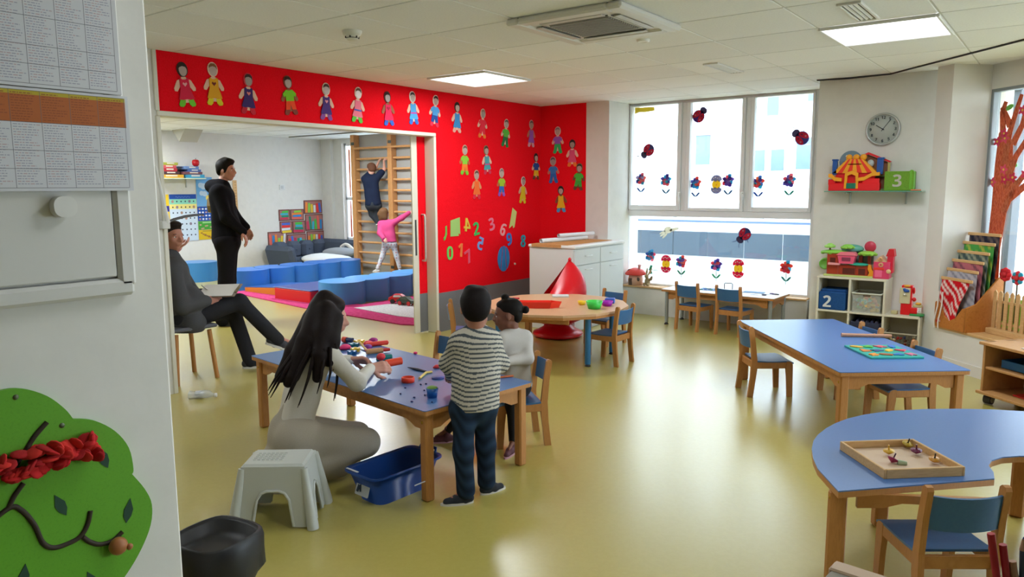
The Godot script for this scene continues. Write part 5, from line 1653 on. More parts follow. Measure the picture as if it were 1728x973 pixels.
func bay_things():
	var A := Vector2(-0.99, -7.33)
	var u := Vector2(0.722, 0.692)
	var out := Vector2(0.692, -0.722)
	var B := Basis(Vector3(u.x, 0, u.y), Vector3.UP, Vector3(-out.x, 0, -out.y))
	# painted tree on the glass (paint on the room side of the pane)
	var tr := thing("painted_tree", "orange-red blossom tree painted on the bay window pane", "painting", Vector3.ZERO)
	tr.transform = Transform3D(B, V(A.x + out.x * 0.405, 0, A.y + out.y * 0.405))
	var paint := grain("treepaint", 0.03, ["#a84a30", "#c8663f", "#d98560", "#b8563a", "#dc9474"], V(6, 1.6, 6), 0.8, 0.3)
	paint.backlight_enabled = true
	paint.backlight = Color("#c87a58")
	var k := mb()
	k.prism(poly([0.20, 0.40, 0.42, 0.40, 0.37, 0.7, 0.36, 1.0, 0.40, 1.35, 0.47, 1.55, 0.42, 1.60, 0.40, 1.9, 0.32, 1.85, 0.30, 2.0, 0.25, 1.95, 0.235, 1.7, 0.235, 1.35, 0.22, 1.0]), 0, 0.002)
	part(tr, "trunk", k, paint)
	for b in [[[0.36, 1.3], [0.45, 1.5], [0.60, 1.68], [0.85, 1.80]], [[0.36, 1.5], [0.44, 1.75], [0.56, 1.92], [0.75, 2.02]], [[0.33, 1.7], [0.36, 1.95], [0.42, 2.15], [0.45, 2.24]], [[0.40, 1.85], [0.48, 2.0], [0.52, 2.2]], [[0.30, 1.9], [0.27, 2.12], [0.30, 2.2]], [[0.36, 2.0], [0.30, 2.1], [0.26, 2.16]], [[0.42, 1.42], [0.6, 1.55], [0.8, 1.58], [1.0, 1.66]]]:
		var n: int = b.size()
		var L := PackedVector2Array()
		var Rr := PackedVector2Array()
		for i in n:
			var p := Vector2(b[i][0], b[i][1])
			var d := (Vector2(b[min(i + 1, n - 1)][0], b[min(i + 1, n - 1)][1]) - Vector2(b[max(i - 1, 0)][0], b[max(i - 1, 0)][1])).normalized()
			var w := 0.032 * (1.0 - 0.6 * i / n)
			L.append(p + Vector2(-d.y, d.x) * w)
			Rr.append(p - Vector2(-d.y, d.x) * w)
		Rr.reverse()
		L.append_array(Rr)
		k = mb()
		k.prism(L, 0.001, 0.003)
		part(tr, "branch", k, paint)
	var rng := RandomNumberGenerator.new()
	rng.seed = 77
	for i in 34:
		var p := Vector2(rng.randf_range(0.22, 1.1), rng.randf_range(1.5, 2.26))
		if i < 16:
			k = mb(TR(V(p.x, p.y, 0), 0, 0, rng.randf() * 6))
			k.prism(circle(0.045, 10, 0, 0, 0.022), 0.0, 0.0012)
			part(tr, "leaf", k, mat(["#8fcf6a", "#7abf5a"][i % 2], 0.9))
		else:
			k = mb(TR(V(p.x, p.y, 0)))
			var pp := PackedVector2Array()
			for t in 20:
				var a := TAU * t / 20
				pp.append(Vector2(cos(a), sin(a)) * (0.034 + 0.012 * cos(a * 5)))
			k.prism(pp, 0.003, 0.005)
			var bl := part(tr, "blossom", k, mat(["#d83a5c", "#e0506a", "#c92f4c"][i % 3], 0.9))
			k = mb(TR(V(p.x, p.y, 0)))
			k.prism(circle(0.010, 8), 0.005, 0.006)
			part(bl, "centre", k, mat("#e8b84a", 0.9))
	# rack with cloth bags on wooden hangers
	var Tr := Transform3D(B, V(A.x, 0.341, A.y))
	var rk := thing("apron_rack", "orange-brown plywood rack holding cloth aprons on the sill", "rack", Tr.origin)
	rk.basis = B
	var ply := grain("rackply", 0.04, ["#b06a2a", "#c07a36", "#b87030"], V(2, 2, 2), 0.5, 0.4)
	k = mb(Transform3D(Basis(Vector3(0, 0, -1), Vector3.UP, Vector3(1, 0, 0)), V(0.53, 0, 0)))
	k.prism(poly([-0.03, 0, 0.30, 0, 0.30, 0.46, 0.25, 0.44, 0.06, 0.23, -0.03, 0.20]), 0, 0.016)
	part(rk, "side_panel", k, ply)
	k = mb(Transform3D(Basis(Vector3(0, 0, -1), Vector3.UP, Vector3(1, 0, 0)), V(0.195, 0, 0)))
	k.prism(poly([-0.03, 0, 0.30, 0, 0.30, 0.46, 0.25, 0.44, 0.06, 0.23, -0.03, 0.20]), 0, 0.016)
	part(rk, "side_panel", k, ply)
	k = mb(TR(V(0, 0, 0.014)))
	k.prism(poly([0.20, 0, 0.54, 0, 0.54, 0.20, 0.50, 0.19, 0.43, 0.10, 0.36, 0.065, 0.30, 0.10, 0.25, 0.20, 0.20, 0.21]), 0, 0.016)
	part(rk, "front_panel", k, ply)
	part(rk, "base", bb(V(0.2, 0, -0.30), V(0.54, 0.012, 0.02)), ply)
	part(rk, "back_panel", bb(V(0.2, 0, -0.31), V(0.54, 0.42, -0.30)), ply)
	var clothes := [["#c81c24", "#e8d8d4", "red apron with white dashes, front of the rack"], ["#b8b4bc", "#8a8894", "pale grey apron second in the rack"], ["#b86a72", "#7a4a58", "dusty pink apron third in the rack"], ["#4a5a58", "#9aa08a", "dark grey-green patterned apron fourth in the rack"], ["#4f9a4a", "#b0b84a", "green leafy apron fifth in the rack"], ["#2c2c3c", "#6a5a58", "navy flecked apron at the back of the rack"]]
	for i in 6:
		var y := 0.40 + 0.074 * i
		var z := -0.015 - 0.045 * i
		var ap := thing("hanging_apron", clothes[i][2], "apron", Tr.origin, 0, "cloth aprons on wooden hangers")
		ap.basis = B
		k = mb()
		k.box(V(0.365, y + 0.01, z), V(0.345, 0.026, 0.014), 0.004)
		part(ap, "wooden_hanger", k, woodlight())
		# cloth: folded sheet with soft waves and printed dashes
		k = mb()
		var nx := 22
		var ny := 16
		var bot: float = 0.03 if i == 0 else 0.10
		var base := k.v.size()
		for a in ny + 1:
			for b in nx + 1:
				var s := float(b) / nx
				var t := float(a) / ny
				var xx: float = 0.21 + 0.31 * s
				if i == 0:
					xx = 0.205 + 0.30 * s * (1.0 - 0.32 * t)
				var yy: float = lerp(y, bot + (0.05 * s if i == 0 else 0.0), t)
				var zz := z + 0.012 * sin(s * 9.0 + i) * t + 0.006 * sin(t * 7.0 + s * 4.0) + (0.035 * t if i == 0 else 0.0)
				var h := fposmod(floor(a * 1.0) * 0.37 + floor(b * 0.5) * 0.61 + i * 0.3, 1.0)
				k.col = Color(clothes[i][0]).srgb_to_linear().lerp(Color(clothes[i][1]).srgb_to_linear(), 1.0 if h > 0.68 else 0.0)
				k.vert(V(xx, yy, zz), V(0.2 * cos(s * 9.0 + i), 0.1, 1))
		for a in ny:
			for b in nx:
				var q := base + a * (nx + 1) + b
				k.face(q, q + 1, q + nx + 2); k.face(q, q + nx + 2, q + nx + 1)
		var m := vcol(0.95, "cloth")
		part(ap, "cloth", k, m)
		if i == 0:
			for s in 2:
				k = mb()
				var x0 := 0.235 + 0.045 * s
				k.tube([V(x0, 0.30, 0.035), V(x0 + 0.01, 0.18, 0.046), V(x0 - 0.012, 0.05, 0.052), V(x0 - 0.005, 0.0 - 0.01, 0.054)], 0.006, 6)
				part(ap, "tie", k, mat("#e6e0da", 0.9))
	# little picket fence with flowers
	var fe := thing("picket_fence", "small wooden picket fence planter on the bay window sill", "planter", Tr.origin)
	fe.basis = B
	for i in 18:
		var x := 0.58 + 0.055 * i
		k = mb(TR(V(x, 0, -0.20)))
		k.prism(poly([-0.017, 0, 0.017, 0, 0.017, 0.33, 0.0, 0.35, -0.017, 0.33]), 0, 0.01)
		part(fe, "picket", k, woodlight())
	part(fe, "rail", bb(V(0.56, 0.08, -0.212), V(1.55, 0.10, -0.20)), woodlight())
	part(fe, "rail", bb(V(0.56, 0.25, -0.212), V(1.55, 0.27, -0.20)), woodlight())
	part(fe, "base_box", bb(V(0.56, 0.0, -0.28), V(1.55, 0.045, -0.14), 0.004), woodlight())
	k = mb()
	k.box(V(1.05, 0.16, -0.27), V(0.95, 0.26, 0.004))
	part(fe, "green_paper", k, mat("#8ac83a", 0.8), "bright green paper behind the pickets")
	for q in [[0.60, 0.475, 0, "red tissue flower standing behind the rack"], [0.72, 0.46, 1, "red and blue tissue flower above the picket fence"], [0.95, 0.44, 2, "pink tissue flower above the picket fence, further right"]]:
		var f := thing("tissue_flower", q[3], "paper flower", Tr.origin, 0, "tissue flowers in the planter")
		f.basis = B
		k = mb()
		k.cyl(V(q[0], 0.10, -0.25), V(q[0], q[1], -0.25), 0.006, 8)
		part(f, "stem", k, mat("#5a4a32", 0.8))
		for j in 8:
			k = mb()
			k.ball(V(q[0] + 0.036 * cos(j * TAU / 8), q[1] + 0.036 * sin(j * TAU / 8), -0.25), V(0.022, 0.022, 0.016), 8)
			part(f, "petal", k, mat([["#d8202c", "#c81a2a"], ["#d82a3a", "#2a9ab8"], ["#d84a6a", "#c83a5a"]][q[2]][j % 2], 0.8))
		k = mb()
		k.ball(V(q[0], q[1], -0.24), V(0.024, 0.024, 0.018), 10)
		part(f, "centre", k, mat("#c8222e", 0.8))

func foam(label: String, x: float, z: float, h: float, hex: String, nx: float, nz: float):
	# foam stool: disc with a concave bite where the next one nests
	var o := thing("foam_stool", label, "foam stool", V(x, 0, z), 0, "blue foam nesting stools")
	var c := circle(0.31, 36)
	var bite := circle(0.312, 36, nx - x, nz - z)
	var got: Array = [c]
	if nx != x or nz != z:
		got = Geometry2D.clip_polygons(c, bite)
	var k := mb()
	slab(k, got[0], 0.0, h - 0.012, true)
	part(o, "side", k, mat(hex, 0.4, 0.45))
	k = mb()
	slab(k, got[0], h - 0.012, h, true)
	part(o, "top", k, mat(hex, 0.35, 0.5))

func poster_img(w: int, h: int, bg: String) -> Image:
	var im := Image.create(w, h, false, Image.FORMAT_RGB8)
	im.fill(Color(bg))
	return im
func disc(im: Image, cx: int, cy: int, r: int, hex: String):
	var c := Color(hex)
	for y in range(max(0, cy - r), min(im.get_height(), cy + r + 1)):
		for x in range(max(0, cx - r), min(im.get_width(), cx + r + 1)):
			if (x - cx) * (x - cx) + (y - cy) * (y - cy) <= r * r:
				im.set_pixel(x, y, c)
func poster(called: String, label: String, x: float, y0: float, y1: float, z0: float, z1: float, im: Image, cat := "poster"):
	# hangs on a wall of constant x, facing +x; z0 is the left edge as seen from the room
	var k := mb()
	k.quad(V(x, y0, z0), V(x, y0, z1), V(x, y1, z1), V(x, y1, z0), Vector3.RIGHT)
	var b := bb(V(x - 0.004, y0, z0), V(x - 0.0005, y1, z1))
	var o := thing(called, label, cat)
	part(o, "print", k, imgmat(im, 0.6))
	part(o, "backing", b, mat("#d8d8d4", 0.8))

func build_play_room():
	# foam nesting stools: front row and back row
	var blue := "#4d9ce0"
	var zz := [-6.60, -7.05, -7.50, -7.96, -8.42]
	for i in 5:
		foam(["blue foam stool at the front of the near row", "second blue foam stool in the near row", "third blue foam stool in the near row", "fourth blue foam stool in the near row", "last blue foam stool in the near row by the wall bars"][i], -7.80, zz[i], 0.30, blue, -7.80 if i < 4 else -7.80, zz[i] - 0.45 if i < 4 else zz[i])
	var zb := [-6.75, -7.22, -7.70, -8.18, -8.62]
	for i in 5:
		foam(["dark blue foam stool at the front of the far row", "second dark blue foam stool in the far row", "third dark blue foam stool in the far row", "fourth dark blue foam stool in the far row", "last dark blue foam stool in the far row by the wall bars"][i], -10.15, zb[i], 0.30, "#2f74cc", -10.15, zb[i] - 0.45 if i < 4 else zb[i])
	foam("light blue foam stool standing alone behind the seated man", -11.75, -6.85, 0.32, "#3a7fc0", -11.75, -6.85)
	# soft mats: red block, orange wedge
	var o := thing("foam_block", "red foam block with blue top in front of wall bars", "foam block", V(-8.42, 0, -7.42))
	part(o, "core", bb(V(-0.42, 0, -1.15), V(0.36, 0.165, 1.15), 0.01), mat("#dc1a22", 0.45))
	part(o, "top_cover", bb(V(-0.422, 0.165, -1.152), V(0.362, 0.175, 1.152), 0.004), mat("#3f4f8e", 0.4))
	o = thing("foam_wedge", "orange foam wedge with blue top beside the red block", "foam wedge", V(-9.35, 0, -6.62))
	var k := mb(TR(V(0, 0, -0.5)))
	k.prism(poly([-0.48, 0, 0.48, 0, 0.48, 0.13, -0.48, 0.07]), 0, 0.66)
	part(o, "core", k, mat("#d9851c", 0.45))
	k = mb(TR(V(0, 0.001, -0.498)))
	k.prism(poly([-0.48, 0.07, 0.48, 0.13, 0.48, 0.137, -0.48, 0.077]), 0, 0.655)
	part(o, "top_cover", k, mat("#2b57a0", 0.4))
	# pink rug and white road mat
	k = mb()
	slab(k, poly([-9.95, -6.30, -7.85, -5.98, -5.95, -5.86, -5.62, -6.0, -5.55, -8.6, -7.4, -8.6, -7.4, -6.6, -9.9, -6.5]), 0.0, 0.012)
	solo("play_rug", k, grain("rug", 0.03, ["#b83a6c", "#c4477a", "#cf5a88"], V(2, 2, 2), 0.95, 0.1, true), "pink play rug in front of the blue foam stools", "rug")
	k = mb()
	slab(k, poly([-7.25, -6.32, -6.35, -6.20, -5.85, -6.25, -5.70, -8.2, -6.6, -8.3, -7.05, -7.0]), 0.013, 0.018)
	solo("road_mat", k, grain("roadmat", 0.045, ["#d2d6d6", "#c3c9ca", "#dde0df", "#b8bfc2"], V(2, 2, 2), 0.8, 0.2, true), "crumpled white play mat lying on the pink rug", "mat")
	# toy cars
	toy_car("red and white toy car on the white mat", V(-7.05, 0.019, -6.92), 0.5, "#d8201c", "#e8e6e2", 1.0)
	toy_car("dark green toy tractor with red wheels on the white mat", V(-6.86, 0.019, -6.86), 0.2, "#3a4a3a", "#5a6a52", 0.9)
	toy_car("small blue toy car on the white mat by the door", V(-6.42, 0.019, -6.78), 1.2, "#2a6fb0", "#7ab0d0", 0.62)
	# sofa with cushions
	o = thing("grey_sofa", "low dark grey tufted sofa under the paper bookshelves", "sofa", V(-11.75, 0, -9.18))
	var gm := grain("sofagrey", 0.1, ["#474e5c", "#545c6b", "#4d5563"], V(4, 4, 4), 0.95, 0.15)
	part(o, "seat", bb(V(-0.45, 0.0, -0.68), V(0.42, 0.22, 0.62), 0.06), gm)
	for i in 4:
		part(o, "back_cushion", bx(V(-0.38, 0.35, 0.42 - 0.31 * i), V(0.24, 0.34, 0.305), 0.07), gm)
		k = mb()
		k.ball(V(-0.255, 0.36, 0.42 - 0.31 * i), V(0.012, 0.02, 0.02), 8)
		part(o, "button", k, gm)
	k = mb(TR(V(-0.02, 0.26, 0.64), 0, 0.25))
	k.box(Vector3.ZERO, V(0.8, 0.44, 0.16), 0.06)
	part(o, "armrest", k, gm)
	k = mb(TR(V(0.1, 0.28, -0.66), 0, -0.15))
	k.box(Vector3.ZERO, V(1.1, 0.5, 0.2), 0.07)
	part(o, "armrest", k, gm)
	k = mb()
	k.ball(V(-11.05, 0.24, -9.0), V(0.52, 0.10, 0.42), 18)
	solo("white_cushion", k, mat("#dcdee0", 0.9), "big flat white cushion in front of the sofa", "cushion")
	k = mb(TR(V(-10.95, 0.345, -9.25), 0.3))
	k.ball(Vector3.ZERO, V(0.36, 0.09, 0.24), 18)
	solo("grey_cushion", k, mat("#8d9094", 0.95), "oval grey cushion lying on the white cushion", "cushion")
	k = mb()
	var rng := RandomNumberGenerator.new()
	rng.seed = 4
	for i in 22:
		k.ball(V(-11.1 + 0.5 * i / 22.0, 0.43 + 0.05 * sin(i * 0.29), -9.42), V(0.045, 0.03, 0.035), 8)
	solo("fluffy_throw", k, mat("#d9d4cc", 1.0), "fluffy cream throw along the grey cushion", "throw")
	# mural of paper bookshelves on the end wall
	o = thing("paper_bookshelves", "brown paper bookshelf mural with coloured paper books", "mural", V(-12.298, 0, 0))
	var bc := ["#2f86c8", "#e83a3a", "#4ac04a", "#e8c83a", "#1f8a6a", "#ee8a3a", "#4a6ac8", "#e86a5a", "#dfe3e0", "#3ab0c8", "#8ad04a", "#c83a5a"]
	var P := [[-9.50, -9.95, 1.03, 1.30, 0], [-9.52, -9.96, 0.69, 1.02, 0], [-9.54, -9.97, 0.46, 0.68, 0], [-8.90, -9.16, 0.91, 1.13, 1], [-9.17, -9.49, 0.91, 1.13, 1], [-8.91, -9.20, 0.65, 0.90, 1], [-9.21, -9.51, 0.65, 0.90, 1], [-8.63, -9.06, 0.42, 0.71, 0], [-9.07, -9.52, 0.36, 0.64, 0], [-8.64, -8.98, 0.14, 0.41, 2]]
	var n := 0
	for p in P:
		var pan := part(o, "shelf_panel", bb(V(0, p[2], p[1]), V(0.006, p[3], p[0])), mat("#6f3a34" if p[4] != 2 else "#8a2f2a", 0.9))
		part(pan, "panel_inside", bb(V(0.006, p[2] + 0.018, p[1] + 0.018), V(0.008, p[3] - 0.018, p[0] - 0.018)), mat("#a8726a" if p[4] != 2 else "#93392f", 0.9))
		var w: float = p[0] - p[1] - 0.05
		var h: float = p[3] - p[2] - 0.05
		if p[4] == 2:
			continue
		for i in 6 if p[4] == 0 else 4:
			n += 1
			if p[4] == 0:
				var bw := w / 8.0
				var bh: float = h * rng.randf_range(0.55, 0.98)
				var z: float = p[0] - 0.03 - w * (i + 0.4) / 6.0
				k = mb(TR(V(0.009, p[2] + 0.025 + bh / 2, z), 0, rng.randf_range(-0.12, 0.12)))
				k.box(Vector3.ZERO, V(0.003, bh, bw))
			else:
				var bh := h / 4.6
				k = mb(TR(V(0.009, p[2] + 0.03 + h * (i + 0.4) / 4.0, p[1] + 0.025 + w * 0.5 + rng.randf_range(-0.02, 0.02)), 0, rng.randf_range(-0.05, 0.05)))
				k.box(Vector3.ZERO, V(0.003, bh, w * rng.randf_range(0.6, 0.95)))
			part(o, "paper_book", k, mat(bc[(n * 5) % 12], 0.9))
	# posters on the end wall
	var x := -12.292
	var im := poster_img(128, 200, "#c9d8e6")
	im.fill_rect(Rect2i(0, 0, 128, 20), Color("#2a52a8"))
	im.fill_rect(Rect2i(0, 20, 128, 22), Color("#8ad0b8"))
	im.fill_rect(Rect2i(0, 42, 128, 20), Color("#e6d884"))
	for i in 10:
		im.fill_rect(Rect2i(30 + i * 7, 8 + (i % 2) * 2, 5, 5), Color("#5a7ac0"))
	for r in 7:
		for c in 6:
			if (r * 5 + c * 3) % 4 == 0 and r < 5:
				disc(im, 14 + c * 20, 30 + r * 24, 6, ["#b08a84", "#8a7a8a", "#a88a7a"][c % 3])
			else:
				disc(im, 14 + c * 20, 30 + r * 24, 3, "#23283a")
	poster("attendance_board", "large pale blue board with rows of dots and photos", x, 0.64, 1.445, -6.72, -7.21, im, "notice board")
	im = poster_img(48, 200, "#e8c434")
	im.fill_rect(Rect2i(0, 60, 48, 30), Color("#3a3a90"))
	for r in 6:
		disc(im, 24, 100 + r * 16, 5, "#b8a0c0")
	poster("narrow_board", "narrow yellow and blue board left of the dotted board", x, 0.80, 1.445, -6.55, -6.71, im, "notice board")
	im = poster_img(64, 110, "#6fa9dc")
	for q in [[18, 30, 10], [28, 34, 12], [20, 60, 9], [32, 62, 10]]:
		disc(im, q[0], q[1], q[2], "#c2d6e8")
	disc(im, 46, 78, 11, "#ecd46a")
	poster("weather_poster", "light blue weather poster with clouds and yellow sun", x, 1.23, 1.74, -7.22, -7.53, im)
	im = poster_img(64, 64, "#2350a8")
	for r in 4:
		for c in 5:
			disc(im, 8 + c * 12, 10 + r * 15, 4, "#e6e8ee" if (r + c) % 3 else "#c09a90")
	poster("dot_poster", "dark blue poster with white dots below the weather poster", x, 0.975, 1.225, -7.22, -7.54, im)
	im = poster_img(64, 48, "#4a9e3c")
	im.fill_rect(Rect2i(16, 4, 36, 8), Color("#9ad08a"))
	for i in 7:
		disc(im, 8 + (i * 19) % 52, 20 + (i * 7) % 22, 4, "#c8a08a")
	poster("green_poster", "green poster with small pictures on the end wall", x, 0.82, 0.97, -7.22, -7.55, im)
	im = poster_img(64, 60, "#d9b82a")
	im.fill_rect(Rect2i(14, 5, 36, 5), Color("#a08a3a"))
	for i in 11:
		disc(im, 10 + (i * 13) % 46, 18 + (i * 11) % 36, 4, "#9a6a3a")
	poster("yellow_poster", "yellow poster with brown pictures, lowest on the end wall", x, 0.645, 0.815, -7.22, -7.565, im)
	# growth ruler, without its printed character
	o = thing("growth_ruler", "narrow wooden growth ruler on wall behind the standing man", "ruler", V(-12.298, 0, 0))
	part(o, "board", bb(V(0, 0.75, -8.02), V(0.012, 1.69, -7.94), 0.002), woodlight())
	for i in 18:
		part(o, "mark", bb(V(0.012, 0.8 + 0.05 * i, -8.0), V(0.0135, 0.806 + 0.05 * i, -7.97)), mat("#7a5a38", 0.8))
	# wall socket
	o = thing("wall_socket", "small white wall socket on the far white wall", "socket", V(-12.298, 1.56, -9.0))
	part(o, "plate", bb(V(0, -0.05, -0.06), V(0.012, 0.05, 0.06), 0.004), mat("#d9dad8", 0.4))
	part(o, "insert", bb(V(0.012, -0.03, -0.03), V(0.016, 0.03, 0.03), 0.003), mat("#c2c4c4", 0.4))
	# shelf with game boxes
	o = thing("game_shelf", "pale green wall shelf loaded with game boxes", "shelf", V(-12.3, 1.70, -6.85))
	part(o, "board", bb(V(0, 0, -0.40), V(0.30, 0.018, 0.42), 0.003), mat("#c9d8bc", 0.5))
	part(o, "bracket", bb(V(0, -0.14, -0.20), V(0.02, 0.0, -0.18), 0.003), mat("#b8bab6", 0.4))
	var G := [[-6.63, 1.718, 0.44, 0.055, "#d9a52a", "yellow game box at the bottom of shelf pile"], [-6.62, 1.774, 0.32, 0.05, "#4a2f33", "dark brown game box in the shelf pile"], [-6.60, 1.825, 0.28, 0.055, "#b02a34", "red game box in the shelf pile"], [-6.60, 1.881, 0.26, 0.045, "#c8545a", "salmon game box in the shelf pile"], [-6.62, 1.927, 0.28, 0.045, "#a3a83f", "olive game box on top of the shelf pile"], [-7.06, 1.718, 0.34, 0.06, "#3a9ac0", "turquoise game box at the right of the shelf"], [-7.02, 1.779, 0.34, 0.045, "#7a4a52", "maroon game box in the right pile"], [-7.05, 1.825, 0.24, 0.04, "#4a6aa8", "blue game box in the right pile"], [-7.0, 1.866, 0.26, 0.05, "#6a8ac0", "light blue game box under the red apple"], [-6.46, 1.774, 0.10, 0.05, "#c8303a", "small red box at the left of the shelf"], [-6.46, 1.825, 0.09, 0.07, "#2f7ac0", "small blue box on the small red box"]]
	for g in G:
		var b := thing("game_box", g[5], "game box", V(-12.14, g[1], g[0]), rng.randf_range(-0.06, 0.06), "game boxes on the far shelf")
		part(b, "lid", bb(V(-0.13, g[3] * 0.35, -g[2] / 2), V(0.13, g[3], g[2] / 2), 0.003), mat(g[4], 0.5))
		part(b, "base", bb(V(-0.127, 0.0, -g[2] / 2 + 0.003), V(0.127, g[3] * 0.35, g[2] / 2 - 0.003)), mat(g[4], 0.6))
		part(b, "side_label", bb(V(0.13, g[3] * 0.45, -g[2] * 0.25), V(0.1308, g[3] * 0.85, g[2] * 0.2)), mat("#d8d2c2", 0.6))
	o = thing("toy_apple", "shiny red toy apple on top of the game boxes", "apple", V(-12.12, 1.917, -7.14))
	k = mb()
	k.lathe([Vector2(0, 0.01), Vector2(0.03, 0.0), Vector2(0.055, 0.03), Vector2(0.062, 0.07), Vector2(0.05, 0.11), Vector2(0.025, 0.118), Vector2(0, 0.105)], 20)
	part(o, "fruit", k, mat("#c0141c", 0.3))
	k = mb()
	k.tube([V(0, 0.1, 0), V(0.008, 0.14, 0)], 0.005, 6)
	part(o, "stalk", k, mat("#4a3a22", 0.7))
	# wall bars
	o = thing("wall_bars", "tall wooden wall bars on a grey board with two bays", "wall bars", V(0, 0, -9.0))
	part(o, "backing_board", bb(V(-10.30, 0.0, -0.14), V(-8.35, 2.46, -0.11)), mat("#a8a7a2", 0.8))
	for px in [-10.22, -9.30, -8.38]:
		part(o, "post", bb(V(px - 0.05, 0.0, -0.11), V(px + 0.05, 2.46, 0.02), 0.008), grain("barwoody", 0.03, ["#bd8550", "#cf9a62", "#c48d57", "#d6a46e"], V(6, 1, 6), 0.5, 0.4))
		for y in [0.16, 2.28]:
			part(o, "bracket", bb(V(px - 0.02, y, 0.02), V(px + 0.06, y + 0.05, 0.028), 0.003), mat("#4f5654", 0.4, 0.5, 0.5))
	for bay in 2:
		for i in 12:
			k = mb()
			var y := 0.22 + 0.182 * i
			k.T = Transform3D(Basis.IDENTITY, V(0, y, -0.035 if i < 11 else 0.01))
			k.tube([V(-10.22 + 0.92 * bay, 0, 0), V(-9.30 + 0.92 * bay, 0, 0)], 0.02, 10)
			part(o, "rung", k, grain("rungwood", 0.03, ["#c08a54", "#d3a06a", "#c8935c"], V(1, 6, 6), 0.5, 0.4))
	# ceiling projector wedge
	o = thing("ceiling_beamer", "pale wedge-shaped fixture hanging from the play room ceiling", "fixture", V(-11.9, HC, -6.9))
	k = mb(TR(V(0, -0.2, -0.16)))
	k.prism(poly([-0.2, 0.2, 0.2, 0.2, 0.0, 0.0]), 0, 0.32)
	part(o, "body", k, mat("#b9b7b0", 0.6))
	k = mb()
	k.tube([V(-12.0, 2.50, -9.0), V(-9.2, 2.50, -9.0)], 0.012, 8)
	solo("ceiling_rail", k, mat("#8d8d88", 0.5), "thin grey rail below the play room ceiling", "rail")
	# painted pane of the play room window
	o = thing("window_painting", "orange tree painting on the play room window", "painting", V(-11.7, 0, -10.155))
	for i in 7:
		k = mb()
		var bx0 := 0.03 + 0.085 * i
		k.prism(poly([bx0, 0.56, bx0 + 0.05, 0.56, bx0 + 0.04 + 0.02 * sin(i), 1.28, bx0 + 0.01 + 0.02 * sin(i), 1.28]), 0, 0.002)
		part(o, "stroke", k, mat(["#d8542a", "#e8774a", "#e8a05a"][i % 3], 0.9))
		k = mb()
		k.prism(poly([bx0 + 0.01, 1.37, bx0 + 0.045, 1.37, bx0 + 0.05 + 0.02 * sin(i * 2.0), 2.3, bx0 + 0.02 * sin(i * 2.0), 2.3]), 0, 0.002)
		part(o, "stroke", k, mat(["#e8774a", "#d8542a", "#e8b07a"][i % 3], 0.9))

func toy_car(label: String, at: Vector3, ry: float, hex: String, hex2: String, s: float):
	var o := thing("toy_car", label, "toy car", at, ry, "toy cars on the white mat")
	var k := mb()
	k.T = Transform3D(Basis.from_scale(V(s, s, s)), Vector3.ZERO)
	k.prism(poly([-0.13, 0.03, 0.13, 0.03, 0.13, 0.07, 0.08, 0.085, 0.03, 0.12, -0.06, 0.12, -0.10, 0.085, -0.13, 0.08]), -0.05, 0.05)
	part(o, "body", k, mat(hex, 0.35))
	k = mb()
	k.T = Transform3D(Basis.from_scale(V(s, s, s)), Vector3.ZERO)
	k.prism(poly([-0.07, 0.085, 0.06, 0.085, 0.025, 0.113, -0.055, 0.113]), -0.052, 0.052)
	part(o, "cabin", k, mat(hex2, 0.3))
	for sx in [-1.0, 1.0]:
		for sz in [-1.0, 1.0]:
			k = mb()
			k.T = Transform3D(Basis.from_scale(V(s, s, s)), Vector3.ZERO)
			k.cyl(V(sx * 0.075, 0.03, sz * 0.04), V(sx * 0.075, 0.03, sz * 0.062), 0.03, 14)
			part(o, "wheel", k, mat("#c82a2a" if hex == "#3a4a3a" else "#2a2a2c", 0.5))

func sheet_img(w: int, h: int, orange: bool, seed_: int) -> Image:
	var im := Image.create(w, h, false, Image.FORMAT_RGB8)
	im.fill(Color("#d4d4d8"))
	var rng := RandomNumberGenerator.new()
	rng.seed = seed_
	var top := 0
	if orange:
		im.fill_rect(Rect2i(4, 6, w - 12, 10), Color("#b9a63a"))
		im.fill_rect(Rect2i(4, 16, w - 12, int(h * 0.27)), Color("#b5683c"))
		top = int(h * 0.27) + 16
	# lines of small illegible type
	var cw := (w - 12) / 5
	for r in range(2, (h - 10) / 6):
		for c in 5:
			var x := 4 + c * cw + 4
			var e: int = x + rng.randi_range(cw / 2, cw - 8)
			while x < e:
				var l := rng.randi_range(3, 9)
				var ink := Color("#a2a2b2") if rng.randf() < 0.7 else Color("#bfa4a8")
				if orange and r * 6 < top:
					ink = Color("#95563a")
				if r * 6 + 2 < h - 6:
					im.fill_rect(Rect2i(x, r * 6, min(l, e - x), 2), ink)
				x += l + 2
	var dark := Color("#6a6a70")
	for c in 6:
		im.fill_rect(Rect2i(4 + c * cw, 6, 1, h - 14), dark)
	for y in [6, int(h * 0.33), int(h * 0.6), int(h * 0.78), h - 8]:
		im.fill_rect(Rect2i(4, y, cw * 5, 1), dark)
	return im

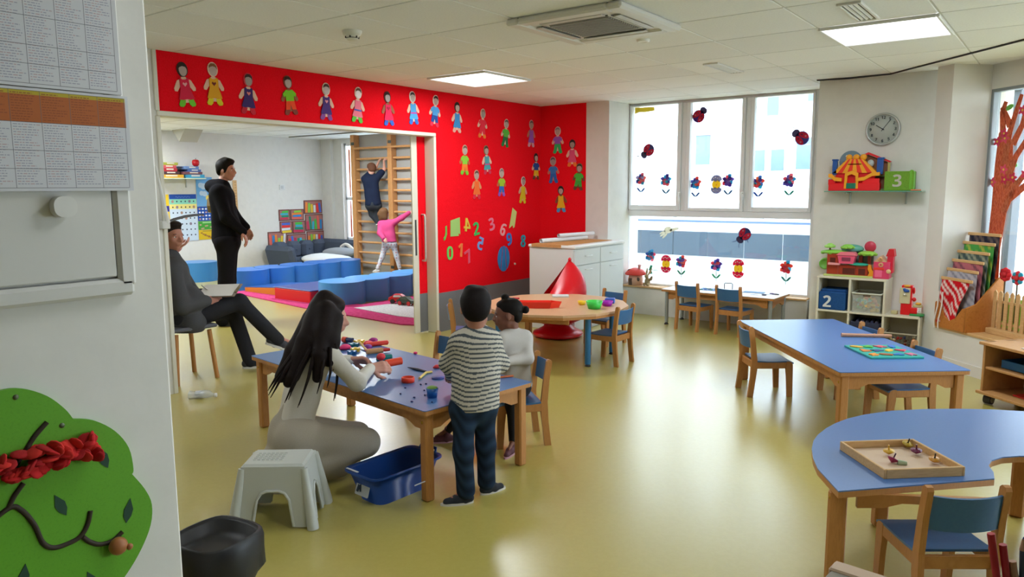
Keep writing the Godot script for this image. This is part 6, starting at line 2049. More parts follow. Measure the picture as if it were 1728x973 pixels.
func build_near_things():
	var X := -1.75
	# papers above the cabinet
	poster("weekly_sheet", "printed timetable sheet with an orange band, lower of two", X + 0.0305, 1.519, 1.728, -0.56, -0.858, sheet_img(340, 240, true, 3), "paper sheet")
	poster("weekly_sheet", "plain printed timetable sheet pinned above the orange one", X + 0.0325, 1.73, 1.94, -0.54, -0.845, sheet_img(340, 240, false, 4), "paper sheet")
	# cabinet let into the wall
	var o := thing("fuse_cabinet", "off-white wall cabinet door with rounded knob", "wall cabinet", V(X, 0, 0))
	var cw := mat("#d3d1cb", 0.5)
	var k := mb()
	k.box(V(0.012, 1.30, -0.40), V(0.024, 0.04, 0.90), 0.008)
	k.box(V(0.012, 1.95, -0.40), V(0.024, 0.04, 0.90), 0.008)
	k.box(V(0.012, 1.625, -0.835), V(0.024, 0.65, 0.04), 0.008)
	k.box(V(0.012, 1.625, 0.03), V(0.024, 0.65, 0.04), 0.008)
	part(o, "frame", k, cw)
	part(o, "door", bb(V(0.0, 1.325, -0.812), V(0.020, 1.925, 0.008), 0.003), cw)
	k = mb(TR(V(0.02, 1.486, -0.705), -PI / 2))
	k.T = Transform3D(Basis(Vector3(0, 0, -1), Vector3.UP, Vector3(1, 0, 0)), V(0.02, 1.486, -0.705))
	k.prism(rrect(0.046, 0.044, 0.018, 5), 0, 0.024, true)
	part(o, "knob", k, mat("#dad8d2", 0.45))
	# green wooden tree panel with bead track
	o = thing("activity_tree", "green cut-out tree activity board with brown bead track", "activity board", V(X, 0, 0))
	var S := Basis(Vector3(0, 0, -1), Vector3.UP, Vector3(1, 0, 0))
	# outline in (along the wall, up): three lobes with notches between them
	var merged := PackedVector2Array()
	for lobe in [[[0.31, 0.86], [0.35, 0.96], [0.41, 1.05], [0.49, 1.10], [0.561, 1.112], [0.604, 1.107], [0.648, 1.082], [0.681, 1.045], [0.696, 1.018]], [[0.696, 1.018], [0.740, 1.003], [0.783, 0.967], [0.811, 0.919], [0.818, 0.866], [0.814, 0.853]], [[0.814, 0.853], [0.841, 0.807], [0.855, 0.764], [0.849, 0.714], [0.823, 0.663], [0.784, 0.615], [0.735, 0.575], [0.67, 0.545], [0.59, 0.53], [0.50, 0.535], [0.42, 0.565], [0.355, 0.62], [0.315, 0.70], [0.30, 0.78], [0.31, 0.86]]]:
		var n: int = lobe.size()
		for i in n - 1:
			for j in 4:
				var q0 := Vector2(lobe[max(i - 1, 0)][0], lobe[max(i - 1, 0)][1])
				var q1 := Vector2(lobe[i][0], lobe[i][1])
				var q2 := Vector2(lobe[i + 1][0], lobe[i + 1][1])
				var q3 := Vector2(lobe[min(i + 2, n - 1)][0], lobe[min(i + 2, n - 1)][1])
				merged.append(q1.cubic_interpolate(q2, q0, q3, j / 4.0))
	k = mb(Transform3D(S, Vector3.ZERO))
	k.prism(merged, 0.001, 0.013, true)
	part(o, "crown", k, grain("treegreen", 0.1, ["#5b9a26", "#64a62b", "#60a029"], V(4, 4, 4), 0.5, 0.4))
	var track := mat("#2f2416", 0.7)
	for tr in [[[0.44, 0.80], [0.50, 0.83], [0.556, 0.861], [0.578, 0.850], [0.600, 0.809], [0.613, 0.763], [0.632, 0.743], [0.659, 0.740], [0.688, 0.746], [0.706, 0.768], [0.715, 0.798]], [[0.694, 0.744], [0.708, 0.726], [0.730, 0.711], [0.757, 0.709], [0.781, 0.722]], [[0.556, 0.861], [0.568, 0.883], [0.588, 0.906]], [[0.57, 0.94], [0.599, 0.977], [0.618, 1.002], [0.643, 1.025]]]:
		var pts := []
		for i in tr.size() - 1:
			for j in 6:
				var p0 := Vector2(tr[max(i - 1, 0)][0], tr[max(i - 1, 0)][1])
				var p1 := Vector2(tr[i][0], tr[i][1])
				var p2 := Vector2(tr[i + 1][0], tr[i + 1][1])
				var p3 := Vector2(tr[min(i + 2, tr.size() - 1)][0], tr[min(i + 2, tr.size() - 1)][1])
				var q := p1.cubic_interpolate(p2, p0, p3, j / 6.0)
				pts.append(V(0.0135, q.y, -q.x))
		pts.append(V(0.0135, tr[-1][1], -tr[-1][0]))
		k = mb()
		k.tube(pts, 0.0055, 8)
		part(o, "bead_track", k, track)
	for l in [[0.752, 0.912, 0.3], [0.655, 0.832, 0.35], [0.798, 0.767, -0.25], [0.571, 0.700, -0.2], [0.706, 0.630, 0.3], [0.44, 0.95, 0.3]]:
		k = mb(Transform3D(S, Vector3.ZERO) * TR(V(l[0], l[1], 0), 0, 0, l[2]))
		k.prism(poly([0, -0.028, 0.009, -0.012, 0.011, 0.004, 0.0, 0.03, -0.011, 0.004, -0.009, -0.012]), 0.013, 0.0145)
		part(o, "leaf", k, mat("#123f2c", 0.6))
	for l in [[0.589, 1.093], [0.672, 1.010]]:
		k = mb()
		k.ball(V(0.013, l[1], -l[0]), V(0.003, 0.006, 0.006), 10)
		part(o, "screw", k, mat("#5f6a50", 0.4, 0.5, 0.6))
	k = mb()
	k.ball(V(0.028, 0.698, -0.763), V(0.018, 0.021, 0.021), 16)
	k.ball(V(0.04, 0.692, -0.783), V(0.006, 0.008, 0.008), 10)
	part(o, "wooden_bead", k, mat("#a5673a", 0.5))
	# red felt garland over the crown
	o = thing("red_garland", "garland of crumpled red felt petals across the tree board", "garland", V(X, 0, 0))
	var rng := RandomNumberGenerator.new()
	rng.seed = 12
	for i in 56:
		var t := i / 55.0
		var z := 0.46 + 0.27 * t
		var y := 0.952 + rng.randf_range(-0.022, 0.022)
		k = mb(TR(V(0.022 + rng.randf_range(0, 0.014), y, -z), rng.randf() * 6, rng.randf() * 6))
		k.ball(Vector3.ZERO, V(0.021, 0.006, 0.018), 10)
		k.ball(V(0.012, 0.004, 0.004), V(0.012, 0.005, 0.012), 8)
		part(o, "petal", k, mat(["#c01a1c", "#a81418", "#cf2a22"][i % 3], 0.95))
	# waste bin with black liner behind the wall end
	o = thing("waste_bin", "white waste bin with a black bag folded over the rim", "bin", V(-2.13, 0, -1.245), 0.15)
	k = mb()
	var bin_pr := [Vector2(0, 0.0), Vector2(0.085, 0.0), Vector2(0.09, 0.01), Vector2(0.104, 0.33), Vector2(0.10, 0.33), Vector2(0.08, 0.02), Vector2(0, 0.02)]
	k.lathe(bin_pr, 28)
	part(o, "pail", k, mat("#dddcd8", 0.45))
	k = mb()
	var ring := []
	var seg := 44
	var prof := [Vector2(0.128, 0.27), Vector2(0.150, 0.30), Vector2(0.158, 0.36), Vector2(0.160, 0.40), Vector2(0.154, 0.422), Vector2(0.142, 0.425), Vector2(0.132, 0.415), Vector2(0.122, 0.385), Vector2(0.06, 0.38), Vector2(0.0, 0.385)]
	var base := 0
	for i in prof.size():
		for j in seg + 1:
			var a := TAU * (j % seg) / seg
			var w := 0.80 * (1.0 + (0.05 * sin(a * 7.0 + i) + 0.03 * sin(a * 13.0)) * (1.0 if i < 2 else 0.12))
			var sq := 1.0 / pow(pow(abs(cos(a)), 5.0) + pow(abs(sin(a)), 5.0), 0.2)
			sq = lerp(1.0, sq, 0.7)
			k.vert(V(cos(a) * prof[i].x * w * sq, prof[i].y + (0.02 * sin(a * 5.0) if i == 0 else 0.0), sin(a) * prof[i].x * w * sq), V(cos(a), [-0.3, -0.1, 0, 0.2, 0.7, 3][i], sin(a)) if i < 6 else V(-cos(a), 1.2, -sin(a)) if i < 8 else Vector3.UP)
	for i in prof.size() - 1:
		for j in seg:
			var a := base + i * (seg + 1) + j
			k.face(a, a + 1, a + seg + 2); k.face(a, a + seg + 2, a + seg + 1)
	part(o, "bag", k, mat("#17171a", 0.5))
	# white plastic stool
	o = thing("plastic_stool", "white plastic step stool beside the kneeling woman", "stool", V(-2.865, 0, -2.015), deg_to_rad(38))
	var wp := mat("#c9ccc6", 0.38)
	var hh := 0.29
	k = mb()
	k.box(V(0, hh - 0.02, 0), V(0.285, 0.04, 0.215), 0.014)
	part(o, "top", k, wp)
	for i in 5:
		for j in 7:
			part(o, "grip_bar", bx(V(-0.10 + 0.02 * j, hh + 0.001, -0.045 + 0.022 * i), V(0.014, 0.004, 0.008), 0.001), wp)
	# splayed side skirts with an arch cut out
	for q in 4:
		var wid := 0.285 if q % 2 == 0 else 0.215
		var dist := 0.1075 if q % 2 == 0 else 0.1425
		var hw := wid / 2 + 0.035
		k = mb(TR(V(0, 0, 0), PI / 2 * q) * TR(V(0, hh - 0.01, dist - 0.004), 0, -0.115))
		var pp := poly([-wid / 2, 0, wid / 2, 0, hw, -hh + 0.015, hw - 0.085, -hh + 0.015, hw - 0.105, -0.15, hw - 0.125, -0.12, hw - 0.15, -0.11, -hw + 0.15, -0.11, -hw + 0.125, -0.12, -hw + 0.105, -0.15, -hw + 0.085, -hh + 0.015, -hw, -hh + 0.015])
		k.prism(pp, -0.004, 0.004)
		part(o, "side_skirt", k, wp)
		k = mb(TR(V(0, 0, 0), PI / 2 * q) * TR(V(0, hh - 0.01, dist - 0.004), 0, -0.115))
		var arch := [V(hw - 0.085, -hh + 0.02, 0.006), V(hw - 0.105, -0.15, 0.006), V(hw - 0.125, -0.12, 0.006), V(hw - 0.15, -0.11, 0.006), V(-hw + 0.15, -0.11, 0.006), V(-hw + 0.125, -0.12, 0.006), V(-hw + 0.105, -0.15, 0.006), V(-hw + 0.085, -hh + 0.02, 0.006)]
		k.tube(arch, 0.007, 6)
		part(o, "arch_rim", k, wp)
	for sx in [-1.0, 1.0]:
		for sz in [-1.0, 1.0]:
			k = mb()
			k.tube([V(sx * 0.14, hh - 0.02, sz * 0.10), V(sx * 0.178, 0.02, sz * 0.142), V(sx * 0.18, 0.0, sz * 0.144)], [0.016, 0.026, 0.026], 10)
			part(o, "corner_leg", k, wp)
	# blue basin
	o = thing("plastic_basin", "blue plastic basin with a white label on the floor", "basin", V(-2.64, 0, -2.53), deg_to_rad(-4))
	var bl := mat("#123f86", 0.35)
	k = mb()
	var lay := [[0.175, 0.33, 0.0], [0.20, 0.36, 0.03], [0.235, 0.43, 0.15], [0.262, 0.46, 0.158], [0.262, 0.46, 0.150], [0.235, 0.43, 0.152]]
	var rings := [[0.0, 0.0, 0.006], [0.16, 0.315, 0.006], [0.170, 0.325, 0.014], [0.226, 0.418, 0.15], [0.262, 0.462, 0.158], [0.264, 0.464, 0.150], [0.256, 0.456, 0.146], [0.238, 0.432, 0.148], [0.178, 0.333, 0.0], [0.0, 0.0, 0.0]]
	rings.reverse()
	base = k.v.size()
	var cnt := 0
	for r in rings:
		var loop := rrect(max(r[0], 0.001), max(r[1], 0.001), min(0.05, max(r[0], 0.001) * 0.3), 5)
		cnt = loop.size()
		for q in loop:
			k.vert(V(q.x, r[2], q.y), V(q.x, 0.1, q.y) if rings.find(r) < 6 else V(-q.x, 0.3, -q.y))
	for i in rings.size() - 1:
		for j in cnt:
			var a := base + i * cnt + j
			var b := base + i * cnt + (j + 1) % cnt
			k.face(a, b, b + cnt); k.face(a, b + cnt, a + cnt)
	part(o, "tub", k, bl)
	k = mb(TR(V(0.0, 0.075, 0.203), 0, -0.31))
	k.prism(rrect(0.10, 0.062, 0.006, 3), 0, 0.002)
	part(o, "label_patch", k, mat("#b9bcc0", 0.5), "worn white paper label")
	k = mb(TR(V(-0.02, 0.078, 0.205), 0, -0.31))
	k.prism(poly([-0.02, -0.018, -0.006, -0.02, 0.0, 0.0, 0.008, -0.016, 0.016, -0.014, 0.006, 0.02, -0.006, 0.012, -0.014, 0.018]), 0, 0.002)
	part(o, "label_print", k, mat("#2a3a4c", 0.6))
	for s in [[0.05, 0.5], [-0.12, 0.9]]:
		k = mb()
		k.box(V(0.222 if s[0] > 0 else -0.06, 0.11 if s[0] > 0 else 0.162, 0.03 if s[0] > 0 else 0.215), V(0.003, 0.006, 0.07) if s[0] > 0 else V(0.09, 0.003, 0.012), 0.001)
		part(o, "tape_strip", k, mat("#c9cdd2", 0.5))
	k = mb()
	k.tube([V(-0.06, 0.155, -0.225), V(-0.055, 0.175, -0.235), V(0.055, 0.175, -0.235), V(0.06, 0.155, -0.225)], 0.008, 8)
	part(o, "handle", k, bl)
	for i in 12:
		var b := thing("basin_toy", ["red", "dark blue", "blue", "maroon"][i % 4] + " small toy lying in the blue basin", "toy", V(-2.64 + rng.randf_range(-0.045, 0.045), 0.012, -2.53 + rng.randf_range(-0.105, 0.105)), rng.randf() * 6, "small toys in the basin")
		k = mb()
		k.box(V(0, 0.014, 0), V(0.05, 0.025, 0.03), 0.006)
		k.ball(V(0.02, 0.03, 0), V(0.014, 0.014, 0.014), 8)
		part(b, "body", k, mat(["#b01c30", "#1f4f9a", "#2a6fa0", "#8a1a3a"][i % 4], 0.5))
	# crushed bottle on the floor by the jamb
	o = thing("crushed_bottle", "crushed clear plastic bottle lying by the door jamb", "bottle", V(-5.03, 0.0, -2.89), 0.8)
	k = mb()
	k.tube([V(-0.085, 0.032, 0), V(-0.075, 0.03, 0), V(-0.02, 0.026, 0.004), V(0.03, 0.032, -0.003), V(0.06, 0.03, 0), V(0.085, 0.022, 0), V(0.10, 0.02, 0)], [0.02, 0.031, 0.025, 0.031, 0.028, 0.015, 0.013], 12)
	part(o, "body", k, glass("#dfe6ea", 0.35))
	part(o, "wrapper", bxr(V(-0.01, 0.03, 0), V(0.07, 0.05, 0.05), 0.1, 0.012), mat("#cfd3d6", 0.5))
	k = mb()
	k.cyl(V(0.10, 0.02, 0), V(0.115, 0.02, 0), 0.015, 12)
	part(o, "cap", k, mat("#e6e8ea", 0.4))
	# cabinet in front of the camera: only things standing on its edge reach into view
	o = thing("near_cabinet", "low pale cabinet at the bottom right, mostly below view", "cabinet", V(-0.285, 0, -1.225), deg_to_rad(36))
	part(o, "body", bb(V(0.01, 0, 0.01), V(0.8, 0.84, 0.40), 0.004), mat("#d5cfc2", 0.5))
	part(o, "top", bb(V(0.0, 0.84, 0.0), V(0.81, 0.86, 0.41), 0.004), mat("#dad5ca", 0.5))
	o = thing("ring_binder", "grey book with a pale wooden strip at the bottom edge", "book", V(-0.281, 0.861, -1.305), deg_to_rad(-5))
	part(o, "cover", bb(V(0.003, 0, 0.03), V(0.22, 0.016, 0.22), 0.003), mat("#8a8478", 0.6))
	part(o, "spine_strip", bb(V(0.0, 0.0, 0.0), V(0.222, 0.02, 0.036), 0.003), mat("#c4a78a", 0.55))
	o = thing("pencil_cup", "dark pencil cup standing at the bottom right corner", "cup", V(-0.015, 0.861, -1.157))
	k = mb()
	k.lathe([Vector2(0, 0), Vector2(0.032, 0), Vector2(0.034, 0.09), Vector2(0.031, 0.09), Vector2(0.029, 0.006), Vector2(0, 0.006)], 22)
	part(o, "cup", k, mat("#33343a", 0.5))
	for q in [[-0.054, 1.056, -1.146, -0.022, "#b3141e", "tall red pencil leaning left in the cup"], [-0.040, 1.042, -1.152, -0.012, "#a5101c", "shorter red pencil in the cup"], [-0.018, 1.054, -1.165, -0.008, "#2f3a4a", "dark blue pencil with pointed tip in the cup"], [-0.028, 1.02, -1.157, 0.0, "#a87a58", "short bare wood pencil in the cup"]]:
		var p := thing("coloured_pencil", q[5], "pencil", Vector3.ZERO, 0, "pencils in the cup")
		var a := V(q[3], 0.87, -1.157)
		var b := V(q[0], q[1], q[2])
		k = mb()
		k.tube([a, a.lerp(b, 0.9)], 0.0052, 6)
		part(p, "barrel", k, mat(q[4], 0.4))
		k = mb()
		if q[4] == "#2f3a4a":
			k.tube([a.lerp(b, 0.9), a.lerp(b, 0.985)], [0.0052, 0.002], 8)
			part(p, "sharpened_cone", k, mat("#b08a6a", 0.7))
			k = mb()
			k.tube([a.lerp(b, 0.975), b], [0.0024, 0.0006], 6)
			part(p, "lead", k, mat("#23307a", 0.5))
		else:
			k.tube([a.lerp(b, 0.9), b], 0.0052, 6)
			part(p, "end", k, mat(q[4], 0.5))
	# tray on the trolley
	o = thing("blue_tray", "blue plastic tray on the middle shelf of the trolley", "tray", V(-0.06, 0.267, -6.05), deg_to_rad(-40))
	k = mb()
	k.box(V(0, 0.006, 0), V(0.40, 0.008, 0.26))
	for s in [-1.0, 1.0]:
		k.box(V(s * 0.205, 0.03, 0), V(0.010, 0.055, 0.28), 0.003)
		k.box(V(0, 0.03, s * 0.137), V(0.41, 0.055, 0.010), 0.003)
	part(o, "body", k, mat("#175f8f", 0.4))
	solo("red_folder", bxr(V(-0.05, 0.097, -6.0), V(0.3, 0.01, 0.2), deg_to_rad(-40)), mat("#c8281c", 0.5), "red folder lying on the bottom shelf of the trolley", "folder")
	solo("white_sheet", bxr(V(-0.02, 0.443, -5.95), V(0.3, 0.004, 0.2), deg_to_rad(-30), 0.001), mat("#d8d0c8", 0.7), "pale printed sheet on top of the trolley", "paper")
	# stool of the seated man
	o = thing("wooden_stool", "grey-seated wooden stool under the man with the clipboard", "stool", V(-5.66, 0, -3.14))
	for sx in [-1.0, 1.0]:
		for sz in [-1.0, 1.0]:
			k = mb()
			k.tube([V(sx * 0.17, 0, sz * 0.17), V(sx * 0.14, 0.40, sz * 0.14)], 0.018, 10)
			part(o, "leg", k, woody())
	part(o, "seat", bb(V(-0.15, 0.42, -0.19), V(0.19, 0.45, 0.19), 0.01), mat("#5a5a60", 0.8))
	# lever on the door jamb
	o = thing("jamb_lever", "white slanted lever with a curved grey rod on the jamb", "lever", V(-5.25, 0, 0))
	k = mb()
	k.tube([V(0, 1.69, -2.785), V(0.0, 1.285, -2.848)], [0.008, 0.018], 8)
	part(o, "arm", k, mat("#e2e2de", 0.4))
	k = mb()
	k.tube([V(0, 1.276, -2.81), V(0, 1.305, -2.89), V(0, 1.325, -2.98), V(0, 1.333, -3.06), V(0, 1.334, -3.133)], [0.010, 0.010, 0.010, 0.009, 0.006], 8)
	part(o, "rod", k, mat("#5a5b5e", 0.4, 0.5, 0.5))
	part(o, "mount", bb(V(-0.06, 1.24, -2.86), V(0.012, 1.30, -2.80), 0.004), mat("#cfcfca", 0.5))

# ---------- people: smooth union of tapered capsules and ellipsoids, meshed as surface nets
func cap(a: Vector3, b: Vector3, ra: float, rb := -1.0) -> Array:
	return [0, a, b, ra, ra if rb < 0.0 else rb]
func ell(c: Vector3, r: Vector3, bs := Basis.IDENTITY) -> Array:
	return [1, c, r, bs.inverse(), max(r.x, max(r.y, r.z))]
func blob(out: MB, prims: Array, cell: float, k: float, pat := "", ymin := -100.0):
	var lo := Vector3(1e9, 1e9, 1e9)
	var hi := -lo
	var ext := 5.0 * k + cell
	for p in prims:
		if p[0] == 0:
			var r: float = max(p[3], p[4]) + cell * 2.0 + k
			lo = lo.min((p[1] as Vector3).min(p[2]) - V(r, r, r)); hi = hi.max((p[1] as Vector3).max(p[2]) + V(r, r, r))
		else:
			var r: float = p[4] + cell * 2.0 + k
			lo = lo.min(p[1] - V(r, r, r)); hi = hi.max(p[1] + V(r, r, r))
	var nx := int((hi.x - lo.x) / cell) + 2
	var ny := int((hi.y - lo.y) / cell) + 2
	var nz := int((hi.z - lo.z) / cell) + 2
	var f := PackedFloat32Array()
	f.resize(nx * ny * nz)
	f.fill(0.0)
	var ik := -1.0 / k
	for p in prims:
		var a: Vector3 = p[1]
		var pl: Vector3
		var ph: Vector3
		if p[0] == 0:
			var r: float = max(p[3], p[4]) + ext
			pl = a.min(p[2]) - V(r, r, r); ph = a.max(p[2]) + V(r, r, r)
		else:
			var r: float = p[4] + ext
			pl = a - V(r, r, r); ph = a + V(r, r, r)
		var x0: int = max(0, int((pl.x - lo.x) / cell)); var x1: int = min(nx - 1, int((ph.x - lo.x) / cell) + 1)
		var y0: int = max(0, int((pl.y - lo.y) / cell)); var y1: int = min(ny - 1, int((ph.y - lo.y) / cell) + 1)
		var z0: int = max(0, int((pl.z - lo.z) / cell)); var z1: int = min(nz - 1, int((ph.z - lo.z) / cell) + 1)
		if p[0] == 0:
			var ab: Vector3 = p[2] - a
			var il: float = 1.0 / max(ab.length_squared(), 1e-9)
			var ra: float = p[3]
			var dr: float = p[4] - ra
			for z in range(z0, z1 + 1):
				for y in range(y0, y1 + 1):
					var q := Vector3(lo.x + x0 * cell, lo.y + y * cell, lo.z + z * cell) - a
					var i := x0 + nx * (y + ny * z)
					for x in range(x0, x1 + 1):
						var t := clampf(q.dot(ab) * il, 0.0, 1.0)
						f[i] += exp(((q - ab * t).length() - ra - dr * t) * ik)
						q.x += cell
						i += 1
		else:
			var rr: Vector3 = p[2]
			var bi: Basis = p[3]
			var mn: float = min(rr.x, min(rr.y, rr.z))
			var S := Basis.from_scale(V(1.0 / rr.x, 1.0 / rr.y, 1.0 / rr.z)) * bi
			var S2 := Basis.from_scale(V(1.0 / (rr.x * rr.x), 1.0 / (rr.y * rr.y), 1.0 / (rr.z * rr.z))) * bi
			for z in range(z0, z1 + 1):
				for y in range(y0, y1 + 1):
					var q := Vector3(lo.x + x0 * cell, lo.y + y * cell, lo.z + z * cell) - a
					var i := x0 + nx * (y + ny * z)
					for x in range(x0, x1 + 1):
						var k0 := (S * q).length()
						var k1 := (S2 * q).length()
						f[i] += exp((k0 * (k0 - 1.0) / k1 if k1 > 1e-6 else -mn) * ik)
						q.x += cell
						i += 1
	var big := 6.0 * cell
	for i in f.size():
		var s := f[i]
		f[i] = -k * log(s) if s > 1e-6 else big
	if ymin > -99.0:
		for z in nz:
			for y in ny:
				var d := ymin - (lo.y + y * cell)
				if d > -2.0 * cell:
					var i := nx * (y + ny * z)
					for x in nx:
						f[i + x] = max(f[i + x], d)
	var idx := PackedInt32Array()
	idx.resize(nx * ny * nz)
	idx.fill(-1)
	var sx := 1
	var sy := nx
	var sz := nx * ny
	var off := [0, sx, sy, sx + sy, sz, sx + sz, sy + sz, sx + sy + sz]
	var edges := [[0, 1], [2, 3], [4, 5], [6, 7], [0, 2], [1, 3], [4, 6], [5, 7], [0, 4], [1, 5], [2, 6], [3, 7]]
	var lim := cell * 1.8
	for z in nz - 1:
		for y in ny - 1:
			var i := nx * (y + ny * z)
			for x in nx - 1:
				var v0 := f[i]
				if v0 < lim and v0 > -lim:
					var m := 0
					for c in 8:
						if f[i + off[c]] < 0.0:
							m |= 1 << c
					if m != 0 and m != 255:
						var p := Vector3.ZERO
						var cnt := 0
						for e in edges:
							var fa := f[i + off[e[0]]]
							var fb := f[i + off[e[1]]]
							if (fa < 0.0) != (fb < 0.0):
								var t := fa / (fa - fb)
								var ca: int = e[0]
								var cb: int = e[1]
								p += Vector3(ca & 1, (ca >> 1) & 1, ca >> 2).lerp(Vector3(cb & 1, (cb >> 1) & 1, cb >> 2), t)
								cnt += 1
						p /= cnt
						var g := Vector3(f[i + sx] - v0 + f[i + sx + sy] - f[i + sy] + f[i + sx + sz] - f[i + sz] + f[i + 7 * 0 + sx + sy + sz] - f[i + sy + sz],
							f[i + sy] - v0 + f[i + sx + sy] - f[i + sx] + f[i + sy + sz] - f[i + sz] + f[i + sx + sy + sz] - f[i + sx + sz],
							f[i + sz] - v0 + f[i + sx + sz] - f[i + sx] + f[i + sy + sz] - f[i + sy] + f[i + sx + sy + sz] - f[i + sx + sy])
						var w := lo + (Vector3(x, y, z) + p) * cell
						if pat != "":
							out.col = dye(pat, w)
						idx[i] = out.vert(w, g)
				i += 1
	for z in range(1, nz - 1):
		for y in range(1, ny - 1):
			var i := 1 + nx * (y + ny * z)
			for x in range(1, nx - 1):
				var v0 := f[i]
				if v0 < lim and v0 > -lim:
					var b := v0 < 0.0
					if (f[i + sx] < 0.0) != b:
						quadi(out, idx[i], idx[i - sy], idx[i - sy - sz], idx[i - sz])
					if (f[i + sy] < 0.0) != b:
						quadi(out, idx[i], idx[i - sx], idx[i - sx - sz], idx[i - sz])
					if (f[i + sz] < 0.0) != b:
						quadi(out, idx[i], idx[i - sx], idx[i - sx - sy], idx[i - sy])
				i += 1
# dyed and printed cloth: colour from the place on the garment
func dye(pat: String, w: Vector3) -> Color:
	if pat == "stripes":
		var y := w.y + 0.012 * sin(w.x * 30.0) + 0.35 * Vector2(w.x, w.z + 0.02).length()
		return lin("#4c5258") if fposmod(y, 0.0215) < 0.0085 else lin("#c3bcae")
	if pat == "denim":
		return lin("#1c2634").lerp(lin("#27384c"), 0.5 + 0.5 * sin(w.y * 90.0 + 4.0 * sin(w.x * 40.0)))
	var h := sin(w.x * 85.0) * sin(w.y * 70.0 + 1.0) * sin(w.z * 90.0)
	return lin("#b48a8c") if h > 0.45 else (lin("#8fa0b0") if h < -0.5 else lin("#c9cdd2"))
func quadi(o: MB, a: int, b: int, c: int, d: int):
	if a < 0 or b < 0 or c < 0 or d < 0:
		return
	o.face(a, b, c)
	o.face(a, c, d)

func smooth_normals(o: MB):
	var acc := PackedVector3Array()
	acc.resize(o.v.size())
	for i in range(0, o.ix.size(), 3):
		var a := o.ix[i]; var b := o.ix[i + 1]; var c := o.ix[i + 2]
		var g := (o.v[c] - o.v[a]).cross(o.v[b] - o.v[a])
		acc[a] += g; acc[b] += g; acc[c] += g
	for i in acc.size():
		if acc[i].length_squared() > 1e-20:
			o.n[i] = acc[i].normalized()

# head in its own frame: fwd where the face looks, h = head height
func head_frame(c: Vector3, fwd: Vector3, up: Vector3) -> Transform3D:
	var z := fwd.normalized()
	var x := up.cross(z).normalized()
	return Transform3D(Basis(x, z.cross(x), z), c)
func he(P: Array, F: Transform3D, h: float, p: Vector3, r: Vector3):
	P.append(ell(F * (p * h), r * h, F.basis))
func hc(P: Array, F: Transform3D, h: float, p: Vector3, q: Vector3, ra: float, rb: float):
	P.append(cap(F * (p * h), F * (q * h), ra * h, rb * h))
func head_prims(F: Transform3D, h: float, child := false) -> Array:
	var b := F.basis
	var P := []
	he(P, F, h, V(0, 0.12, -0.06), V(0.325, 0.36, 0.40))
	he(P, F, h, V(0, -0.12, 0.08), V(0.255, 0.32, 0.29))
	he(P, F, h, V(0, -0.36, 0.17), V(0.12 if not child else 0.11, 0.085, 0.12))
	hc(P, F, h, V(-0.16, -0.26, 0.02), V(0.0, -0.37, 0.18), 0.10, 0.08)
	hc(P, F, h, V(0.16, -0.26, 0.02), V(0.0, -0.37, 0.18), 0.10, 0.08)
	hc(P, F, h, V(-0.13, 0.075, 0.305), V(0.13, 0.075, 0.305), 0.05, 0.05)
	var ns := 1.0 if not child else 0.72
	hc(P, F, h, V(0, 0.03, 0.355), V(0, -0.10, 0.385 + 0.055 * ns), 0.028, 0.042 * (0.7 + 0.3 * ns))
	he(P, F, h, V(-0.045, -0.115, 0.375), V(0.035, 0.028, 0.04)); he(P, F, h, V(0.045, -0.115, 0.375), V(0.035, 0.028, 0.04))
	he(P, F, h, V(0, -0.215, 0.345), V(0.085, 0.024, 0.038)); he(P, F, h, V(0, -0.258, 0.338), V(0.075, 0.028, 0.038))
	he(P, F, h, V(-0.16, -0.09, 0.24), V(0.10, 0.10, 0.08)); he(P, F, h, V(0.16, -0.09, 0.24), V(0.10, 0.10, 0.08))
	for s in [-1.0, 1.0]:
		P.append(ell(F * (V(s * 0.335, -0.03, -0.03) * h), V(0.03, 0.10, 0.06) * h, b * Basis(Vector3.UP, s * 0.4)))
	return P
func face_parts(o: Node, F: Transform3D, h: float, iris: String, brow: String, lip: String):
	for s in [-1.0, 1.0]:
		var k := mb(F)
		k.ball(V(s * 0.135, 0.005, 0.318) * h, V(0.055, 0.032, 0.03) * h, 12)
		var ey := part(o, "eye", k, mat("#e9e4de", 0.3))
		k = mb(F)
		k.ball(V(s * 0.135, 0.005, 0.337) * h, V(0.028, 0.029, 0.015) * h, 10)
		part(ey, "iris", k, mat(iris, 0.25))
		k = mb(F)
		k.tube([F.basis.x * 0 + V(s * 0.06, 0.085, 0.352) * h, V(s * 0.14, 0.105, 0.345) * h, V(s * 0.21, 0.085, 0.30) * h], [0.012 * h, 0.018 * h, 0.008 * h], 6)
		part(o, "eyebrow", k, mat(brow, 0.8))
	var k2 := mb(F)
	k2.tube([V(-0.08, -0.236, 0.355) * h, V(0, -0.236, 0.381) * h, V(0.08, -0.236, 0.355) * h], [0.008 * h, 0.019 * h, 0.008 * h], 8)
	part(o, "lips", k2, mat(lip, 0.5))

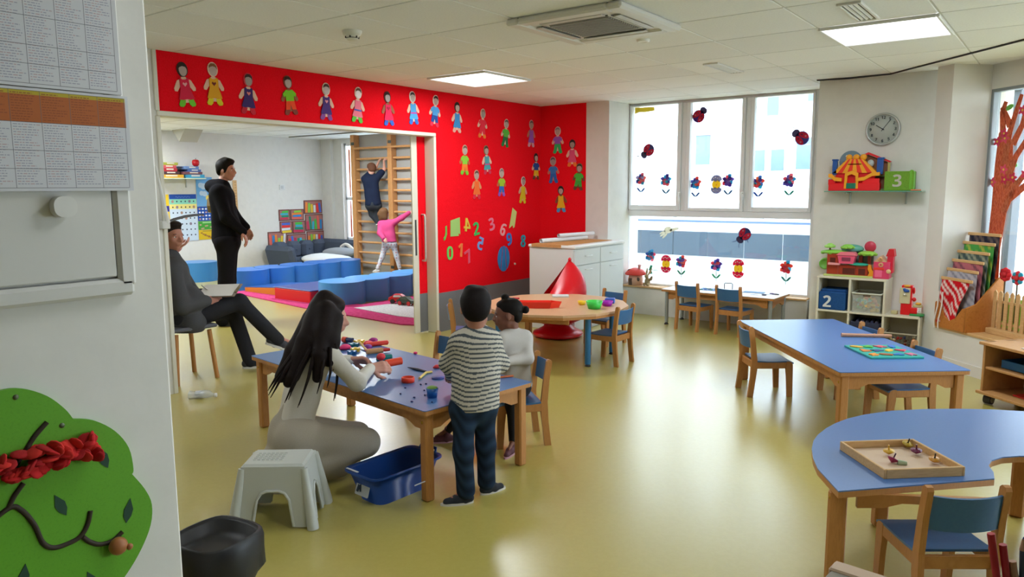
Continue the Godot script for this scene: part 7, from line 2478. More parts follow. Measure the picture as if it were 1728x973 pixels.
# hand: wrist point, direction of the fingers, palm normal, thumb side, size (length of the hand), curl 0..1
func hand_prims(w: Vector3, d: Vector3, pn: Vector3, thumb: float, L: float, curl: float) -> Array:
	d = d.normalized()
	pn = (pn - d * pn.dot(d)).normalized()
	var sd := d.cross(pn) * thumb    # towards the thumb
	var P := []
	var pl := L * 0.48
	for i in 4:
		var o := (1.5 - i) * 0.105 * L
		var kn: Vector3 = w + d * (pl * (1.0 - 0.05 * abs(i - 1.2))) + sd * o
		P.append(cap(w + d * 0.06 * L + sd * o * 0.6, kn, L * 0.075, L * 0.062))
		var fl: float = L * [0.44, 0.50, 0.46, 0.36][i]
		var a := curl * 0.9
		var p := kn
		var dir := d
		for s in 3:
			var ang: float = a * [0.55, 1.1, 0.9][s]
			dir = (dir * cos(ang) + pn * sin(ang)).normalized() if s == 0 else dir.rotated(d.cross(pn).normalized(), ang)
			var sl: float = fl * [0.42, 0.32, 0.26][s]
			var q: Vector3 = p + dir * sl
			P.append(cap(p, q, L * (0.052 - 0.005 * s), L * (0.047 - 0.006 * s)))
			p = q
	var t0 := w + d * 0.12 * L + sd * 0.12 * L
	var t1 := t0 + (d * 0.55 + sd * 0.75 + pn * 0.25).normalized() * L * 0.20
	var t2 := t1 + (d * 0.85 + sd * 0.3 + pn * 0.45 * (0.5 + curl)).normalized() * L * 0.17
	var t3 := t2 + (d * 0.9 + pn * 0.5 * curl).normalized() * L * 0.13
	P.append(cap(t0, t1, L * 0.075, L * 0.06)); P.append(cap(t1, t2, L * 0.058, L * 0.052)); P.append(cap(t2, t3, L * 0.05, L * 0.04))
	return P

# limbs and trunk from the joints; g thickens everything (cloth), s is body scale
func trunk(J: Dictionary, s: float, g: float, wide := 1.0) -> Array:
	var nk: Vector3 = J.neck
	var ch: Vector3 = J.chest
	var pv: Vector3 = J.pelvis
	var lat: Vector3 = (J.shL - J.shR) as Vector3
	var lw := lat.length()
	lat = lat.normalized()
	var hl := ((J.hipL - J.hipR) as Vector3).normalized()
	var be := ch.lerp(pv, 0.55)
	var P := []
	P.append(cap((J.shL as Vector3) - lat * 0.03 * s, (J.shR as Vector3) + lat * 0.03 * s, 0.052 * s + g, 0.052 * s + g))
	P.append(cap(nk - (nk - ch).normalized() * 0.02 * s, ch, 0.06 * s + g, 0.085 * s + g))
	for t in [-1.0, 1.0]:
		P.append(cap(ch + lat * t * lw * 0.22 + (nk - ch) * 0.15, be + lat * t * 0.06 * s * wide, 0.092 * s * wide + g, 0.085 * s * wide + g))
		P.append(cap(be + lat * t * 0.055 * s * wide, pv + hl * t * 0.065 * s * wide, 0.085 * s * wide + g, 0.10 * s * wide + g))
	return P
func arm(J: Dictionary, sd: String, s: float, g: float, end := 1.0) -> Array:
	var e: Vector3 = J["el" + sd]
	var w: Vector3 = e.lerp(J["wr" + sd], end)
	return [cap(J["sh" + sd], e, 0.046 * s + g, 0.038 * s + g), cap(e, w, 0.037 * s + g, 0.026 * s + g)]
func leg(J: Dictionary, sd: String, s: float, g: float, g2: float, end := 1.0) -> Array:
	var kn: Vector3 = J["kn" + sd]
	return [cap(J["hip" + sd], kn, 0.082 * s + g, 0.056 * s + g), cap(kn, kn.lerp(J["an" + sd], end), 0.054 * s + g, 0.036 * s + g2)]

func person(label: String, J0: Dictionary, s: float, hh: float, o: Dictionary) -> Node3D:
	# the node stands at the feet; joints are kept relative to it
	var base: Vector3 = o.base
	var P := thing("person", label, "person", base)
	var J := {}
	for k in J0:
		J[k] = (J0[k] as Vector3) - base
	var cell: float = o.get("cell", 0.012)
	var F := head_frame(J.head, o.fwd, o.get("up", Vector3.UP))
	# skin: one continuous figure, finer grids for head and hands
	var sk := []
	sk.append_array(trunk(J, s, -0.012))
	sk.append(cap(F * (V(0, -0.28, -0.10) * hh), J.neck - ((J.neck - J.head) as Vector3).normalized() * -0.01, 0.20 * hh, 0.23 * hh))
	for d in ["L", "R"]:
		sk.append_array(arm(J, d, s, 0.0))
		sk.append_array(leg(J, d, s, -0.012, -0.004))
		sk.append(cap(J["an" + d], (J["an" + d] as Vector3).lerp(J["to" + d], 0.7), 0.028 * s, 0.018 * s))
	var k := mb()
	blob(k, sk, cell, 0.008)
	blob(k, head_prims(F, hh, o.get("child", false)) + [cap(F * (V(0, -0.28, -0.10) * hh), J.neck, 0.20 * hh, 0.21 * hh)], o.get("hcell", 0.004), 0.0065 * hh / 0.22)
	var hl: float = o.get("hand", 0.17)
	for d in ["L", "R"]:
		if o.has("h" + d):
			var h: Array = o["h" + d]
			blob(k, hand_prims(J["wr" + d], h[0], h[1], h[2], hl, h[3]) + [cap((J["el" + d] as Vector3).lerp(J["wr" + d], 0.75), J["wr" + d], 0.027 * s, 0.024 * s)], o.get("fcell", 0.0035), 0.004)
	var sm := StandardMaterial3D.new()
	sm.albedo_color = Color(o.skin as String)
	sm.roughness = 0.55
	sm.subsurf_scatter_enabled = true
	sm.subsurf_scatter_strength = 0.08
	part(P, "body", k, sm)
	face_parts(P, F, hh, o.get("iris", "#3a2a1e"), o.hair, o.get("lip", "#a8605a"))
	# clothes
	var cc: float = o.get("ccell", cell * 0.8)
	if o.has("top"):
		var tp := trunk(J, s, o.get("tg", 0.012), o.get("wide", 1.0))
		for d in ["L", "R"]:
			if o.has("short"):
				var sh0: Vector3 = J["sh" + d]
				tp.append(cap(sh0, sh0.lerp(J["el" + d], o.short), 0.05 * s + o.get("sg", 0.012), 0.05 * s + o.get("sg", 0.012)))
			else:
				tp.append_array(arm(J, d, s, o.get("sg", 0.012), o.get("sleeve", 0.97)))
		tp.append_array(o.get("topx", []))
		k = mb()
		blob(k, tp, cc, 0.014, o.get("topcol", ""), o.get("hem", -100.0))
		part(P, o.get("topname", "shirt"), k, o.top)
	if o.has("pants"):
		var pp := []
		var pv: Vector3 = J.pelvis
		pp.append(cap(J.hipL, J.hipR, (0.105 + o.get("pg", 0.014)) * s, (0.105 + o.get("pg", 0.014)) * s))
		pp.append(cap(pv, pv.lerp(J.chest, 0.22), (0.115 + o.get("pg", 0.014)) * s * o.get("wide", 1.0), 0.105 * s * o.get("wide", 1.0)))
		for d in ["L", "R"]:
			pp.append_array(leg(J, d, s, o.get("pg", 0.014), o.get("pg2", 0.02), o.get("plen", 0.96)))
		pp.append_array(o.get("pantsx", []))
		k = mb()
		blob(k, pp, cc, 0.013, o.get("pantscol", ""))
		part(P, "trousers", k, o.pants)
	for d in ["L", "R"]:
		if not o.has("shoe"):
			break
		var an: Vector3 = J["an" + d]
		var to: Vector3 = J["to" + d]
		var fd := to - an
		var lo: float = o.get("solelift" + d, 0.0)
		var fl := (fd - Vector3.UP * fd.y * (1.0 if lo == 0.0 else 0.0)).normalized()
		var up := Vector3.UP if lo == 0.0 else (Vector3.UP - fl * Vector3.UP.dot(fl)).normalized()
		var sdv := fl.cross(up)
		var y0 := -an.y + 0.0 if lo == 0.0 else -0.075 * s
		var heel := an + up * (y0 + 0.03 * s) - fl * 0.03 * s
		var tip := an + up * (y0 + 0.026 * s) + fl * (fd.length() + 0.015 * s)
		k = mb()
		blob(k, [cap(heel + up * 0.012 * s, heel.lerp(tip, 0.5) + up * 0.014 * s, 0.036 * s, 0.038 * s), cap(heel.lerp(tip, 0.5) + sdv * 0.006 * s, tip - fl * 0.02 * s, 0.037 * s, 0.030 * s), cap(heel.lerp(tip, 0.2), an + up * 0.02 * s, 0.038 * s, 0.035 * s)], 0.006 if s > 0.7 else 0.005, 0.006)
		var sh := part(P, "shoe", k, o.shoe)
		k = mb(Transform3D(Basis(sdv, up, -fl), heel.lerp(tip, 0.5) - up * 0.026 * s))
		var L2 := (tip - heel).length() / 2 + 0.032 * s
		var sole := PackedVector2Array()
		for i in 20:
			var a := TAU * i / 20
			sole.append(Vector2(0.041 * s * cos(a) * (1.0 - 0.12 * sin(a)), -L2 * sin(a)))
		slab(k, sole, -0.004 * s, 0.016 * s, true)
		part(sh, "sole", k, mat(o.get("solehex", "#dedad2"), 0.6))
	# hair
	var hp := []
	for e in o.hairs:
		if e[0] == "e":
			hp.append(ell(F * (e[1] * hh), e[2] * hh, F.basis))
		else:
			hp.append(cap(F * (e[1] * hh), F * (e[2] * hh), e[3] * hh, e[4] * hh))
	for e in o.get("hairw", []):
		hp.append(cap(e[0] - base, e[1] - base, e[2], e[3]))
	k = mb()
	blob(k, hp, o.get("haircell", 0.006), o.get("hairk", 0.010))
	var hm := grain("hair" + str(o.hair), 0.05, [Color(o.hair).darkened(0.25).to_html(false), Color(o.hair).lightened(0.06).to_html(false)], V(30, 3, 30), 0.62, 0.25)
	var hn := part(P, "hair", k, hm)
	if o.has("strands"):
		k = mb()
		for st in o.strands:
			var pts := []
			for q in st[0]:
				pts.append(q - base)
			k.tube(pts, st[1], 6, false)
		part(hn, "strands", k, hm)
	return P

func fabric(key: String, a: String, b: String, rough := 0.95) -> StandardMaterial3D:
	return grain("fab" + key, 0.12, [a, b], V(6, 6, 6), rough, 0.15, false, 0.3)
func lin(hex: String) -> Color:
	return Color(hex).srgb_to_linear()

func build_people():
	var right := V(0.80, 0, -0.60)
	# woman kneeling at the play dough table
	var J := {"head": V(-3.112, 0.850, -2.540), "neck": V(-3.155, 0.715, -2.490), "chest": V(-3.140, 0.63, -2.425), "pelvis": V(-3.175, 0.30, -2.335), "shR": V(-2.965, 0.690, -2.405), "shL": V(-3.315, 0.665, -2.56), "elR": V(-2.905, 0.525, -2.535), "wrR": V(-3.045, 0.535, -2.755), "elL": V(-3.42, 0.53, -2.66), "wrL": V(-3.30, 0.535, -2.83), "hipR": V(-3.075, 0.25, -2.275), "hipL": V(-3.255, 0.24, -2.375), "knR": V(-2.915, 0.185, -2.585), "knL": V(-3.16, 0.13, -2.74), "anR": V(-3.06, 0.07, -2.23), "anL": V(-3.38, 0.06, -2.40), "toR": V(-3.18, 0.04, -2.13), "toL": V(-3.42, 0.04, -2.24)}
	var cream := fabric("rib", "#cbc4b8", "#d8d2c7")
	var hw := []
	for ch in [[V(-3.113, 0.945, -2.514), V(-3.097, 0.834, -2.425), V(-3.055, 0.692, -2.300), V(-3.061, 0.565, -2.225)], [V(-3.097, 0.905, -2.469), V(-3.049, 0.761, -2.335), V(-3.04, 0.60, -2.240)], [V(-3.04, 0.90, -2.46), V(-3.00, 0.80, -2.40), V(-2.955, 0.70, -2.34), V(-2.955, 0.585, -2.32)], [V(-3.03, 0.85, -2.50), V(-2.975, 0.75, -2.43), V(-2.95, 0.66, -2.40)], [V(-3.16, 0.84, -2.46), V(-3.14, 0.70, -2.33), V(-3.15, 0.58, -2.25)]]:
		for i in ch.size() - 1:
			hw.append([ch[i], ch[i + 1], 0.05 - 0.008 * i, 0.042 - 0.009 * i])
	var st := []
	for q in [[V(-3.03, 0.74, -2.30), V(-3.055, 0.633, -2.210), V(-3.091, 0.546, -2.175), V(-3.127, 0.492, -2.165)], [V(-2.985, 0.73, -2.31), V(-2.999, 0.621, -2.235), V(-3.023, 0.534, -2.205), V(-3.056, 0.471, -2.195)], [V(-2.96, 0.732, -2.32), V(-2.955, 0.591, -2.265), V(-2.972, 0.511, -2.240), V(-3.002, 0.447, -2.230)], [V(-2.93, 0.731, -2.35), V(-2.911, 0.589, -2.310), V(-2.924, 0.516, -2.290)], [V(-2.915, 0.727, -2.376), V(-2.907, 0.608, -2.365), V(-2.931, 0.529, -2.36)], [V(-2.93, 0.75, -2.42), V(-2.945, 0.618, -2.445), V(-2.987, 0.512, -2.465), V(-3.006, 0.427, -2.46)], [V(-3.05, 0.726, -2.28), V(-3.09, 0.616, -2.195), V(-3.139, 0.527, -2.16)], [V(-2.97, 0.79, -2.47), V(-2.93, 0.68, -2.44), V(-2.935, 0.60, -2.40)], [V(-3.07, 0.70, -2.29), V(-3.11, 0.58, -2.20), V(-3.15, 0.50, -2.17)], [V(-2.995, 0.70, -2.30), V(-3.01, 0.56, -2.22), V(-3.03, 0.49, -2.20)]]:
		var rr := []
		for i in q.size():
			rr.append(0.011 * (1.0 - 0.85 * i / (q.size() - 1)))
		st.append([q, rr])
		var q2 := []
		for i in q.size():
			q2.append(q[i] + V(-0.012 + 0.004 * i, 0.01, -0.010))
		st.append([q2, rr])
	person("woman with long dark hair kneeling in pale ribbed clothes, shaping dough", J, 0.92, 0.222, {"base": V(-3.1, 0, -2.38), "fwd": V(0.79, -0.16, -0.61), "skin": "#c78d78", "hair": "#1d1413", "top": cream, "topname": "sweater", "hem": 0.285, "tg": 0.008, "sg": 0.006, "wide": 0.86, "sleeve": 0.99, "pants": fabric("linen", "#a89e8e", "#b6ad9d"), "pg": 0.022, "pg2": 0.036, "shoe": fabric("sock", "#b5ada0", "#c2bbae"), "solehex": "#b5ada0", "solelift": 0.0,
		"hR": [V(0.45, 0.0, -0.89), V(-0.75, -0.55, -0.3), -1.0, 0.75], "hL": [V(0.72, -0.05, -0.69), V(0.5, -0.75, 0.4), 1.0, 0.6], "hand": 0.165, "hcell": 0.0038, "cell": 0.012, "lip": "#b0625c",
		"pantsx": [cap(V(-0.075, 0.22, 0.045), V(-0.09, 0.12, 0.06), 0.135, 0.12), cap(V(0.04, 0.15, 0.13), V(-0.1, 0.11, 0.14), 0.10, 0.10), cap(V(-0.03, 0.06, 0.16), V(0.12, 0.08, -0.08), 0.055, 0.06)],
		"hairs": [["e", V(0, 0.14, -0.10), V(0.36, 0.385, 0.41)], ["e", V(0, -0.06, -0.18), V(0.365, 0.36, 0.30)], ["e", V(0.0, 0.33, 0.08), V(0.26, 0.15, 0.24)], ["c", V(-0.30, 0.15, 0.10), V(-0.32, -0.45, 0.02), 0.10, 0.09], ["c", V(0.30, 0.15, 0.10), V(0.32, -0.45, 0.0), 0.10, 0.09]],
		"hairw": hw, "strands": st, "hairk": 0.011})
	# standing man in the play room
	J = {"head": V(-7.715, 1.739, -4.913), "neck": V(-7.744, 1.57, -4.861), "chest": V(-7.730, 1.42, -4.849), "pelvis": V(-7.660, 0.985, -4.840), "shR": V(-7.625, 1.49, -4.740), "shL": V(-7.870, 1.49, -4.965), "elR": V(-7.49, 1.215, -4.740), "wrR": V(-7.372, 1.055, -4.853), "elL": V(-7.78, 1.22, -5.02), "wrL": V(-7.62, 1.09, -5.06), "hipR": V(-7.590, 0.93, -4.785), "hipL": V(-7.720, 0.93, -4.893), "knR": V(-7.57, 0.49, -4.74), "knL": V(-7.70, 0.48, -4.85), "anR": V(-7.56, 0.085, -4.68), "anL": V(-7.70, 0.085, -4.80), "toR": V(-7.42, 0.03, -4.76), "toL": V(-7.56, 0.03, -4.88)}
	var blk := fabric("blackhood", "#17171a", "#222226")
	var p := person("young man in black hoodie and black trousers standing in the play room", J, 1.05, 0.24, {"base": V(-7.64, 0, -4.8), "fwd": V(0.82, -0.05, -0.57), "skin": "#c48e78", "hair": "#15120f", "top": blk, "topname": "hoodie", "hem": 0.86, "tg": 0.03, "sg": 0.022, "sleeve": 1.0, "pants": fabric("blacktr", "#1b1a1d", "#252428"), "pg": 0.024, "pg2": 0.06, "plen": 1.0, "shoe": mat("#1c1c20", 0.6), "solehex": "#3a3a3c", "hR": [V(0.35, -0.9, -0.2), V(-0.6, 0.2, 0.5), -1.0, 0.45], "hL": [V(0.4, -0.85, -0.2), V(0.5, 0.1, 0.6), 1.0, 0.4], "hand": 0.185, "cell": 0.016, "hcell": 0.006, "fcell": 0.005, "haircell": 0.009,
		"topx": [ell(V(-0.155, 1.555, -0.02), V(0.13, 0.075, 0.11)), cap(V(-0.19, 1.56, 0.0), V(-0.13, 1.47, -0.03), 0.07, 0.06), cap(V(-0.04, 0.98, -0.04), V(-0.03, 1.12, -0.045), 0.155, 0.15)],
		"hairs": [["e", V(0, 0.20, -0.10), V(0.37, 0.36, 0.40)], ["e", V(0, 0.42, 0.10), V(0.27, 0.14, 0.28)], ["e", V(0, -0.05, -0.30), V(0.27, 0.24, 0.16)], ["e", V(0.1, 0.50, -0.1), V(0.12, 0.10, 0.14)], ["e", V(-0.15, 0.46, 0.12), V(0.10, 0.10, 0.10)], ["e", V(-0.28, 0.05, 0.02), V(0.07, 0.18, 0.09)], ["e", V(0.28, 0.05, 0.02), V(0.07, 0.18, 0.09)]]})
	var k := mb(Transform3D(Basis(V(0.57, 0, 0.82), V(0, 1, 0), V(-0.82, 0, 0.57)), V(-0.185, 1.29, 0.06)))
	k.prism(poly([-0.06, 0.0, -0.02, -0.03, 0.03, -0.02, 0.05, 0.05, 0.03, 0.13, -0.03, 0.14, -0.06, 0.08]), -0.04, 0.004)
	part(p, "back_print", k, mat("#a8946c", 0.9), "beige printed figure on the back")
	# man seated with the clipboard
	J = {"head": V(-5.885, 1.145, -3.219), "neck": V(-5.885, 0.98, -3.185), "chest": V(-5.80, 0.83, -3.165), "pelvis": V(-5.70, 0.53, -3.174), "shR": V(-5.665, 0.89, -3.08), "shL": V(-6.00, 0.885, -3.30), "elR": V(-5.50, 0.62, -3.05), "wrR": V(-5.515, 0.635, -3.275), "elL": V(-5.95, 0.62, -3.42), "wrL": V(-5.74, 0.665, -3.36), "hipR": V(-5.61, 0.50, -3.13), "hipL": V(-5.76, 0.50, -3.244), "knR": V(-5.46, 0.60, -3.53), "knL": V(-5.64, 0.50, -3.58), "anR": V(-5.35, 0.27, -3.78), "toR": V(-5.28, 0.20, -3.93), "anL": V(-5.56, 0.085, -3.66), "toL": V(-5.49, 0.03, -3.80)}
	person("man in dark grey jacket sitting cross-legged with a clipboard", J, 1.0, 0.235, {"base": V(-5.62, 0, -3.4), "fwd": V(0.95, -0.06, -0.20), "skin": "#b07560", "hair": "#241a16", "top": fabric("jacket", "#434345", "#58585a"), "topname": "jacket", "hem": 0.395, "tg": 0.025, "sg": 0.02, "sleeve": 0.95, "pants": fabric("dktrouser", "#2a2a2e", "#36363a"), "pg": 0.008, "pg2": 0.022, "plen": 1.06, "shoe": mat("#2b2d35", 0.7), "solehex": "#cfccc6", "soleliftR": 1.0, "hR": [V(0.1, 0.1, -0.95), V(-0.8, -0.35, 0.1), -1.0, 0.7], "hL": [V(0.75, 0.05, -0.4), V(0.2, -0.8, 0.1), 1.0, 0.7], "hand": 0.18, "cell": 0.013, "hcell": 0.0048, "fcell": 0.0042,
		"topx": [cap(V(-0.08, 0.50, 0.2), V(-0.02, 0.62, 0.22), 0.16, 0.14), cap(V(-0.06, 0.45, 0.30), V(0.06, 0.47, 0.24), 0.115, 0.11)],
		"hairs": [["e", V(0, 0.20, -0.10), V(0.36, 0.35, 0.40)], ["e", V(0, 0.42, 0.12), V(0.25, 0.12, 0.24)], ["e", V(0, -0.05, -0.30), V(0.27, 0.24, 0.16)]]})
	var c := thing("clipboard", "white clipboard with paper resting on the seated man's knee", "clipboard", V(-5.545, 0.70, -3.41))
	c.basis = Basis(V(0.80, 0.02, -0.60).normalized(), V(0.1, 0.93, 0.35).normalized(), V(0.55, -0.32, 0.77).normalized()).orthonormalized()
	part(c, "board", bx(Vector3.ZERO, V(0.31, 0.006, 0.22), 0.002), mat("#7a6a58", 0.6))
	part(c, "sheet", bx(V(-0.01, 0.005, 0), V(0.28, 0.003, 0.205)), mat("#d9d7d4", 0.8))
	part(c, "clip", bx(V(0.145, 0.009, 0), V(0.02, 0.012, 0.10), 0.004), mat("#6b5f48", 0.35, 0.5, 0.7))
	k = mb()
	k.tube([V(-5.70, 0.74, -3.345), V(-5.60, 0.69, -3.36)], 0.005, 8)
	solo("writing_pen", k, mat("#dcdad6", 0.4), "white pen held over the clipboard", "pen")
	# boy in striped shirt, seen from behind
	J = {"head": V(-2.283, 0.940, -2.756), "neck": V(-2.274, 0.832, -2.744), "chest": V(-2.264, 0.745, -2.740), "pelvis": V(-2.262, 0.485, -2.715), "shL": V(-2.330, 0.782, -2.680), "shR": V(-2.225, 0.782, -2.800), "elL": V(-2.405, 0.665, -2.685), "wrL": V(-2.475, 0.575, -2.785), "elR": V(-2.225, 0.655, -2.875), "wrR": V(-2.345, 0.60, -2.955), "hipL": V(-2.290, 0.465, -2.665), "hipR": V(-2.240, 0.465, -2.755), "knL": V(-2.263, 0.265, -2.625), "knR": V(-2.245, 0.255, -2.775), "anL": V(-2.258, 0.05, -2.635), "anR": V(-2.250, 0.05, -2.785), "toL": V(-2.318, 0.025, -2.560), "toR": V(-2.225, 0.025, -2.865)}
	var bb_ := V(-2.26, 0, -2.70)
	person("small boy in striped shirt and jeans standing at the table, back turned", J, 0.60, 0.205, {"base": bb_, "fwd": V(-0.62, -0.25, -0.74), "child": true, "skin": "#a9705a", "hair": "#171010", "top": vcol(0.95, "boyshirt"), "topcol": "stripes", "topname": "striped_shirt", "tg": 0.022, "sg": 0.016, "sleeve": 0.97, "ccell": 0.0045, "hem": 0.462, "pants": vcol(0.95, "boyjeans"), "pantscol": "denim", "pg": 0.012, "pg2": 0.024, "plen": 0.93, "shoe": mat("#1d212b", 0.8), "solehex": "#cdc8c0", "hL": [V(-0.7, -0.35, -0.6), V(0.2, -0.85, 0.2), -1.0, 0.5], "hR": [V(-0.85, -0.1, -0.5), V(0.2, -0.9, 0.1), 1.0, 0.5], "hand": 0.105, "cell": 0.010, "hcell": 0.0042, "fcell": 0.0028,
		"topx": [cap(V(-0.004, 0.45, -0.02), V(0.0, 0.62, -0.03), 0.094, 0.09)],
		"hairs": [["e", V(0, 0.17, -0.09), V(0.37, 0.36, 0.42)], ["e", V(0, -0.04, -0.24), V(0.32, 0.30, 0.24)], ["e", V(0, 0.36, 0.14), V(0.27, 0.15, 0.24)], ["e", V(0.12, 0.47, -0.05), V(0.12, 0.08, 0.14)], ["e", V(-0.14, 0.45, 0.05), V(0.12, 0.08, 0.12)]]})
	# girl seated at the table, profile to the left
	J = {"head": V(-2.677, 0.765, -3.530), "neck": V(-2.662, 0.660, -3.545), "chest": V(-2.650, 0.575, -3.540), "pelvis": V(-2.635, 0.345, -3.545), "shL": V(-2.665, 0.625, -3.435), "shR": V(-2.600, 0.618, -3.610), "elL": V(-2.665, 0.535, -3.365), "wrL": V(-2.60, 0.510, -3.28), "elR": V(-2.545, 0.51, -3.55), "wrR": V(-2.585, 0.515, -3.40), "hipR": V(-2.595, 0.325, -3.55), "hipL": V(-2.665, 0.325, -3.50), "knR": V(-2.53, 0.275, -3.375), "knL": V(-2.79, 0.27, -3.37), "anR": V(-2.495, 0.065, -3.335), "anL": V(-2.92, 0.07, -3.245), "toR": V(-2.47, 0.025, -3.245), "toL": V(-2.99, 0.025, -3.17)}
	person("little girl with two hair buns in white top, sitting at the table", J, 0.56, 0.20, {"base": V(-2.65, 0, -3.45), "fwd": V(-0.80, -0.10, 0.58), "child": true, "skin": "#7d4b36", "hair": "#15100e", "lip": "#7a3f38", "top": fabric("girltop", "#b7b1aa", "#c6c0b9"), "topname": "top", "tg": 0.016, "sg": 0.012, "sleeve": 0.95, "ccell": 0.007, "pants": mat("#17171b", 0.9), "pg": 0.004, "pg2": 0.004, "plen": 0.97, "shoe": mat("#5c2f38", 0.7), "solehex": "#b98a92", "hL": [V(-0.2, -0.15, 0.9), V(0.1, -0.9, 0.1), 1.0, 0.4], "hR": [V(-0.4, -0.1, 0.85), V(0.1, -0.9, 0.1), -1.0, 0.4], "hand": 0.10, "cell": 0.010, "hcell": 0.004, "fcell": 0.0028,
		"hairs": [["e", V(0, 0.17, -0.10), V(0.345, 0.335, 0.40)], ["e", V(0, 0.33, 0.10), V(0.23, 0.12, 0.20)], ["e", V(0, -0.04, -0.28), V(0.27, 0.24, 0.17)], ["e", V(-0.10, 0.53, 0.02), V(0.12, 0.10, 0.12)], ["e", V(0.05, 0.10, -0.56), V(0.12, 0.12, 0.11)]], "hairk": 0.004, "haircell": 0.005})
	# boy climbing the wall bars
	J = {"head": V(-9.546, 1.853, -8.80), "neck": V(-9.560, 1.735, -8.77), "chest": V(-9.530, 1.62, -8.762), "pelvis": V(-9.475, 1.28, -8.755), "shL": V(-9.655, 1.685, -8.74), "shR": V(-9.445, 1.705, -8.83), "elL": V(-9.52, 1.855, -8.87), "wrL": V(-9.545, 1.985, -8.975), "elR": V(-9.37, 1.85, -8.93), "wrR": V(-9.43, 1.99, -8.985), "hipL": V(-9.53, 1.245, -8.735), "hipR": V(-9.435, 1.245, -8.80), "knL": V(-9.56, 1.09, -8.80), "knR": V(-9.48, 1.085, -8.85), "anL": V(-9.49, 0.955, -8.86), "anR": V(-9.44, 0.96, -8.88), "toL": V(-9.53, 0.92, -8.96), "toR": V(-9.46, 0.92, -8.98)}
	person("boy in navy T-shirt climbing the wooden wall bars", J, 0.72, 0.20, {"base": V(-9.5, 0.9, -8.8), "fwd": V(-0.80, -0.15, -0.30), "child": true, "skin": "#c8957e", "hair": "#6e4630", "top": fabric("navytee", "#1d2436", "#262e42"), "topname": "t_shirt", "hem": 0.34, "tg": 0.02, "sg": 0.022, "short": 0.62, "pants": fabric("greytr", "#33373c", "#3f4449"), "pg": 0.012, "pg2": 0.02, "shoe": mat("#26282e", 0.7), "soleliftL": 1.0, "soleliftR": 1.0, "hL": [V(0.1, 0.7, -0.6), V(0.0, -0.5, -0.8), 1.0, 0.8], "hR": [V(-0.1, 0.7, -0.6), V(0.0, -0.5, -0.8), -1.0, 0.8], "hand": 0.12, "cell": 0.014, "hcell": 0.006, "fcell": 0.005, "haircell": 0.008,
		"hairs": [["e", V(0, 0.17, -0.09), V(0.37, 0.36, 0.41)], ["e", V(0, -0.04, -0.22), V(0.33, 0.27, 0.24)], ["e", V(0, 0.36, 0.14), V(0.27, 0.14, 0.24)]]})
	# girl in pink pullover
	J = {"head": V(-9.090, 1.105, -8.630), "neck": V(-9.062, 0.985, -8.627), "chest": V(-9.03, 0.885, -8.635), "pelvis": V(-8.985, 0.64, -8.635), "shL": V(-9.11, 0.945, -8.57), "shR": V(-8.945, 0.965, -8.70), "elL": V(-9.06, 0.80, -8.50), "wrL": V(-8.96, 0.72, -8.48), "elR": V(-8.86, 1.045, -8.81), "wrR": V(-8.81, 1.125, -8.93), "hipL": V(-9.035, 0.615, -8.60), "hipR": V(-8.94, 0.615, -8.67), "knL": V(-9.075, 0.41, -8.55), "knR": V(-8.90, 0.405, -8.71), "anL": V(-9.10, 0.215, -8.46), "anR": V(-8.86, 0.215, -8.73), "toL": V(-9.17, 0.185, -8.45), "toR": V(-8.92, 0.185, -8.80)}
	person("little girl in pink pullover and flowered leggings reaching for the bars", J, 0.60, 0.205, {"base": V(-9.0, 0.155, -8.62), "fwd": V(-0.35, -0.02, -0.9), "child": true, "skin": "#cf9d88", "hair": "#7a5636", "top": fabric("pink", "#d0487e", "#dc5a8c"), "topname": "pullover", "hem": 0.50, "tg": 0.024, "sg": 0.02, "sleeve": 0.96, "pants": vcol(0.9, "leggings"), "pantscol": "flowers", "pg": 0.006, "pg2": 0.012, "shoe": mat("#c3c6ca", 0.7), "hR": [V(0.4, 0.4, -0.7), V(-0.2, -0.6, -0.6), -1.0, 0.3], "hL": [V(0.5, -0.5, 0.0), V(0, -0.6, -0.6), 1.0, 0.3], "hand": 0.10, "cell": 0.012, "hcell": 0.006, "fcell": 0.005, "haircell": 0.008,
		"hairs": [["e", V(0, 0.17, -0.09), V(0.38, 0.37, 0.42)], ["e", V(0, -0.12, -0.22), V(0.36, 0.34, 0.26)], ["e", V(0.2, -0.32, -0.2), V(0.18, 0.2, 0.18)], ["e", V(-0.2, -0.30, -0.2), V(0.18, 0.2, 0.18)], ["e", V(0.25, 0.0, -0.3), V(0.18, 0.2, 0.18)]]})
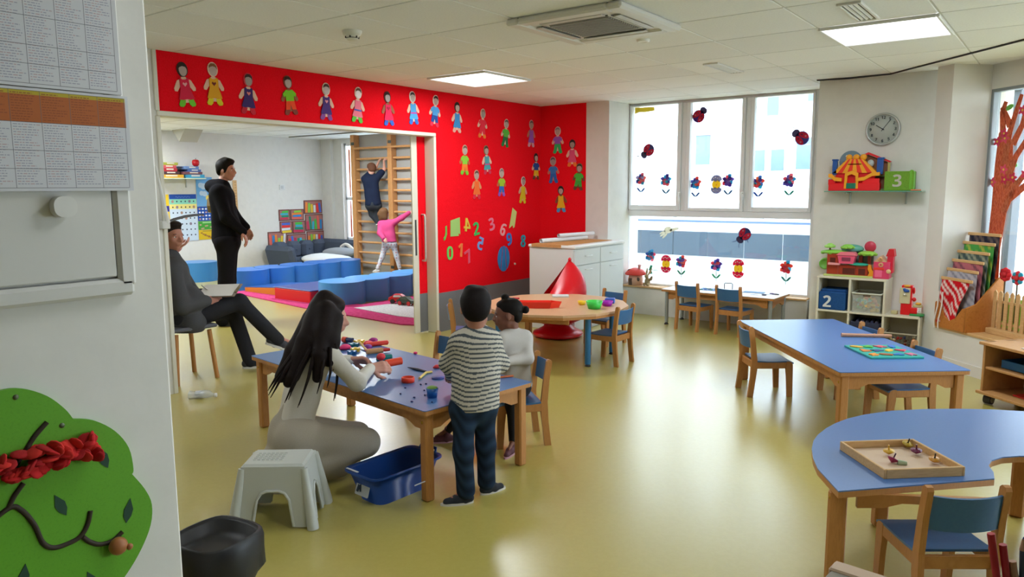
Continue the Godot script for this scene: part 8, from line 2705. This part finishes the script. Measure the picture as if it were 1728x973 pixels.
	# child mostly hidden behind the seated man, pointing to the right
	J = {"head": V(-6.735, 1.10, -3.455), "neck": V(-6.715, 0.985, -3.45), "chest": V(-6.705, 0.89, -3.445), "pelvis": V(-6.69, 0.60, -3.42), "shR": V(-6.615, 0.935, -3.40), "shL": V(-6.80, 0.93, -3.51), "elR": V(-6.475, 0.93, -3.48), "wrR": V(-6.355, 1.015, -3.545), "elL": V(-6.83, 0.79, -3.52), "wrL": V(-6.76, 0.69, -3.55), "hipR": V(-6.65, 0.57, -3.38), "hipL": V(-6.73, 0.57, -3.45), "knR": V(-6.65, 0.31, -3.38), "knL": V(-6.73, 0.31, -3.45), "anR": V(-6.66, 0.06, -3.36), "anL": V(-6.74, 0.06, -3.44), "toR": V(-6.58, 0.025, -3.42), "toL": V(-6.66, 0.025, -3.50)}
	person("child hidden behind the seated man, only a pointing pink hand showing", J, 0.66, 0.20, {"base": V(-6.69, 0, -3.42), "fwd": right, "child": true, "skin": "#d49a8c", "hair": "#4a3022", "top": fabric("rose", "#c58a90", "#d09aa0"), "tg": 0.016, "sg": 0.012, "sleeve": 0.9, "pants": fabric("blacktr", "#1b1a1d", "#252428"), "shoe": mat("#1c1c20", 0.6), "hR": [V(0.6, 0.5, -0.5), V(-0.2, 0.6, 0.5), -1.0, 0.35], "hL": [V(0.3, -0.9, -0.2), V(0.5, 0.1, 0.6), 1.0, 0.4], "hand": 0.13, "cell": 0.016, "hcell": 0.008, "fcell": 0.0045, "haircell": 0.01, "hairs": [["e", V(0, 0.17, -0.09), V(0.37, 0.36, 0.41)], ["e", V(0, -0.04, -0.22), V(0.33, 0.27, 0.24)]]})
	# dough held by the woman
	k = mb()
	k.ball(V(-3.145, 0.555, -2.93), V(0.026, 0.022, 0.026), 14)
	solo("held_dough", k, mat("#d8303c", 0.6), "small red dough ball between the woman's hands", "play dough")
	k = mb()
	k.tube([V(-3.075, 0.53, -2.90), V(-3.04, 0.535, -2.99)], 0.022, 14)
	solo("dough_press", k, mat("#e2421c", 0.45), "orange-red dough press held in the woman's right hand", "press")
